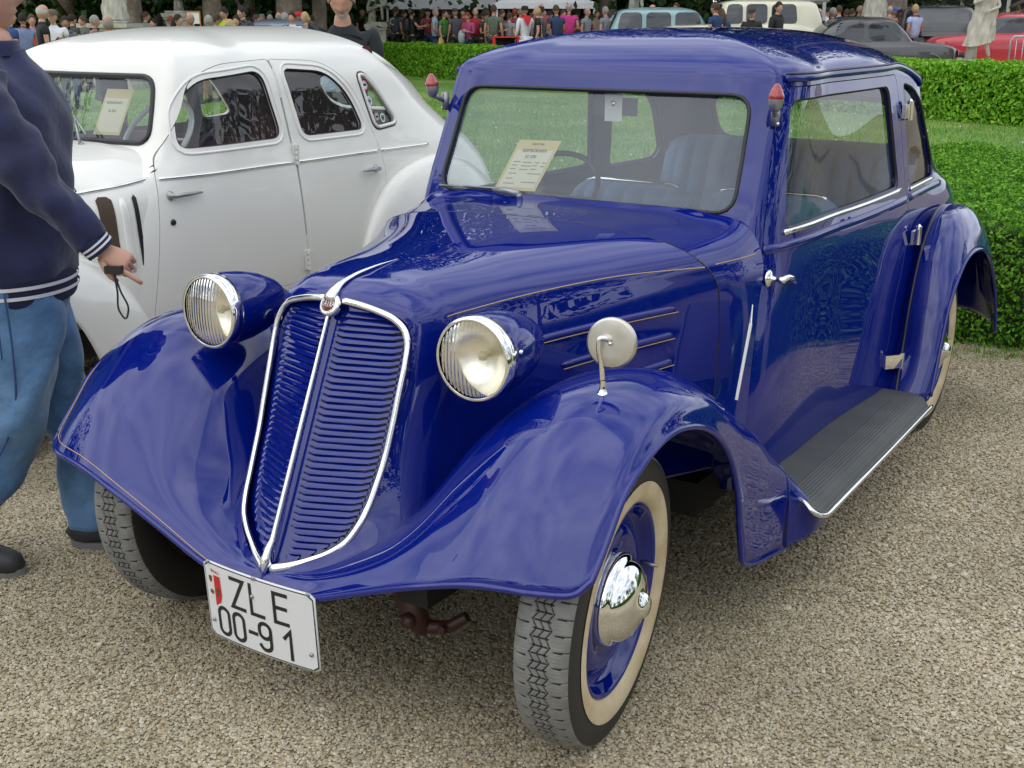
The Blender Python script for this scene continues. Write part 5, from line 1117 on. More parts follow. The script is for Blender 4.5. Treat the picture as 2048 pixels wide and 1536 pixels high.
def hand_mb(wrist, direction, palm, size=1.0, curl=.5, point=False):
    """palm plus five bent fingers; local: +Y along the hand, +Z back of hand, thumb on +X"""
    y = Vector(direction).normalized(); z = Vector(palm); z = (z - y * z.dot(y)).normalized(); x = y.cross(z); M = Matrix((x, y, z)).transposed().to_4x4(); M.translation = Vector(wrist)
    mb = MB(); s = size
    mb.tube([Vector((0, -.015, 0)) * s, Vector((0, .015, 0)) * s, Vector((0, .045, 0)) * s, Vector((0, .078, 0)) * s, Vector((0, .090, 0)) * s], [.023 * s, .028 * s, .034 * s, .036 * s, .028 * s], 14, upv=(0, 0, 1), flat=.48)
    for k, (fx, ln) in enumerate(((.027, .070), (.009, .079), (-.010, .073), (-.028, .056))):
        c = curl if not (point and k == 0) else .12; p = Vector((fx, .082, 0)) * s; pts = [p - Vector((0, .02, 0)) * s, p]; a = 0
        for q in (.45, .30, .25): a += c * .75; p = p + Vector((fx * .12, math.cos(a), -math.sin(a))) * ln * q * s; pts.append(p)
        mb.tube(pts, [.0095 * s, .0092 * s, .0085 * s, .0078 * s, .0055 * s], 10)
    mb.tube([Vector((.020, .015, -.004)) * s, Vector((.040, .040, -.014)) * s, Vector((.050, .065, -.024)) * s, Vector((.050, .088, -.034)) * s], [.013 * s, .011 * s, .0095 * s, .006 * s], 10)
    return xf(mb, M)
def make_body(name, J, big=1.0, sub=1, fing=True, hands=True):
    """J: joint positions; returns dict of part meshes"""
    g = lambda k: Vector(J[k]); V = []; E = []; Rr = []
    def add(p, r, par=None):
        V.append(p); Rr.append(r); i = len(V) - 1
        if par is not None: E.append((par, i))
        return i
    pv = add(g('pelvis'), (.125 * big, .085 * big)); ws_ = add(g('waist'), (.11 * big, .08 * big), pv); ch = add(g('chest'), (.118 * big, .08 * big), ws_); nk = add(g('neck'), (.058, .058), ch); hb = add(g('head') + Vector((0, -.012, -.075)), (.052, .055), nk)
    for s in 'LR':
        sh = add(g('sh' + s) + Vector((0, 0, -.012)), .046 * big, ch); e = add(g('el' + s), .040, sh); wr_ = add(g('wr' + s), (.024, .026), e)
        m_ = (g('el' + s) * .6 + g('wr' + s) * .4)
        hp = add(g('hip' + s), .078 * big, pv); k = add(g('kn' + s), .058, hp); cf = add(g('kn' + s) * .68 + g('an' + s) * .32 + Vector((0, -.012, 0)), .056, k); an = add(g('an' + s), .038, cf)
    body = skin('body', V, E, Rr, sub)
    fd_ = (J.get('look') or (0, 1, 0)); M = frame(g('head'), (0, 0, 1)); lk = Vector(fd_).normalized(); up_ = Vector((0, 0, 1)); xx = lk.cross(up_).normalized(); up2 = xx.cross(lk); HM = Matrix((xx, lk, up2)).transposed().to_4x4(); HM.translation = g('head')
    ms = [body, mb_mesh(xf(head_mesh(), HM))]
    if hands:
        for s in 'LR':
            d = (g('wr' + s) - g('el' + s)); pal = Vector(J.get('palm' + s, ((1 if s == 'R' else -1), .2, .1))); ms.append(mb_mesh(hand_mb(g('wr' + s), J.get('hd' + s, d), pal, 1.0, .55)))
    out_ = {'body': join_meshes('body', ms), 'HM': HM}
    # shirt
    def cloth(nodes, edges, nm, sub_=sub): return skin(nm, [n[0] for n in nodes], edges, [n[1] for n in nodes], sub_)
    low = g('pelvis') + Vector((0, 0, -.04)); sl = J.get('sleeve', .55)
    N = [(low, (.165 * big, .125 * big)), (g('waist'), (.150 * big, .118 * big)), (g('chest'), (.168 * big, .128 * big)), (g('chest').lerp(g('neck'), .62), (.105 * big, .088 * big)), (g('neck') + Vector((0, 0, .012)), (.082, .080))]; Ee = [(0, 1), (1, 2), (2, 3), (3, 4)]
    for s in 'LR':
        N.append((g('sh' + s) + Vector((0, 0, .004)), .074 * big)); Ee.append((2, len(N) - 1)); a = len(N) - 1
        if sl <= 1: N.append((g('sh' + s).lerp(g('el' + s), sl), .058)); Ee.append((a, len(N) - 1))
        else: N.append((g('el' + s), .052)); Ee.append((a, len(N) - 1)); N.append((g('el' + s).lerp(g('wr' + s), sl - 1), .037)); Ee.append((len(N) - 2, len(N) - 1))
    out_['shirt'] = cloth(N, Ee, 'shirt')
    N = [(g('pelvis') + Vector((0, 0, .03)), (.150 * big, .112 * big))]; Ee = []
    for s in 'LR':
        N.append((g('hip' + s), .098 * big)); Ee.append((0, len(N) - 1)); N.append((g('kn' + s), .074)); Ee.append((len(N) - 2, len(N) - 1)); N.append((g('an' + s) + Vector((0, 0, .02)), .060)); Ee.append((len(N) - 2, len(N) - 1))
    out_['trousers'] = cloth(N, Ee, 'trousers')
    sm = MB()
    for s in 'LR':
        a = g('an' + s); fdir = Vector(J.get('foot' + s, (0, 1, 0))).normalized(); sm.tube([a + Vector((0, 0, .05)) - fdir * .02, a + Vector((0, 0, -.01)) - fdir * .035, a + Vector((0, 0, -.035)) + fdir * .05, a + Vector((0, 0, -.045)) + fdir * .13, a + Vector((0, 0, -.05)) + fdir * .19], [.045, .052, .048, .045, .024], 12)
        for i in range(len(sm.v)):
            if sm.v[i][2] < .0: sm.v[i] = (sm.v[i][0], sm.v[i][1], .0)
    m_ = mb_mesh(sm, 'shoes'); m_.polygons.foreach_set('use_smooth', [True] * len(m_.polygons)); out_['shoes'] = m_
    return out_
def pose(kind):
    J = dict(pelvis=(0, 0, .96), waist=(0, 0, 1.12), chest=(0, -.01, 1.33), neck=(0, -.005, 1.50), head=(0, .015, 1.635), shL=(-.185, -.01, 1.43), shR=(.185, -.01, 1.43), hipL=(-.095, 0, .90), hipR=(.095, 0, .90),
             knL=(-.10, .02, .50), knR=(.10, .02, .50), anL=(-.11, -.02, .09), anR=(.11, -.02, .09), elL=(-.235, -.03, 1.15), elR=(.235, -.03, 1.15), wrL=(-.245, .05, .91), wrR=(.245, .05, .91))
    if kind == 1: J.update(elL=(-.225, .0, 1.14), wrL=(-.10, .20, 1.20), elR=(.225, .0, 1.14), wrR=(.08, .21, 1.19), look=(0, 1, -.35))
    if kind == 2: J.update(elR=(.25, -.02, 1.17), wrR=(.10, .12, 1.04), elL=(-.25, -.06, 1.16), wrL=(-.26, .0, .93), look=(.5, 1, -.1), knR=(.11, .06, .50))
    if kind == 3: J.update(knL=(-.10, .16, .53), anL=(-.10, .22, .10), knR=(.10, -.04, .50), anR=(.10, -.26, .13), elL=(-.24, -.10, 1.17), wrL=(-.24, -.10, .93), elR=(.24, .02, 1.16), wrR=(.23, .16, .96))
    if kind == 4: J.update(elR=(.27, .10, 1.22), wrR=(.20, .34, 1.26), elL=(-.235, -.02, 1.15), wrL=(-.22, .10, .95), look=(-.4, 1, 0))
    return J
BODY = {}
for k in range(5):
    for sl in (.5, 1.75):
        J = pose(k); J['sleeve'] = sl; BODY[(k, sl)] = make_body('person', J, 1.0 if k != 2 else 1.12, 1)
HAIRM = {k: mb_mesh(hair_mb(k)) for k in ('short', 'long', 'bob', 'bald')}; HAIRM['cap'] = mb_mesh(cap_mb()); HAIRM['hat'] = mb_mesh(xf(cap_mb(False), Matrix.Identity(4)).lathe([(.09, .035), (.155, .028), (.16, .032), (.09, .042)], None, 24))
for m_ in HAIRM.values(): m_.polygons.foreach_set('use_smooth', [True] * len(m_.polygons))
def objmat(o, m):
    if not len(o.data.materials): o.data.materials.append(None)
    o.material_slots[0].link = 'OBJECT'; o.material_slots[0].material = m
CM = {}
def cloth_mat(c):
    c = tuple(round(x, 3) for x in c)
    if c not in CM: CM[c] = mat('cloth_%d' % len(CM), c, rough=.85, vary=(12, .35, tuple(x * .6 for x in c)))
    return CM[c]
def person(x, y, face, h, k, sl, shirt, legs, hair, hairc, label, skinm=None, group=None, extra=None, z=0):
    """face: heading in degrees, 0 = +Y (away from the camera's side), clockwise"""
    p = empty('person', (x, y, z), -R(face)); tag(p, label, 'person', group); s = h / 1.755; p.scale = (s, s, s); B = BODY[(k, sl)]
    for nm, m in (('body', skinm or SKIN), ('shirt', cloth_mat(shirt)), ('trousers', cloth_mat(legs)), ('shoes', BLACK)):
        o = bpy.data.objects.new(nm, B[nm]); C.objects.link(o); o.parent = p; objmat(o, m)
    if hair:
        o = bpy.data.objects.new('cap' if hair in ('cap', 'hat') else 'hair', HAIRM[hair]); C.objects.link(o); o.parent = p; o.matrix_local = B['HM']; objmat(o, cloth_mat(hairc))
    if extra: extra(p, B)
    return p
GREY = (.28, .27, .25); DKH = (.018, .013, .01); BRH = (.07, .04, .02); BLH = (.42, .30, .13); WHH = (.5, .49, .46); REDH = (.22, .04, .015)
NAVY = (.015, .025, .09); BLK = (.014, .014, .016); DEN = (.03, .07, .16); TAN = (.22, .16, .09); DGR = (.05, .05, .05)

# ---- the man in the navy jacket, walking past between the cars
FWD = Vector((.8368, .5475, 0)); SID = Vector((-.5475, .8368, 0))
man = empty('person', (-1.15, -.05, 0)); tag(man, 'man in navy striped-hem jacket and blue jeans striding past at the left edge', 'person')
def L3(f, s, z): v = FWD * f + SID * s; return Vector((v.x, v.y, z))
def clothm(name, col, bs, bstr, vary):
    return mat(name, col, rough=.8, bump=(bs, bstr, .022), vary=vary, sheen=.2)
JK = clothm('navy_jacket', (.008, .011, .048), 7, .8, (6, .5, (.014, .02, .085)))
JN = clothm('denim', (.035, .10, .22), 11, .9, (4.5, .85, (.12, .25, .43)))
RIBW = mat('white_rib', (.62, .62, .66), rough=.9)
def ringmesh(name, stations, m, parent, n=40, wr=0.0, seed=0, cap=True):
    """stations: (centre(f,s,z) , rf, rs[, tilt]) stacked horizontal ovals with cloth folds"""
    g = np.random.default_rng(seed); ph = g.uniform(0, 6, 6); V = []; F = []; S_ = np.array([[*c, a, b] for c, a, b in stations], float)
    k = len(stations); ts = np.linspace(0, k - 1, (k - 1) * 7 + 1); W_ = basis(np.arange(k), ts) @ S_
    for i, (f, s, z, a, b) in enumerate(W_):
        for j in range(n):
            t = 2 * math.pi * j / n; w_ = wr * (math.sin(3 * t + z * 13 + ph[0]) + .8 * math.sin(5 * t - z * 17 + ph[1]) + .6 * math.sin(2 * t + z * 32 + ph[2]) * math.sin(z * 9) + .4 * math.sin(9 * t + z * 30 + ph[3]))
            q = L3(f + (a + w_) * math.cos(t), s + (b + w_) * math.sin(t), z + .3 * w_); V.append(q)
    m_ = len(W_)
    for i in range(m_ - 1):
        for j in range(n): a = i * n + j; b = i * n + (j + 1) % n; F.append((a, b, b + n, a + n))
    if cap: F.append(tuple(range(n))[::-1]); F.append(tuple(range((m_ - 1) * n, m_ * n)))
    return MB().add(V, F).build(name, m, parent)
jk = ringmesh('jacket', [((.005, 0, .90), .150, .195), ((.0, 0, .96), .168, .215), ((.0, 0, 1.08), .165, .212), ((.01, 0, 1.22), .172, .220), ((.015, 0, 1.34), .165, .222), ((.015, 0, 1.43), .125, .185), ((.012, 0, 1.485), .078, .10), ((.012, 0, 1.51), .066, .072)], JK, man, 56, .0075, 3)
hem = ringmesh('jacket_hem', [((.005, 0, .828), .143, .188), ((.005, 0, .845), .150, .196), ((.005, 0, .905), .151, .197), ((.005, 0, .915), .145, .190)], mat('navy_rib', (.010, .013, .045), rough=.9, bump=(120, .5, .003)), man, 56, .0008, 3)
for z0 in (.856, .882): ringmesh('hem_stripe', [((.005, 0, z0), .1565, .2025), ((.005, 0, z0 + .010), .1575, .2035)], RIBW, hem, 56, .0008, 3, cap=False)
ringmesh('collar', [((.012, 0, 1.495), .070, .078), ((.012, 0, 1.53), .066, .072), ((.012, 0, 1.535), .060, .066)], JK, jk, 32, .0, 3, cap=False)
def limb(name, pts, rad, m, parent, wr=0, seed=0, n=24, cap=True):
    g = np.random.default_rng(seed); ph = g.uniform(0, 6, 5); P = curve_pts([tuple(L3(*p)) for p in pts], 60); rr = np.interp(np.linspace(0, 1, 60), np.linspace(0, 1, len(rad)), rad)
    mb = MB().tube([tuple(p) for p in P], list(rr), n, cap=cap)
    V = []
    for i in range(60):
        for j in range(n):
            v = Vector(mb.v[i * n + j]); c = Vector(P[i]); d = (v - c); t = 2 * math.pi * j / n; u_ = i / 59
            w_ = wr * (math.sin(2 * t + 11 * u_ + ph[0]) + .9 * math.sin(3 * t - 15 * u_ + ph[1]) + .8 * math.sin(t + 27 * u_ + ph[2]) * math.sin(5 * u_ + ph[3]) + .5 * math.sin(5 * t - 31 * u_ + ph[4])); V.append(tuple(c + d * (1 + w_ / max(rr[i], .01))))
    mb.v = V; return mb.build(name, m, parent)
slv = limb('sleeve', [(.035, -.175, 1.44), (.075, -.215, 1.35), (.145, -.235, 1.24), (.205, -.235, 1.155), (.255, -.225, 1.09), (.300, -.210, 1.028)], [.062, .078, .075, .070, .060, .052, .045], JK, man, .006, 5)
cuf = limb('cuff', [(.297, -.211, 1.032), (.320, -.203, 1.000)], [.043, .0415], mat('navy_rib', ()), man, 0, 1)
for a in (.30, .62): p0 = (.297 + .023 * a, -.211 + .008 * a, 1.032 - .032 * a); p1 = (.297 + .023 * (a + .14), -.211 + .008 * (a + .14), 1.032 - .032 * (a + .14)); limb('cuff_stripe', [p0, p1], [.0445, .0442], RIBW, cuf, 0, 1)
limb('sleeve', [(.02, .175, 1.44), (-.02, .23, 1.33), (-.06, .25, 1.18), (-.03, .24, 1.05), (.02, .22, .95)], [.062, .075, .068, .058, .045], JK, man, .003, 6)
# jeans
limb('jeans_leg', [(.01, -.085, .92), (.030, -.09, .72), (.0, -.09, .52), (-.11, -.095, .32), (-.235, -.10, .13), (-.245, -.10, .075)], [.098, .112, .088, .080, .074, .078], JN, man, .0085, 8)
limb('jeans_leg', [(.0, .085, .92), (.02, .09, .70), (.045, .10, .50), (.075, .11, .30), (.100, .115, .12), (.102, .115, .075)], [.098, .100, .082, .074, .070, .072], JN, man, .0085, 9)
ringmesh('jeans_seat', [((.005, 0, .76), .118, .165), ((.005, 0, .84), .132, .178), ((.005, 0, .92), .120, .165)], JN, man, 40, .002, 4)
sm_ = MB(); sm_.tube([tuple(L3(*p)) for p in curve_pts([(.045, -.198, .88), (.05, -.202, .72), (.02, -.180, .52), (-.09, -.176, .32), (-.215, -.176, .12)], 40)], .0028, 6); sm_.tube([tuple(L3(*p)) for p in ((-.06, -.195, .82), (-.065, -.195, .70), (-.02, -.205, .685), (.02, -.207, .70), (.02, -.205, .82))], .0026, 6); sm_.build('seam', mat('denim_seam', (.02, .06, .15), rough=.9), man)
pk = MB()
def boot(f, s, yawoff=0):
    m = MB(); P = [(f - .085, s, .075), (f - .05, s, .055), (f + .02, s, .060), (f + .09, s, .050), (f + .155, s, .038), (f + .185, s, .030)]
    m.tube([tuple(L3(*p)) for p in curve_pts(P, 16)], list(np.interp(np.linspace(0, 1, 16), [0, .2, .5, .75, .92, 1], [.035, .052, .050, .047, .036, .012])), 18); m.v = [(a, b, max(c, .018)) for a, b, c in m.v]
    o = m.build('shoe', mat('black_trainer', (.03, .03, .032), rough=.5), man)
    sl_ = MB(); out2 = []
    for k in range(28):
        t = 2 * math.pi * k / 28; a = .142 * math.cos(t); b_ = (.050 - .006 * math.cos(t)) * math.sin(t); out2.append(L3(f + .05 + a, s + b_, .0))
    sl_.poly(out2, .026, (0, 0, 1)); sl_.build('shoe_sole', mat('grey_sole', (.16, .16, .15), rough=.7), o, smooth=False)
    lc = MB()
    for k in range(4): q = f + .035 + k * .022; lc.tube([tuple(L3(q, s - .026, .104 - k * .005)), tuple(L3(q + .004, s, .112 - k * .006)), tuple(L3(q, s + .026, .104 - k * .005))], .003, 6)
    lc.build('laces', BLACK, o)
boot(-.225, -.10); boot(.115, .115)
# head, neck, hand in one body mesh
nb = skin('body', [L3(.012, 0, 1.42), L3(.01, 0, 1.50), L3(.004, 0, 1.58)], [(0, 1), (1, 2)], [.07, .064, .062], 2)
lk = (FWD * .9 + SID * .45).normalized(); xx = lk.cross(Vector((0, 0, 1))).normalized(); HM = Matrix((xx, lk, Vector((0, 0, 1)))).transposed().to_4x4(); HM.translation = L3(-.012, 0, 1.665)
hm = xf(head_mesh(40, 44), HM)
wrp = L3(.318, -.203, 1.003); hd_ = (L3(.408, -.19, .945) - L3(.318, -.203, 1.003))
hmb = hand_mb(wrp, hd_, -SID * .8 + FWD * .2 + Vector((0, 0, .75)), .90, 1.25, point=True)
bodym = join_meshes('body', [nb, mb_mesh(hm), mb_mesh(hmb), mb_mesh(MB().tube([L3(.27, -.217, 1.06), L3(.295, -.21, 1.03), L3(.318, -.203, 1.003)], [.030, .030, .027], 14))]); bodym.materials.append(SKIN); link('body', bodym, None, man)
hr = mb_mesh(xf(hair_mb('bald'), HM)); link('hair', hr, cloth_mat(GREY), man)
st = MB(); c0 = L3(.356, -.222, .952) + Vector((-1.15, -.05, 0)); st.box(c0, (.045, .024, .020), Matrix.Rotation(.5, 3, 'Z')); cmr = st.build('camera', BLACK, None, smooth=False); tag(cmr, 'small black camera gripped in the walking man\'s hand, its wrist strap dangling', 'camera')
loop = curve_pts([c0 + Vector((0, 0, -.015)), c0 + FWD * .012 + Vector((0, 0, -.06)), c0 + FWD * .028 + Vector((0, 0, -.11)), c0 + FWD * .018 + Vector((0, 0, -.135)), c0 + FWD * .004 + Vector((0, 0, -.115)), c0 + FWD * .003 + Vector((0, 0, -.06)), c0 + Vector((0, 0, -.017))], 30)
MB().tube(loop, .0026, 6).build('wrist_strap', BLACK, cmr)
# ---- the man behind the white saloon, looking down
J = pose(1); J['sleeve'] = .6; J['look'] = (0, 1, -.62); J['head'] = (0, .05, 1.645); J.update(wrL=(-.03, .20, 1.17), wrR=(.10, .23, 1.20))
B2 = make_body('person', J, 1.12, 2)
m2 = empty('person', (-3.66, 4.30, 0), -R(143)); tag(m2, 'goateed man in a black T-shirt standing behind the white saloon, head bowed', 'person'); m2.scale = (1.045,) * 3
for nm, m in (('body', SKIN), ('shirt', mat('black_tshirt', (.016, .022, .026), rough=.9, bump=(7, .5, .006))), ('trousers', cloth_mat(DEN)), ('shoes', BLACK)): link(nm, B2[nm], m, m2)
gt = MB(); V = []; F = []
for i in range(13):
    for j in range(15):
        x = -.036 + .072 * j / 14; z = -.128 + .088 * i / 12; e = math.sqrt(max(0, 1 - (x / .040) ** 2)); yb = None
        # nearest face point for this (x, z)
        best = min(((head_fn(t, p), t, p) for t in np.linspace(1.7, 2.9, 22) for p in np.linspace(-1.2, 1.2, 22)), key=lambda q: (q[0][0] - x) ** 2 + (q[0][2] - z) ** 2)[0]
        mouth = math.exp(-((z + .052) / .006) ** 2) * (abs(x) < .022); V.append((x, best[1] + (.010 + .002 * math.sin(40 * x * 25 + z * 300)) * e - .012 * mouth - .004, z - .004))
for i in range(12):
    for j in range(14): a = i * 15 + j; F.append((a, a + 1, a + 16, a + 15))
link('goatee', mb_mesh(xf(gt.add(V, F), B2['HM'])), cloth_mat((.45, .44, .42)), m2)
link('hair', mb_mesh(xf(hair_mb('short'), B2['HM'])), cloth_mat(GREY), m2)
ph = MB().box((.03, .30, 1.16), (.20, .06, .15)); o = ph.build('bag', cloth_mat((.42, .50, .60)), None); md = o.modifiers.new('b', 'BEVEL'); md.width = .02; md.segments = 3; o.matrix_world = m2.matrix_basis; tag(o, 'pale blue bag held by the man behind the white saloon', 'bag')

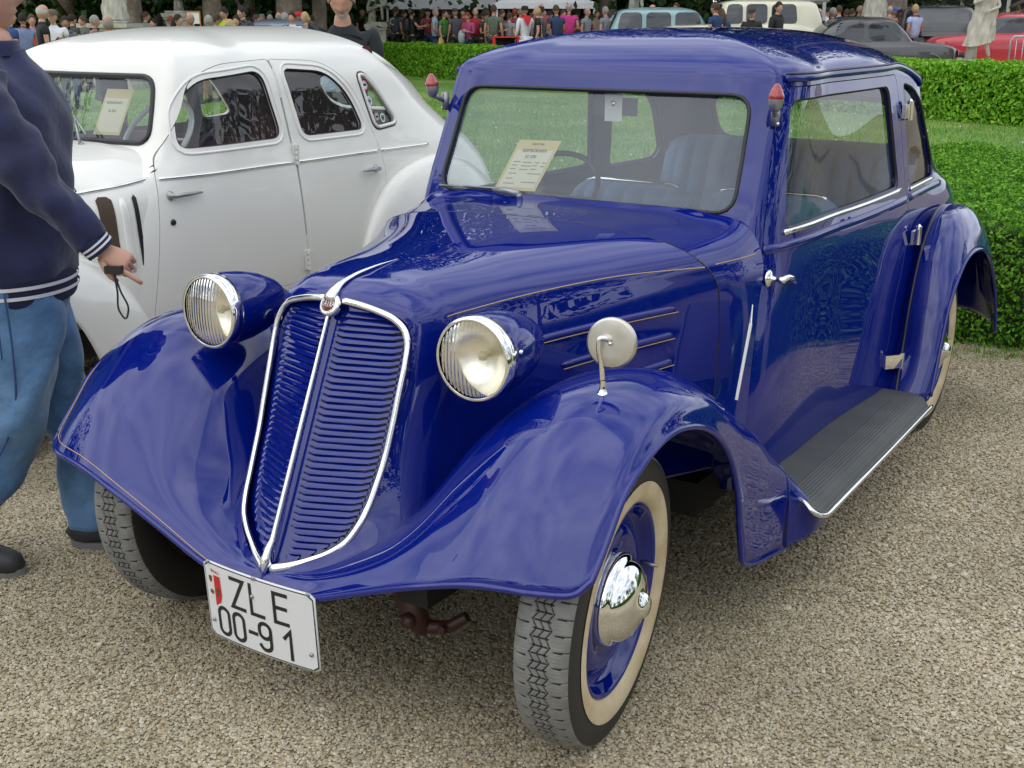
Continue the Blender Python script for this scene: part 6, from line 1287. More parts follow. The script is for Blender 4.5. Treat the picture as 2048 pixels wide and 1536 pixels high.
# ================================================================ THE CROWD BEYOND THE FAR HEDGE
def bear(px, dep):
    """point on the ground at compass bearing / range from the plaza's viewing point"""
    return (1.875 + dep * (-.5472 - .1395 * 0 + (px - 1024) / 2397.5 * .8368) , -2.089 + dep * (.8368 + (px - 1024) / 2397.5 * .5475))
G_ = 'visitors standing and strolling beyond the far hedge'
crowd = [
 (60,19.5,10,1.74,0,.5,(.02,.06,.17),DEN,'bald',GREY,'balding man in navy T-shirt seen from behind, leftmost of the crowd'),
 (87,24,-60,1.7,2,.5,(.20,.24,.42),DEN,'short',DKH,'dark haired visitor in blue-grey top right of the navy T-shirt man'),
 (104,25,120,1.68,0,.5,(.62,.08,.02),DGR,'short',BRH,'visitor in bright orange-red shirt at far left'),
 (124,20.5,25,1.82,1,.5,BLK,DGR,'bald',WHH,'white-haired man in black shirt turned away, far left'),
 (145,22,150,1.75,0,.5,(.72,.72,.78),DGR,'cap',(.12,.11,.07),'man in khaki cap and white T-shirt at far left'),
 (167,22.5,100,1.64,2,.5,(.13,.14,.16),DEN,'long',DKH,'woman with long dark hair and grey top'),
 (181,28,0,1.7,0,.5,DGR,BLK,'short',DKH,'visitor in charcoal shirt under the dark trees'),
 (203,29,200,1.66,0,.5,(.10,.12,.10),BLK,'short',BRH,'visitor in olive top before the dark foliage'),
 (223,25,60,1.66,4,.5,(.26,.17,.17),DGR,'short',GREY,'grey-haired visitor in dusty pink beside the left statue'),
 (250,18.5,-50,1.63,2,.5,(.02,.03,.08),DGR,'bald',GREY,'bald man in dark navy shirt in front of the left statue'),
 (338,30,180,1.6,0,.5,(.42,.02,.03),BLK,'short',DKH,'visitor in deep red top right of the big tree trunk'),
 (369,31,90,1.66,1,.5,(.30,.05,.05),DGR,'short',REDH,'visitor in brick red shirt behind the white-jacketed woman'),
 (383,25,75,1.68,3,1.75,(.66,.66,.74),DEN,'long',DKH,'woman in white jacket walking right, left of the easel board'),
 (407,24,110,1.7,1,1.75,(.03,.03,.035),DGR,'bald',GREY,'older man in black jacket looking down at left centre'),
 (443,24.5,-80,1.66,0,.5,(.03,.42,.58),TAN,'short',GREY,'man in turquoise T-shirt between the two left tree trunks'),
 (456,27,30,1.68,0,.5,(.10,.18,.30),DGR,'short',BRH,'visitor in steel blue shirt by the middle trunk'),
 (474,27,170,1.84,1,.5,(.42,.62,.03),DGR,'short',DKH,'man in lime green T-shirt'),
 (484,22.5,200,1.58,2,.5,(.30,.26,.10),DGR,'bob',BLH,'blonde visitor before the lime green T-shirt man'),
 (496,26,150,1.66,0,1.75,BLK,BLK,'bob',DKH,'dark haired woman in black left of the grey car'),
 (509,28,180,1.86,2,.5,(.05,.05,.07),DGR,'short',DKH,'tall dark haired man behind the grey-blue car'),
 (533,32,60,1.7,0,.5,(.14,.13,.13),DGR,'short',BRH,'visitor in grey shirt above the grey-blue car roof'),
 (560,33,120,1.7,0,.5,(.12,.10,.10),DGR,'short',GREY,'visitor in brown-grey above the grey-blue car'),
 (577,32,-40,1.76,2,.5,(.30,.22,.18),DGR,'bald',GREY,'balding man in beige shirt by the third tree trunk'),
 (590,30,-90,1.74,1,.5,(.30,.14,.12),DGR,'short',GREY,'grey-haired man in rust shirt by the third tree trunk'),
 (603,28,160,1.74,0,.5,(.68,.68,.70),DGR,'short',DKH,'visitor in white shirt left of the goateed man'),
 (615,31,180,1.76,0,.5,(.10,.10,.12),DGR,'cap',(.55,.02,.02),'visitor in a red cap left of the goateed man'),
 (628,28,190,1.74,0,.5,(.26,.22,.18),DGR,'bob',BLH,'blonde visitor left of the goateed man'),
 (737,25,100,1.76,3,.5,BLK,DEN,'bald',GREY,'bald man in black T-shirt right of the goateed man'),
 (752,27,20,1.68,0,1.75,(.12,.12,.12),DEN,'short',DKH,'visitor in grey jacket under the left canopy edge'),
 (801,26.5,5,1.80,0,.5,(.06,.065,.085),BLK,'short',BRH,'man seen from behind in slate T-shirt with a pale round print'),
 (831,27,30,1.72,4,.5,(.025,.025,.025),DGR,'short',DKH,'man in black T-shirt carrying a black backpack'),
 (876,26.5,60,1.73,2,.5,(.30,.42,.52),DEN,'short',GREY,'grey-haired man in pale blue striped polo holding yellow bags'),
 (893,28,80,1.70,0,.5,(.07,.24,.05),DGR,'short',DKH,'visitor in green T-shirt behind the striped polo man'),
 (915,27,-70,1.73,0,.5,(.09,.09,.10),DGR,'cap',(.05,.05,.06),'grey-bearded man in charcoal T-shirt and dark bandana'),
 (930,30,160,1.74,1,.5,(.40,.02,.03),BLK,'short',DKH,'visitor in red under the market canopy'),
 (939,26,185,1.62,1,1.75,(.42,.07,.17),DEN,'bob',REDH,'red-haired woman in pink plaid shirt holding a grey jacket'),
 (953,28.5,130,1.74,0,.5,(.48,.03,.05),DGR,'bald',GREY,'balding man in red shirt behind the pink plaid woman'),
 (967,29,70,1.62,1,.5,(.03,.03,.03),DGR,'bob',DKH,'short dark haired visitor in black right of the red shirt'),
 (988,26.5,-15,1.80,0,.5,(.12,.15,.11),DGR,'short',BRH,'man in olive grey shirt beside the red table'),
 (1003,29,100,1.68,1,.5,(.20,.12,.12),DGR,'short',BRH,'visitor in dusty brown behind the red table'),
 (1018,29.5,10,1.60,0,.5,(.28,.28,.28),DGR,'short',BRH,'stooping visitor in grey T-shirt behind the red table'),
 (1029,31,-30,1.72,0,.5,(.24,.05,.08),DGR,'short',REDH,'visitor in burgundy behind the man in the white coat'),
 (1048,25.5,-60,1.76,4,1.75,(.78,.78,.80),(.78,.78,.80),'hat',(.02,.02,.02),'man in long white coat and red neckerchief with black hat'),
 (1072,25,-120,1.72,0,.5,BLK,BLK,'short',BLH,'fair-haired visitor in black T-shirt facing left'),
 (1080,30,60,1.72,0,.5,(.10,.10,.12),DGR,'short',DKH,'visitor in charcoal behind the fair-haired one'),
 (1108,28,-60,1.78,1,.5,(.03,.05,.12),DGR,'short',BRH,'bearded man in navy T-shirt left of the pale blue car'),
 (1132,31,-30,1.84,2,.5,(.60,.04,.22),DGR,'bald',GREY,'man in bright pink T-shirt behind the pale blue car'),
 (1079,33,-30,1.86,2,.5,(.30,.10,.08),DGR,'bald',BRH,'tall bald man in rust shirt at the canopy'),
 (1166,32,90,1.74,0,.5,(.25,.27,.30),DGR,'bald',GREY,'grey-haired man above the pale blue car roof, left one'),
 (1185,33,120,1.68,0,.5,(.22,.16,.12),DGR,'bob',BRH,'brown-haired woman above the pale blue car roof'),
 (1202,31,-80,1.76,0,.5,(.22,.24,.27),DGR,'short',GREY,'grey-haired man above the pale blue car roof, right one'),
 (1290,29.5,60,1.80,2,.5,(.20,.36,.66),DEN,'bald',DKH,'man in light blue shirt between the pale blue and cream cars'),
 (1299,32,90,1.62,0,.5,(.33,.28,.22),DGR,'short',BLH,'visitor in beige beside the light blue shirt'),
 (1337,31,180,1.86,0,.5,(.20,.12,.08),DGR,'short',BRH,'brown-haired visitor looking over the cream car'),
 (1412,24.5,-80,1.78,0,.5,(.02,.045,.13),DEN,'short',BRH,'young man in navy T-shirt facing right by the cream car'),
 (1424,26,-50,1.66,0,1.75,(.03,.05,.14),DEN,'long',BRH,'woman in navy top right of the young man'),
 (1437,26.5,10,1.66,0,1.75,(.02,.03,.09),DEN,'short',DKH,'visitor in dark blue hoodie seen from behind'),
 (1451,27,20,1.56,0,.5,(.06,.12,.12),DGR,'short',DKH,'short dark haired visitor in teal'),
 (1482,24,170,1.67,1,1.75,(.016,.015,.017),DGR,'cap',(.05,.045,.04),'woman in black cap and black shirt looking down'),
 (1496,28,40,1.76,1,.5,(.05,.12,.26),DGR,'short',BRH,'man in blue shirt beside the grey stall van'),
 (1531,25,100,1.80,2,1.75,(.016,.016,.018),BLK,'long',DKH,'tall visitor with long black hair and black jacket before the stall van'),
 (1579,28,20,1.66,0,1.75,(.16,.03,.02),DGR,'long',REDH,'woman with long auburn hair right of the stall van'),
 (1588,29,-20,1.78,0,.5,(.03,.03,.03),DGR,'bald',GREY,'bald man in black T-shirt right of the stall van'),
 (1609,27,15,1.68,0,.5,BLK,DGR,'bald',GREY,'grey-haired man in black T-shirt turned away, left of the white shirt'),
 (1625,31,60,1.74,2,.5,(.70,.70,.74),DGR,'short',DKH,'man in white shirt behind the black T-shirt man'),
 (1635,28,50,1.70,0,.5,(.02,.04,.11),DGR,'short',GREY,'visitor in dark navy with arms folded'),
 (1648,30,-60,1.78,0,.5,(.24,.30,.46),DGR,'short',BRH,'man in pale blue shirt right of the navy one'),
 (1663,31,-30,1.70,0,.5,(.30,.10,.08),DGR,'short',BRH,'brown-haired visitor in rust'),
 (1672,32,40,1.72,0,.5,(.62,.48,.04),DGR,'short',BRH,'visitor in yellow above the dark coupe'),
 (1687,31,80,1.80,0,.5,(.13,.13,.14),DGR,'bald',GREY,'big grey-haired man above the dark coupe roof'),
 (1720,31.5,190,1.79,0,.5,(.12,.06,.05),DGR,'short',REDH,'ruddy-faced man in front of the pale statue'),
 (1745,29,-40,1.76,0,.5,(.32,.20,.16),DGR,'bald',GREY,'balding man in beige right of the ruddy-faced man'),
 (1754,31,30,1.74,0,.5,(.20,.20,.24),DGR,'cap',(.05,.16,.50),'visitor in a bright blue cap'),
 (1794,28,-60,1.78,2,.5,(.40,.46,.66),DGR,'short',BLH,'fair visitor in checked blue and pink left of the black off-roader'),
 (1881,36,60,1.70,0,.5,(.45,.16,.18),DGR,'short',DKH,'visitor in salmon above the red saloon'),
 (1891,36,20,1.74,0,.5,(.02,.03,.08),DGR,'short',DKH,'visitor in dark navy above the red saloon'),
 (1907,38,-30,1.74,0,.5,(.24,.10,.08),DGR,'short',BRH,'visitor in brown above the red saloon roof'),
 (1919,35,80,1.74,0,.5,(.45,.42,.34),DGR,'hat',(.58,.52,.38),'visitor in a straw hat above the red saloon'),
 (1988,36,10,1.86,0,.5,(.30,.20,.16),DGR,'short',BRH,'visitor in tan right of the big statue'),
 (2044,30,-60,1.80,0,.5,(.36,.40,.52),DGR,'short',GREY,'visitor in pale blue at the far right edge'),
]
for i, (px, dep, face, h, k, sl, sh, lg, hr_, hc_, lab) in enumerate(crowd):
    if px > 700: hd_px = float(np.interp(px, [600, 800, 1000, 1200, 1400, 1600, 1800, 2048], [41.1, 35, 30.4, 26.9, 24.1, 21.9, 20, 18.1])); dep = max(dep * 1.12, hd_px + 3.2 + (dep - 25) * .25)
    zt_ = TERR if px > 700 else 0.
    x, y = bear(px, dep); sk = SKIN2 if i % 4 == 1 else SKIN
    def extra(p, B, i=i, lab=lab):
        if 'backpack' in lab: o = MB().box((0, -.19, 1.28), (.30, .16, .42)).build('backpack', BLACK, p); md = o.modifiers.new('b', 'BEVEL'); md.width = .06; md.segments = 3
        if 'neckerchief' in lab:
            MB().add([(-.13, -.135, 1.47), (.13, -.135, 1.47), (.0, -.165, 1.24), (0, -.10, 1.51)], [(0, 2, 1), (0, 1, 3)]).build('neckerchief', mat('red_scarf', (.60, .01, .02)), p); o = MB().lathe([(.13, 1.48), (.09, 1.53), (.07, 1.52)], None, 16).build('scarf_roll', mat('red_scarf', ()), p)
            o = MB().tube([(0, 0, 1.0), (0, 0, .8), (0, 0, .45)], [.17, .22, .27], 18).build('coat_skirt', cloth_mat((.78, .78, .80)), p)
        if 'round print' in lab: MB().lathe([(.10, 0), (.075, .002)], frame((0, -.142, 1.33), (0, -1, 0)), 24).build('back_print', mat('pale_print', (.45, .45, .48)), p, smooth=False)
        if 'yellow bags' in lab:
            for q in (-.10, .10): MB().tube([(q + .2, .18, .95), (q + .2, .20, .80), (q * 1.5 + .2, .2, .66), (q * 1.5 + .2, .2, .58)], [.02, .09, .11, .05], 12).build('yellow_bag', mat('yellow_bag_cloth', (.62, .42, .08), rough=.8, bump=(14, .8, .02)), p)
        if 'grey jacket' in lab and 'holding' in lab: MB().tube([(.05, .22, 1.22), (.06, .24, 1.10), (.08, .22, .92), (.08, .2, .80)], [.07, .11, .10, .04], 12).build('carried_jacket', mat('grey_cloth', (.40, .42, .46), rough=.9, bump=(20, .7, .01)), p)
        if 'canopy' in lab and 'left' in lab: MB().box((0, -.16, 1.28), (.26, .12, .36)).build('backpack', BLACK, p)
    person(x, y, face, h, k, sl, sh, lg, hr_, hc_, lab, sk, G_, extra, zt_)
G2 = [(60+700, 36, (.05,.05,.06), 'short', DKH, 'charcoal', 'behind the bald man in black'), (815, 36, (.30,.28,.24), 'bob', BRH, 'beige', 'between the slate T-shirt and the backpack'), (848, 37, (.04,.06,.14), 'short', BRH, 'dark blue', 'right of the black backpack'),
 (862, 36, (.30,.05,.05), 'cap', BLK, 'brick', 'left of the striped polo'), (884, 38, (.5,.5,.48), 'short', GREY, 'off-white', 'between the striped polo and green T-shirt'), (903, 38, (.05,.05,.05), 'long', DKH, 'black', 'between the green T-shirt and dark bandana'),
 (976, 37, (.22,.30,.16), 'short', BRH, 'sage', 'left of the olive grey shirt'), (996, 38, (.05,.05,.08), 'bob', DKH, 'ink blue', 'right of the olive grey shirt'), (1040, 37, (.35,.26,.20), 'bald', GREY, 'sand', 'behind the black hat'),
 (1060, 38, (.10,.16,.30), 'short', BRH, 'mid blue', 'between the white coat and fair-haired visitor'), (1094, 37, (.42,.40,.36), 'short', DKH, 'stone', 'left of the bearded navy man'), (1120, 36, (.08,.08,.08), 'short', BRH, 'soot', 'between the navy and bright pink shirts'),
 (1148, 38, (.20,.05,.10), 'long', BRH, 'wine', 'right of the bright pink shirt'), (1606, 36, (.33,.33,.36), 'short', BRH, 'light grey', 'left of the white shirt'), (1700, 38, (.16,.20,.30), 'short', DKH, 'slate blue', 'left of the pale statue'), (1732, 38, (.40,.12,.10), 'bob', BRH, 'red-brown', 'right of the pale statue'),
 (640, 34, (.14,.20,.16), 'short', DKH, 'moss', 'just left of the goateed man'), (545, 35, (.40,.38,.34), 'cap', (.3,.3,.3), 'cream', 'above the grey-blue car roof'), (350, 34, (.03,.03,.04), 'long', DKH, 'black', 'right of the deep red top'), (322, 33, (.12,.14,.20), 'short', BRH, 'dusk blue', 'at the foot of the thick bare trunk')]
for i, (px, dep, sh, hr_, hc_, cn, wh_) in enumerate(G2):
    dep = dep + (3.2 if 700 < px < 900 else 0); x, y = bear(px, dep); person(x, y, (40 * i) % 360, 1.66 + .03 * (i % 5), (0, 2, 1, 4, 3)[i % 5], (.5, 1.75)[i % 2], sh, (DEN, DGR, TAN)[i % 3], hr_, hc_, 'back-row visitor in ' + cn + ' ' + wh_, SKIN, G_, None, TERR if px > 700 else 0)
# ---- statues
STN = mat('weathered_sandstone', (.42, .40, .32), rough=.9, bump=(22, .6, .01), vary=(5, .8, (.56, .54, .46)))
def ped(s_, h, w_=.8):
    m = MB(); m.box((0, 0, h * .5), (w_ * .8, w_ * .8, h)); m.box((0, 0, .06), (w_, w_, .12)); m.box((0, 0, h - .05), (w_ * .98, w_ * .98, .10)); m.box((0, 0, h - .14), (w_ * .9, w_ * .9, .07)); o = m.build('pedestal', STN, s_, smooth=False); return o
def statue(px, dep, h, face, kind, label, seed=0, wdt=.8):
    x, y = bear(px, dep); s_ = empty('statue', (x, y, 0), -R(face)); tag(s_, label, 'statue'); ped(s_, h, wdt)
    J = pose(3 if kind == 'stride' else 2); V = []; E = []; Rr = []
    J.update(hipL=(-.10, 0, .90), knL=(-.15, .12, .52), anL=(-.16, .0, .10), hipR=(.10, 0, .90), knR=(.12, .02, .50), anR=(.14, -.06, .10)); J['sleeve'] = .5
    if kind == 'twist': J.update(pelvis=(.04, 0, .96), waist=(.02, 0, 1.12), chest=(-.05, .0, 1.33), neck=(-.08, 0, 1.50), head=(-.10, .02, 1.63), shL=(-.24, 0, 1.40), shR=(.13, 0, 1.45), elR=(.22, .18, 1.24), wrR=(.0, .24, 1.34), elL=(-.32, .05, 1.18), wrL=(-.14, .22, 1.10), knL=(-.08, .10, .52), anL=(-.20, .0, .10), knR=(.20, .06, .50), anR=(.18, -.04, .10))
    B = make_body('figure', J, 1.12, 1); B['body'].materials.clear(); o = link('figure', B['body'], STN, s_, (0, 0, h + .02))
    g = np.random.default_rng(seed); ph = g.uniform(0, 6, 6); n = 48; V = []; F = []; top = 1.45; rowz = np.linspace(.42 if kind != 'long' else .06, top, 30)
    for z in rowz:
        t_ = (z - rowz[0]) / (top - rowz[0]); cx = .0 if kind != 'twist' else (.05 - .12 * t_); a = .27 - .07 * t_ + .05 * (1 - t_) ** 2; b_ = .20 - .06 * t_ + .04 * (1 - t_) ** 2
        for j in range(n):
            an = 2 * math.pi * j / n; fold = .022 * math.sin(9 * an + z * 6 + ph[0]) + .016 * math.sin(14 * an - z * 9 + ph[1]) + .014 * math.sin(5 * an + z * 14 + ph[2])
            V.append((cx + (a + fold) * math.cos(an), (b_ + fold) * math.sin(an), z + (.10 * math.cos(an + ph[3]) * (1 - t_) if kind != 'long' else 0)))
    for i in range(29):
        for j in range(n): q = i * n + j; q2 = i * n + (j + 1) % n; F.append((q, q2, q2 + n, q + n))
    F.append(tuple(range(29 * n, 30 * n))); link('drapery', mesh_np('drapery', np.array(V), F), STN, o)
    m = MB(); m.box((0, 0, .0), (.62, .5, .08)); m.tube([(.20, -.12, .0), (.17, -.10, .45), (.12, -.06, .85)], [.14, .10, .08], 10); m.build('plinth_rock', STN, o)
statue(265, 30, 1.50, 160, 'long', 'draped stone statue on a broad pedestal at the left, cropped by the frame', 1, 1.35)
statue(385, 34, 1.75, 200, 'stride', 'small stone statue standing between the two left tree trunks', 2)
statue(766, 39, 1.45, 150, 'stride', 'stone statue on a pedestal just right of the goateed man', 3, .75)
statue(1262, 31, 1.75, 190, 'stride', 'stone statue rising behind the pale blue car', 4)
statue(1716, 34, 1.55, 180, 'long', 'pale stone statue behind the ruddy-faced man', 5)
statue(1925, 28.0, .66, 170, 'twist', 'large twisting draped stone statue beside the red saloon and steel barrier', 6, .7)
# ---- trees and dark undergrowth
BARK = mat('tree_bark', (.16, .12, .09), rough=.9, bump=(9, 1, .05), vary=(4, .8, (.26, .21, .17)))
DLEAF = rnd_mat('tree_leaf', [(.008, .022, .006), (.018, .045, .010), (.03, .075, .016), (.05, .10, .025)], rough=.5, trans=.15)
def crown_pts(c, r, h, n, g, low=.15):
    k = 26; cl = g.normal(0, 1, (k, 3)); cl /= np.linalg.norm(cl, axis=1)[:, None]; cl *= g.uniform(.45, 1, k)[:, None] ** .6; cl = cl * np.array([r, r, h / 2]) + np.array(c)
    i = g.integers(0, k, n); d = g.normal(0, 1, (n, 3)); d /= np.linalg.norm(d, axis=1)[:, None]; rad = r * .42 * g.uniform(.5, 1.05, n)[:, None] ** .5
    P = cl[i] + d * rad * np.array([1, 1, .8]); return P, d
def make_tree(name, x, y, h, r, label, seed, trunk=.28, low=2.0, nleaf=4200, lean=0.0, leaf=.36, group=None):
    g = np.random.default_rng(seed); t0 = empty('tree', (x, y, 0)); tag(t0, label, 'tree', group); tm = MB()
    tp = [(0, 0, 0), (lean * .3, 0, 1.2), (lean * .7, .05, 3), (lean, 0, h * .55), (lean, 0, h * .85)]; P = curve_pts(tp, 22); rr = np.interp(np.linspace(0, 1, 22), [0, .08, .3, 1], [trunk * 1.4, trunk, trunk * .8, trunk * .2])
    tm.tube([tuple(p) for p in P], list(rr), 12)
    for k in range(7):
        a = g.uniform(0, 6.28); z0 = g.uniform(low + .6, h * .6); q = Vector((lean, 0, z0)); e = q + Vector((math.cos(a) * r * .7, math.sin(a) * r * .7, g.uniform(.8, 2.5))); tm.tube([q, q.lerp(e, .5) + Vector((0, 0, .2)), e], [trunk * .4, trunk * .25, .03], 7)
    tm.build('trunk', BARK, t0)
    P, N = crown_pts((lean, 0, (h + low) / 2), r, h - low, nleaf, g); P[:, 2] = np.maximum(P[:, 2], low * .6)
    o = link('crown', leaf_mesh('crown', P, N, leaf, DLEAF, .8, .7), None, t0, smooth=False); return t0
TG = 'tall trees behind the crowd'
specs = [(305, 33, .30, 'tree with a thick bare trunk rising right of the left statue', .45), (450, 34, .27, 'tree with pale bare trunk between the turquoise and lime green shirts', 0), (597, 35, .38, 'tree with stout trunk left of the goateed man', 0), (655, 37, .22, 'tree with slender trunk just left of the goateed man\'s head', 0), (1747, 36, .45, 'tree with dark broad trunk right of the pale statue', 0)]
for i, (px, dep, tr_, lab, ln_) in enumerate(specs):
    x, y = bear(px, dep); make_tree('tree', x, y, 17 + i % 3, 4.6, lab, 40 + i, tr_, 3.0, 8000, -ln_, .24, group=TG)
hd2 = ['far left, behind the navy T-shirt man', 'behind the white-haired man at far left', 'between the left statue and the first trunk', 'behind the middle left trunk', 'behind the stout trunk', 'behind the slender trunk', 'above the left canopy', 'behind the two canopies', 'behind the bright pink shirt', 'behind the statue over the pale blue car', 'behind the cream car', 'behind the young man in navy', 'behind the stall van', 'behind the auburn-haired woman', 'behind the big grey-haired man', 'behind the dark broad trunk', 'behind the black off-roader', 'behind the cream bus', 'behind the big twisting statue', 'at the far right edge']
for i in range(20):
    px = -60 + i * 115; x, y = bear(px, 46 + 5 * math.sin(i * 2.1) + (8 if px > 1750 else 0)); make_tree('tree', x, y, 18 + 3 * math.sin(i * 1.7), 5.4, 'dark leafy tree reaching the ground ' + hd2[i], 80 + i, .3, .3, 11000, 0, .25, TG)
# low dark shrubbery closing the view under the trees
Pm = []; g = np.random.default_rng(9)
px_ = g.uniform(-200, 2300, 120000); dp_ = 43 + g.uniform(0, 6, 120000) + (px_ > 1750) * 9; zz_ = g.uniform(0, 1, 120000) ** .8 * (3.4 + .8 * np.sin(px_ / 60) + .5 * np.sin(px_ / 23)); q = np.array(bear(px_, dp_)).T
Pm = np.concatenate([q, zz_[:, None]], 1); o = link('shrubbery', leaf_mesh('shrubbery', Pm, np.tile([.4, -.8, .5], (120000, 1))  , .24, DLEAF, .8, .7), None, None, smooth=False); tag(o, None, None, kind='stuff')
# trees and people behind the camera, mirrored in the paint
for i in range(12):
    a = R(28 + i * 20.5); rr_ = 34 + 7 * math.sin(i * 2.7); make_tree('tree', 1.9 + math.sin(a) * rr_, -2 + math.cos(a) * rr_, 9 + 4 * math.sin(i * 1.3) ** 2, 4.5, 'leafy tree across the square, mirrored in the blue paint', 130 + i, .3, .8, 1500, 0, .6, 'trees across the square mirrored in the paint')
for i, (x, y, f_) in enumerate(((4.6, -5.2, -40), (5.6, -4.1, -60), (-.6, -6.8, 5), (-3.6, -5.6, 30), (1.2, -8.6, 0), (8.2, -2.2, -80))):
    person(x, y, f_, 1.74, (1, 0, 2, 4, 1, 0)[i], .5, [(.1, .1, .12), (.35, .05, .05), (.05, .08, .2), (.2, .2, .22), (.03, .03, .03), (.4, .4, .4)][i], DEN, 'short', BRH, ['onlooker in charcoal T-shirt standing right of the camera, mirrored in the paint', 'onlooker in dark red T-shirt standing far right, mirrored in the paint', 'onlooker in navy T-shirt standing behind the camera, mirrored in the paint', 'onlooker in grey T-shirt standing left of the camera, mirrored in the paint', 'onlooker in black T-shirt standing furthest back, mirrored in the paint', 'onlooker in light grey T-shirt standing by the side hedge, mirrored in the paint'][i], SKIN, 'onlookers mirrored in the paint')
# ---- far cars
DGL = mat('car_glass_far', (.03, .035, .04), rough=.05, spec=.8); 
def far_car(px, dep, rz, L_, W_, H_, body_h, cab, paintc, label, wins, hood_h=None, round_=.5, wheels=True, light=.0, wr_=.33, tailh=None, extra=None):
    """cab=(y0,y1) cabin span at the belt, measured from the nose; side windows = list of (y0,y1)"""
    x, y = bear(px, dep); c_ = empty('parked_car', (x, y, TERR if px > 700 else 0), R(rz)); tag(c_, label, 'car'); hh = hood_h or body_h; th = tailh or body_h; w2 = W_ / 2; y0, y1 = cab
    low = [[(0, 0, z), (w2 * .6, .02, z), (w2 * .92, .20, z), (w2, .7, z), (w2, L_ * .5, z), (w2, L_ - .6, z), (w2 * .9, L_ - .15, z), (w2 * .55, L_, z), (0, L_ + .02, z)] for z in (.32, .5, body_h * .85)]
    def topz(yv): return np.interp(yv, [0, .25, y0, y0 + .3, y1, L_ - .3, L_], [hh * .86, hh * .97, body_h * .99, body_h, body_h, th * .96, th * .82])
    for sc_, ad in ((.97, 0), (.80, .03), (.4, .05), (.02, .06)):
        low.append([(a * sc_, (b - L_ / 2) * (.97 + .03 * sc_) + L_ / 2, float(topz(b)) + ad) for a, b, _ in low[2]])
    S_ = Surf(low, mirror=True); b_ = sheet('body', S_, (.09, .09), paintc, c_, flip=True)
    def ring(z, e0, e1, wd): return [(0, y0 + e0, z), (wd * .6, y0 + e0 + .01, z), (wd * .93, y0 + e0 + .08, z), (wd, y0 + e0 + .28, z), (wd, (y0 + y1) / 2, z), (wd, y1 - e1 - .3, z), (wd * .9, y1 - e1 - .08, z), (wd * .5, y1 - e1, z), (0, y1 - e1 + .01, z)]
    rk = .45 * round_ * (H_ - body_h) / .5; rows_ = [ring(body_h - .06, 0, 0, w2 * .93), ring(body_h + (H_ - body_h) * .5, rk * .55, rk * .55, w2 * .87), ring(H_ - .10, rk, rk * 1.15, w2 * .80)]
    e_ = np.array(rows_[-1]); cn_ = np.stack([0 * e_[:, 0], np.clip(e_[:, 1], y0 + (y1 - y0) * .4, y0 + (y1 - y0) * .6), 0 * e_[:, 2]], 1)
    for r_ in (.93, .75, .5, .25, .02): q_ = cn_ + (e_ - cn_) * r_; q_[:, 2] = H_ - .10 + .10 * (1 - r_ ** 2.2) ** .8; rows_.append([tuple(p) for p in q_])
    K = Surf(rows_, mirror=True); sheet('cabin', K, (.08, .08), paintc, c_, flip=True)
    zb, zt = body_h + .05, H_ - .13
    for s_, tst in ((1, lambda P: (P[:, 0] > w2 * .55)), (-1, lambda P: (P[:, 0] < -w2 * .55))):
        for a, b2 in wins:
            pg = round_poly([(y0 + a, zb), (y0 + b2, zb), (y0 + b2 - (.12 * round_ if b2 == wins[-1][1] else 0), zt), (y0 + a + (.16 * round_ if a == wins[0][0] else 0), zt)], .07 + .08 * round_)
            patch('window', K, (.05, .05), DGL, c_, keep=[(YZ, resample(pg, .03), tst)], flip=True, off=.006)
            pts, N_ = None, None
    for tst, nm in ((lambda P: P[:, 1] < y0 + rk + .2, 'windscreen'), (lambda P: P[:, 1] > y1 - rk - .35, 'rear_window')):
        pg = round_poly([(-w2 * .72, zb), (w2 * .72, zb), (w2 * .64, zt), (-w2 * .64, zt)], .09); patch(nm, K, (.05, .05), DGL, c_, keep=[(XZ, resample(pg, .03), tst)], flip=True, off=.006)
    if wheels:
        for s_ in (1, -1):
            for yy_ in (.75, L_ - .8):
                w0 = empty('wheel', (s_ * (w2 - .06), yy_, wr_)); w0.parent = c_; w0.rotation_euler = (0, R(90) * s_, 0)
                MB().lathe([(wr_ * .6, .08), (wr_ * .8, .10), (wr_ * .97, .08), (wr_, .03), (wr_, -.06), (wr_ * .6, -.1)], None, 24).build('tyre', BLACK, w0); MB().lathe([(wr_ * .62, .085), (wr_ * .35, .06), (wr_ * .25, .10), (0, .12)], None, 20).build('hubcap', CHROME, w0)
                MB().lathe([(wr_ * 1.25, .0), (wr_ * 1.2, .09), (wr_ * 1.02, .10)], Matrix.Translation((0, 0, -.02)), 24).build('wheel_arch', paintc, w0)
    for s_ in (1, -1): MB().lathe([(.09, 0), (.07, .02), (0, .03)], frame((s_ * w2 * .66, .04, hh * .78), (0, -1, 0)), 14).build('headlight', CHROME, c_)
    MB().tube(curve_pts([(-w2, .05, .45), (-w2 * .6, -.08, .45), (w2 * .6, -.08, .45), (w2, .05, .45)], 12), .05, 8, flat=.5).build('bumper', CHROME, c_); MB().tube(curve_pts([(-w2, L_ - .05, .45), (-w2 * .6, L_ + .08, .45), (w2 * .6, L_ + .08, .45), (w2, L_ - .05, .45)], 12), .05, 8, flat=.5).build('bumper', CHROME, c_)
    if extra: extra(c_, K, w2, y0, y1)
    return c_
side_ = 33.2 - 90     # nose to the left, broadside to the viewer
def shelf(c_, K, w2, y0, y1): pass
def off(px, dep, rz, L_, sh=0): return px
PB = paint('pale_blue_paint', (.22, .36, .38)); CRM = paint('cream_paint', (.66, .63, .46)); GRP = paint('dark_grey_paint', (.05, .05, .052)); REDP = paint('red_paint', (.45, .012, .025)); BKP = paint('black_paint', (.012, .012, .014)); SLV = paint('silver_paint', (.30, .31, .32)); GBP = paint('grey_blue_paint', (.16, .20, .25))
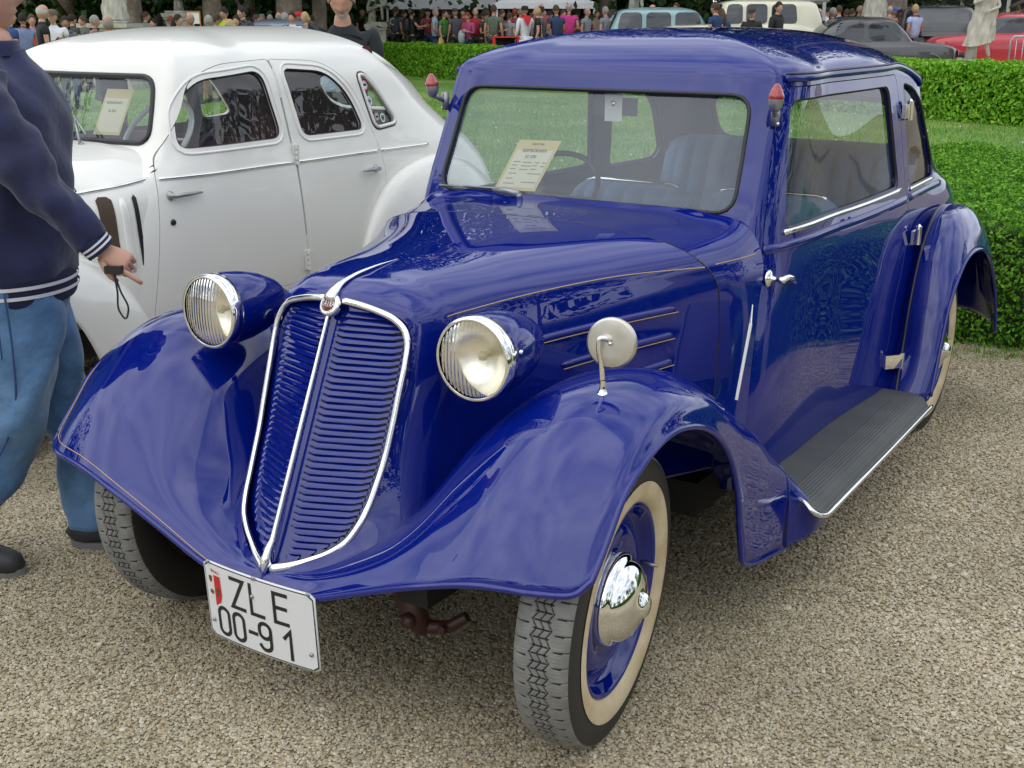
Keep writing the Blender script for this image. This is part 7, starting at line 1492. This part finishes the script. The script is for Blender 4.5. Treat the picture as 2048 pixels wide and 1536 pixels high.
# rz = 33.2+90 puts the nose to the right; placed by the rear corner
far_car(1085, 31.0, 33.2 - 90, 4.2, 1.55, 1.72, 1.12, (1.5, 4.05), PB, 'pale blue old saloon beyond the far hedge, hidden below its windows', [(.25, .85), (.95, 1.55), (1.65, 2.3)], hood_h=1.02, round_=.55)
far_car(1300, 30.0, 33.2 - 90, 4.0, 1.6, 1.90, 1.28, (1.3, 3.9), CRM, 'cream vintage saloon with upright rounded roof, right of the pale blue car', [(.22, .62), (.70, 1.2), (1.3, 1.9)], round_=.35)
far_car(1868, 29.0, 33.2 + 90, 4.7, 1.7, 1.50, .92, (1.0, 3.4), GRP, 'dark grey coupe with curved roof, right of centre beyond the hedge', [(.35, 1.15), (1.25, 1.95)], hood_h=.86, round_=1.0, tailh=.88)
far_car(1812, 31.5, 33.2 - 96, 4.1, 1.65, 1.60, 1.06, (1.1, 3.5), REDP, 'red rounded vintage saloon behind the big statue', [(.3, 1.2), (1.35, 1.85)], hood_h=1.0, round_=1.0, tailh=.98)
far_car(1800, 36, 33.2 + 180 - 10, 4.6, 1.9, 1.80, 1.08, (1.2, 4.5), BKP, 'black modern off-roader seen from behind, left of the red saloon', [(.4, 1.2), (1.35, 2.2), (2.3, 2.9)], round_=.45)
far_car(2010, 36, 33.2 + 180 + 22, 4.5, 1.85, 1.66, 1.02, (1.1, 4.4), SLV, 'silver modern estate at the far right behind the red saloon', [(.4, 1.2), (1.35, 2.2), (2.3, 2.9)], round_=.55)
far_car(410, 29.0, 33.2 - 90, 4.2, 1.6, 1.60, .98, (.9, 3.4), GBP, 'grey-blue car whose roof shows just above the white saloon', [(.35, 1.15), (1.25, 2.0)], round_=1.0)
# van used as a stall, bus, canopies, barrier, red table, easel
x, y = bear(1540, 31.5); v = empty('stall_van', (x, y, 0), R(33.2)); tag(v, 'pale grey stall van with its serving hatch open', 'van'); VAN = mat('van_grey', (.42, .44, .42), rough=.5)
MB().box((0, 0, 1.0), (1.7, 1.8, 1.2)).build('lower_body', VAN, v, smooth=False); MB().tube([(-.95, 0, 2.02), (.95, 0, 2.06)], [.92, .92], 16, upv=(0, 0, 1), flat=.12).build('roof', mat('van_roof', (.62, .64, .60), rough=.5), v)
for a in (-.82, .82): MB().box((a, -.85, 1.78), (.08, .06, .42)).build('roof_post', VAN, v, smooth=False)
MB().box((0, .8, 1.78), (1.6, .06, .42)).build('back_panel', DARK, v, smooth=False); MB().box((0, -.90, 1.56), (1.5, .25, .04)).build('counter', NICKEL, v, smooth=False); MB().box((-.1, -.905, 1.35), (.16, .01, .2)).build('notice', PAPERW, v, smooth=False)
for a in (-.55, .55): MB().lathe([(.3, .1), (.3, -.1), (.1, -.1)], frame((a, -.82, .3), (0, -1, 0)), 20).build('wheel', BLACK, v)
x, y = bear(1905, 50); v = empty('bus', (x, y, 0), R(33.2)); tag(v, 'cream old bus parked under the trees at the right', 'bus'); BUSC = paint('bus_cream', (.55, .55, .42)); o = MB().box((0, 0, 1.65), (5.6, 2.3, 2.7)).build('body', BUSC, v); md = o.modifiers.new('b', 'BEVEL'); md.width = .3; md.segments = 4
for k in range(6): MB().box((-2.25 + k * .9, -1.155, 2.15), (.74, .03, .62)).build('window', DGL, v, smooth=False)
MB().tube([(-2.6, -1.16, 1.62), (2.6, -1.16, 1.62)], .05, 8).build('trim_strip', CHROME, v)
x, y = bear(1745, 52); v = empty('bus', (x, y, 0), R(33.2)); tag(v, 'pale green old bus left of the cream bus', 'bus'); o = MB().box((0, 0, 1.6), (4.4, 2.3, 2.6)).build('body', paint('bus_green', (.34, .42, .36)), v); md = o.modifiers.new('b', 'BEVEL'); md.width = .3; md.segments = 4
for k in range(5): MB().box((-1.7 + k * .85, -1.155, 2.1), (.68, .03, .6)).build('window', DGL, v, smooth=False)
CAN = mat('canopy_white', (.74, .75, .74), rough=.8); POLE = mat('white_pole', (.6, .6, .6), rough=.5)
for px, dep, wd, lab in ((905, 41, 3.9, 'white market canopy on poles, left of the two'), (1085, 39, 3.0, 'white market canopy on poles, right of the two')):
    x, y = bear(px, dep); c_ = empty('canopy', (x, y, 0), R(33.2)); tag(c_, lab, 'canopy', 'white market canopies')
    m = MB(); a = wd / 2; m.add([(-a, -1.4, 2.06), (a, -1.4, 2.06), (a, 1.4, 2.06), (-a, 1.4, 2.06), (0, 0, 2.8)], [(0, 1, 4), (1, 2, 4), (2, 3, 4), (3, 0, 4)]); m.build('canopy_roof', CAN, c_, smooth=False)
    m = MB(); m.box((0, -1.41, 1.98), (wd, .02, .17)); m.box((-a, 0, 1.98), (.02, 2.8, .17)); m.box((a, 0, 1.98), (.02, 2.8, .17)); m.build('valance', CAN, c_, smooth=False)
    for sx in (-1, 1):
        for sy in (-1, 1): MB().tube([(sx * (a - .04), sy * 1.36, 0), (sx * (a - .04), sy * 1.36, 2.05)], .035, 8).build('pole', POLE, c_)
    MB().box((0, .9, .45), (wd * .8, .7, .9)).build('stall_counter', mat('stall_cloth', (.10, .09, .08), rough=.9), c_, smooth=False)
x, y = bear(1012, 33.0); c_ = empty('table', (x, y, TERR), R(33.2)); tag(c_, 'red-draped sales table in front of the olive-shirted man', 'table'); RT = mat('red_cloth', (.62, .02, .015), rough=.7)
MB().box((0, 0, .98), (.72, .5, .03)).build('tabletop', RT, c_, smooth=False); MB().box((0, .22, .50), (.70, .03, .92)).build('cloth', DARK, c_, smooth=False)
for a in (-.32, .32): MB().box((a, -.22, .48), (.08, .04, .96)).build('leg', RT, c_, smooth=False)
x, y = bear(414, 26); c_ = empty('easel', (x, y, 0), R(33.2)); tag(c_, 'display board with orange-brown frame among the crowd at left', 'board'); MB().box((0, 0, 1.62), (.26, .03, .24)).build('panel', PAPERW, c_, smooth=False)
m = MB(); m.box((0, -.01, 1.745), (.30, .04, .02)); m.box((-.14, -.01, 1.5), (.02, .04, .5)); m.box((.14, -.01, 1.5), (.02, .04, .5)); m.tube([(-.14, 0, 0), (-.14, 0, 1.3)], .02, 6); m.tube([(.14, 0, 0), (.14, 0, 1.3)], .02, 6); m.build('frame', mat('orange_frame', (.45, .14, .04)), c_, smooth=False)
x, y = bear(1982, 27.0); c_ = empty('barrier', (x, y, TERR), R(18)); tag(c_, 'galvanised steel crowd barrier standing before the red saloon', 'barrier')
m = MB(); Wb = 1.9; fr_ = [(0, 0, .12), (0, 0, .98), (.06, 0, 1.08), (Wb - .06, 0, 1.08), (Wb, 0, .98), (Wb, 0, .12), (0.0, 0, .12)]; m.tube(fr_, .021, 8); m.tube([(0, 0, .2), (Wb, 0, .2)], .018, 8); m.build('frame', STEEL, c_)
for k in range(13): MB().tube([(.12 + k * .138, 0, .2), (.12 + k * .138, 0, 1.07)], .008, 6).build('bar', STEEL, c_)
for a in (.25, Wb - .25): MB().tube([(a, -.25, .02), (a, 0, .14), (a, .25, .02)], .018, 6).build('foot', STEEL, c_)
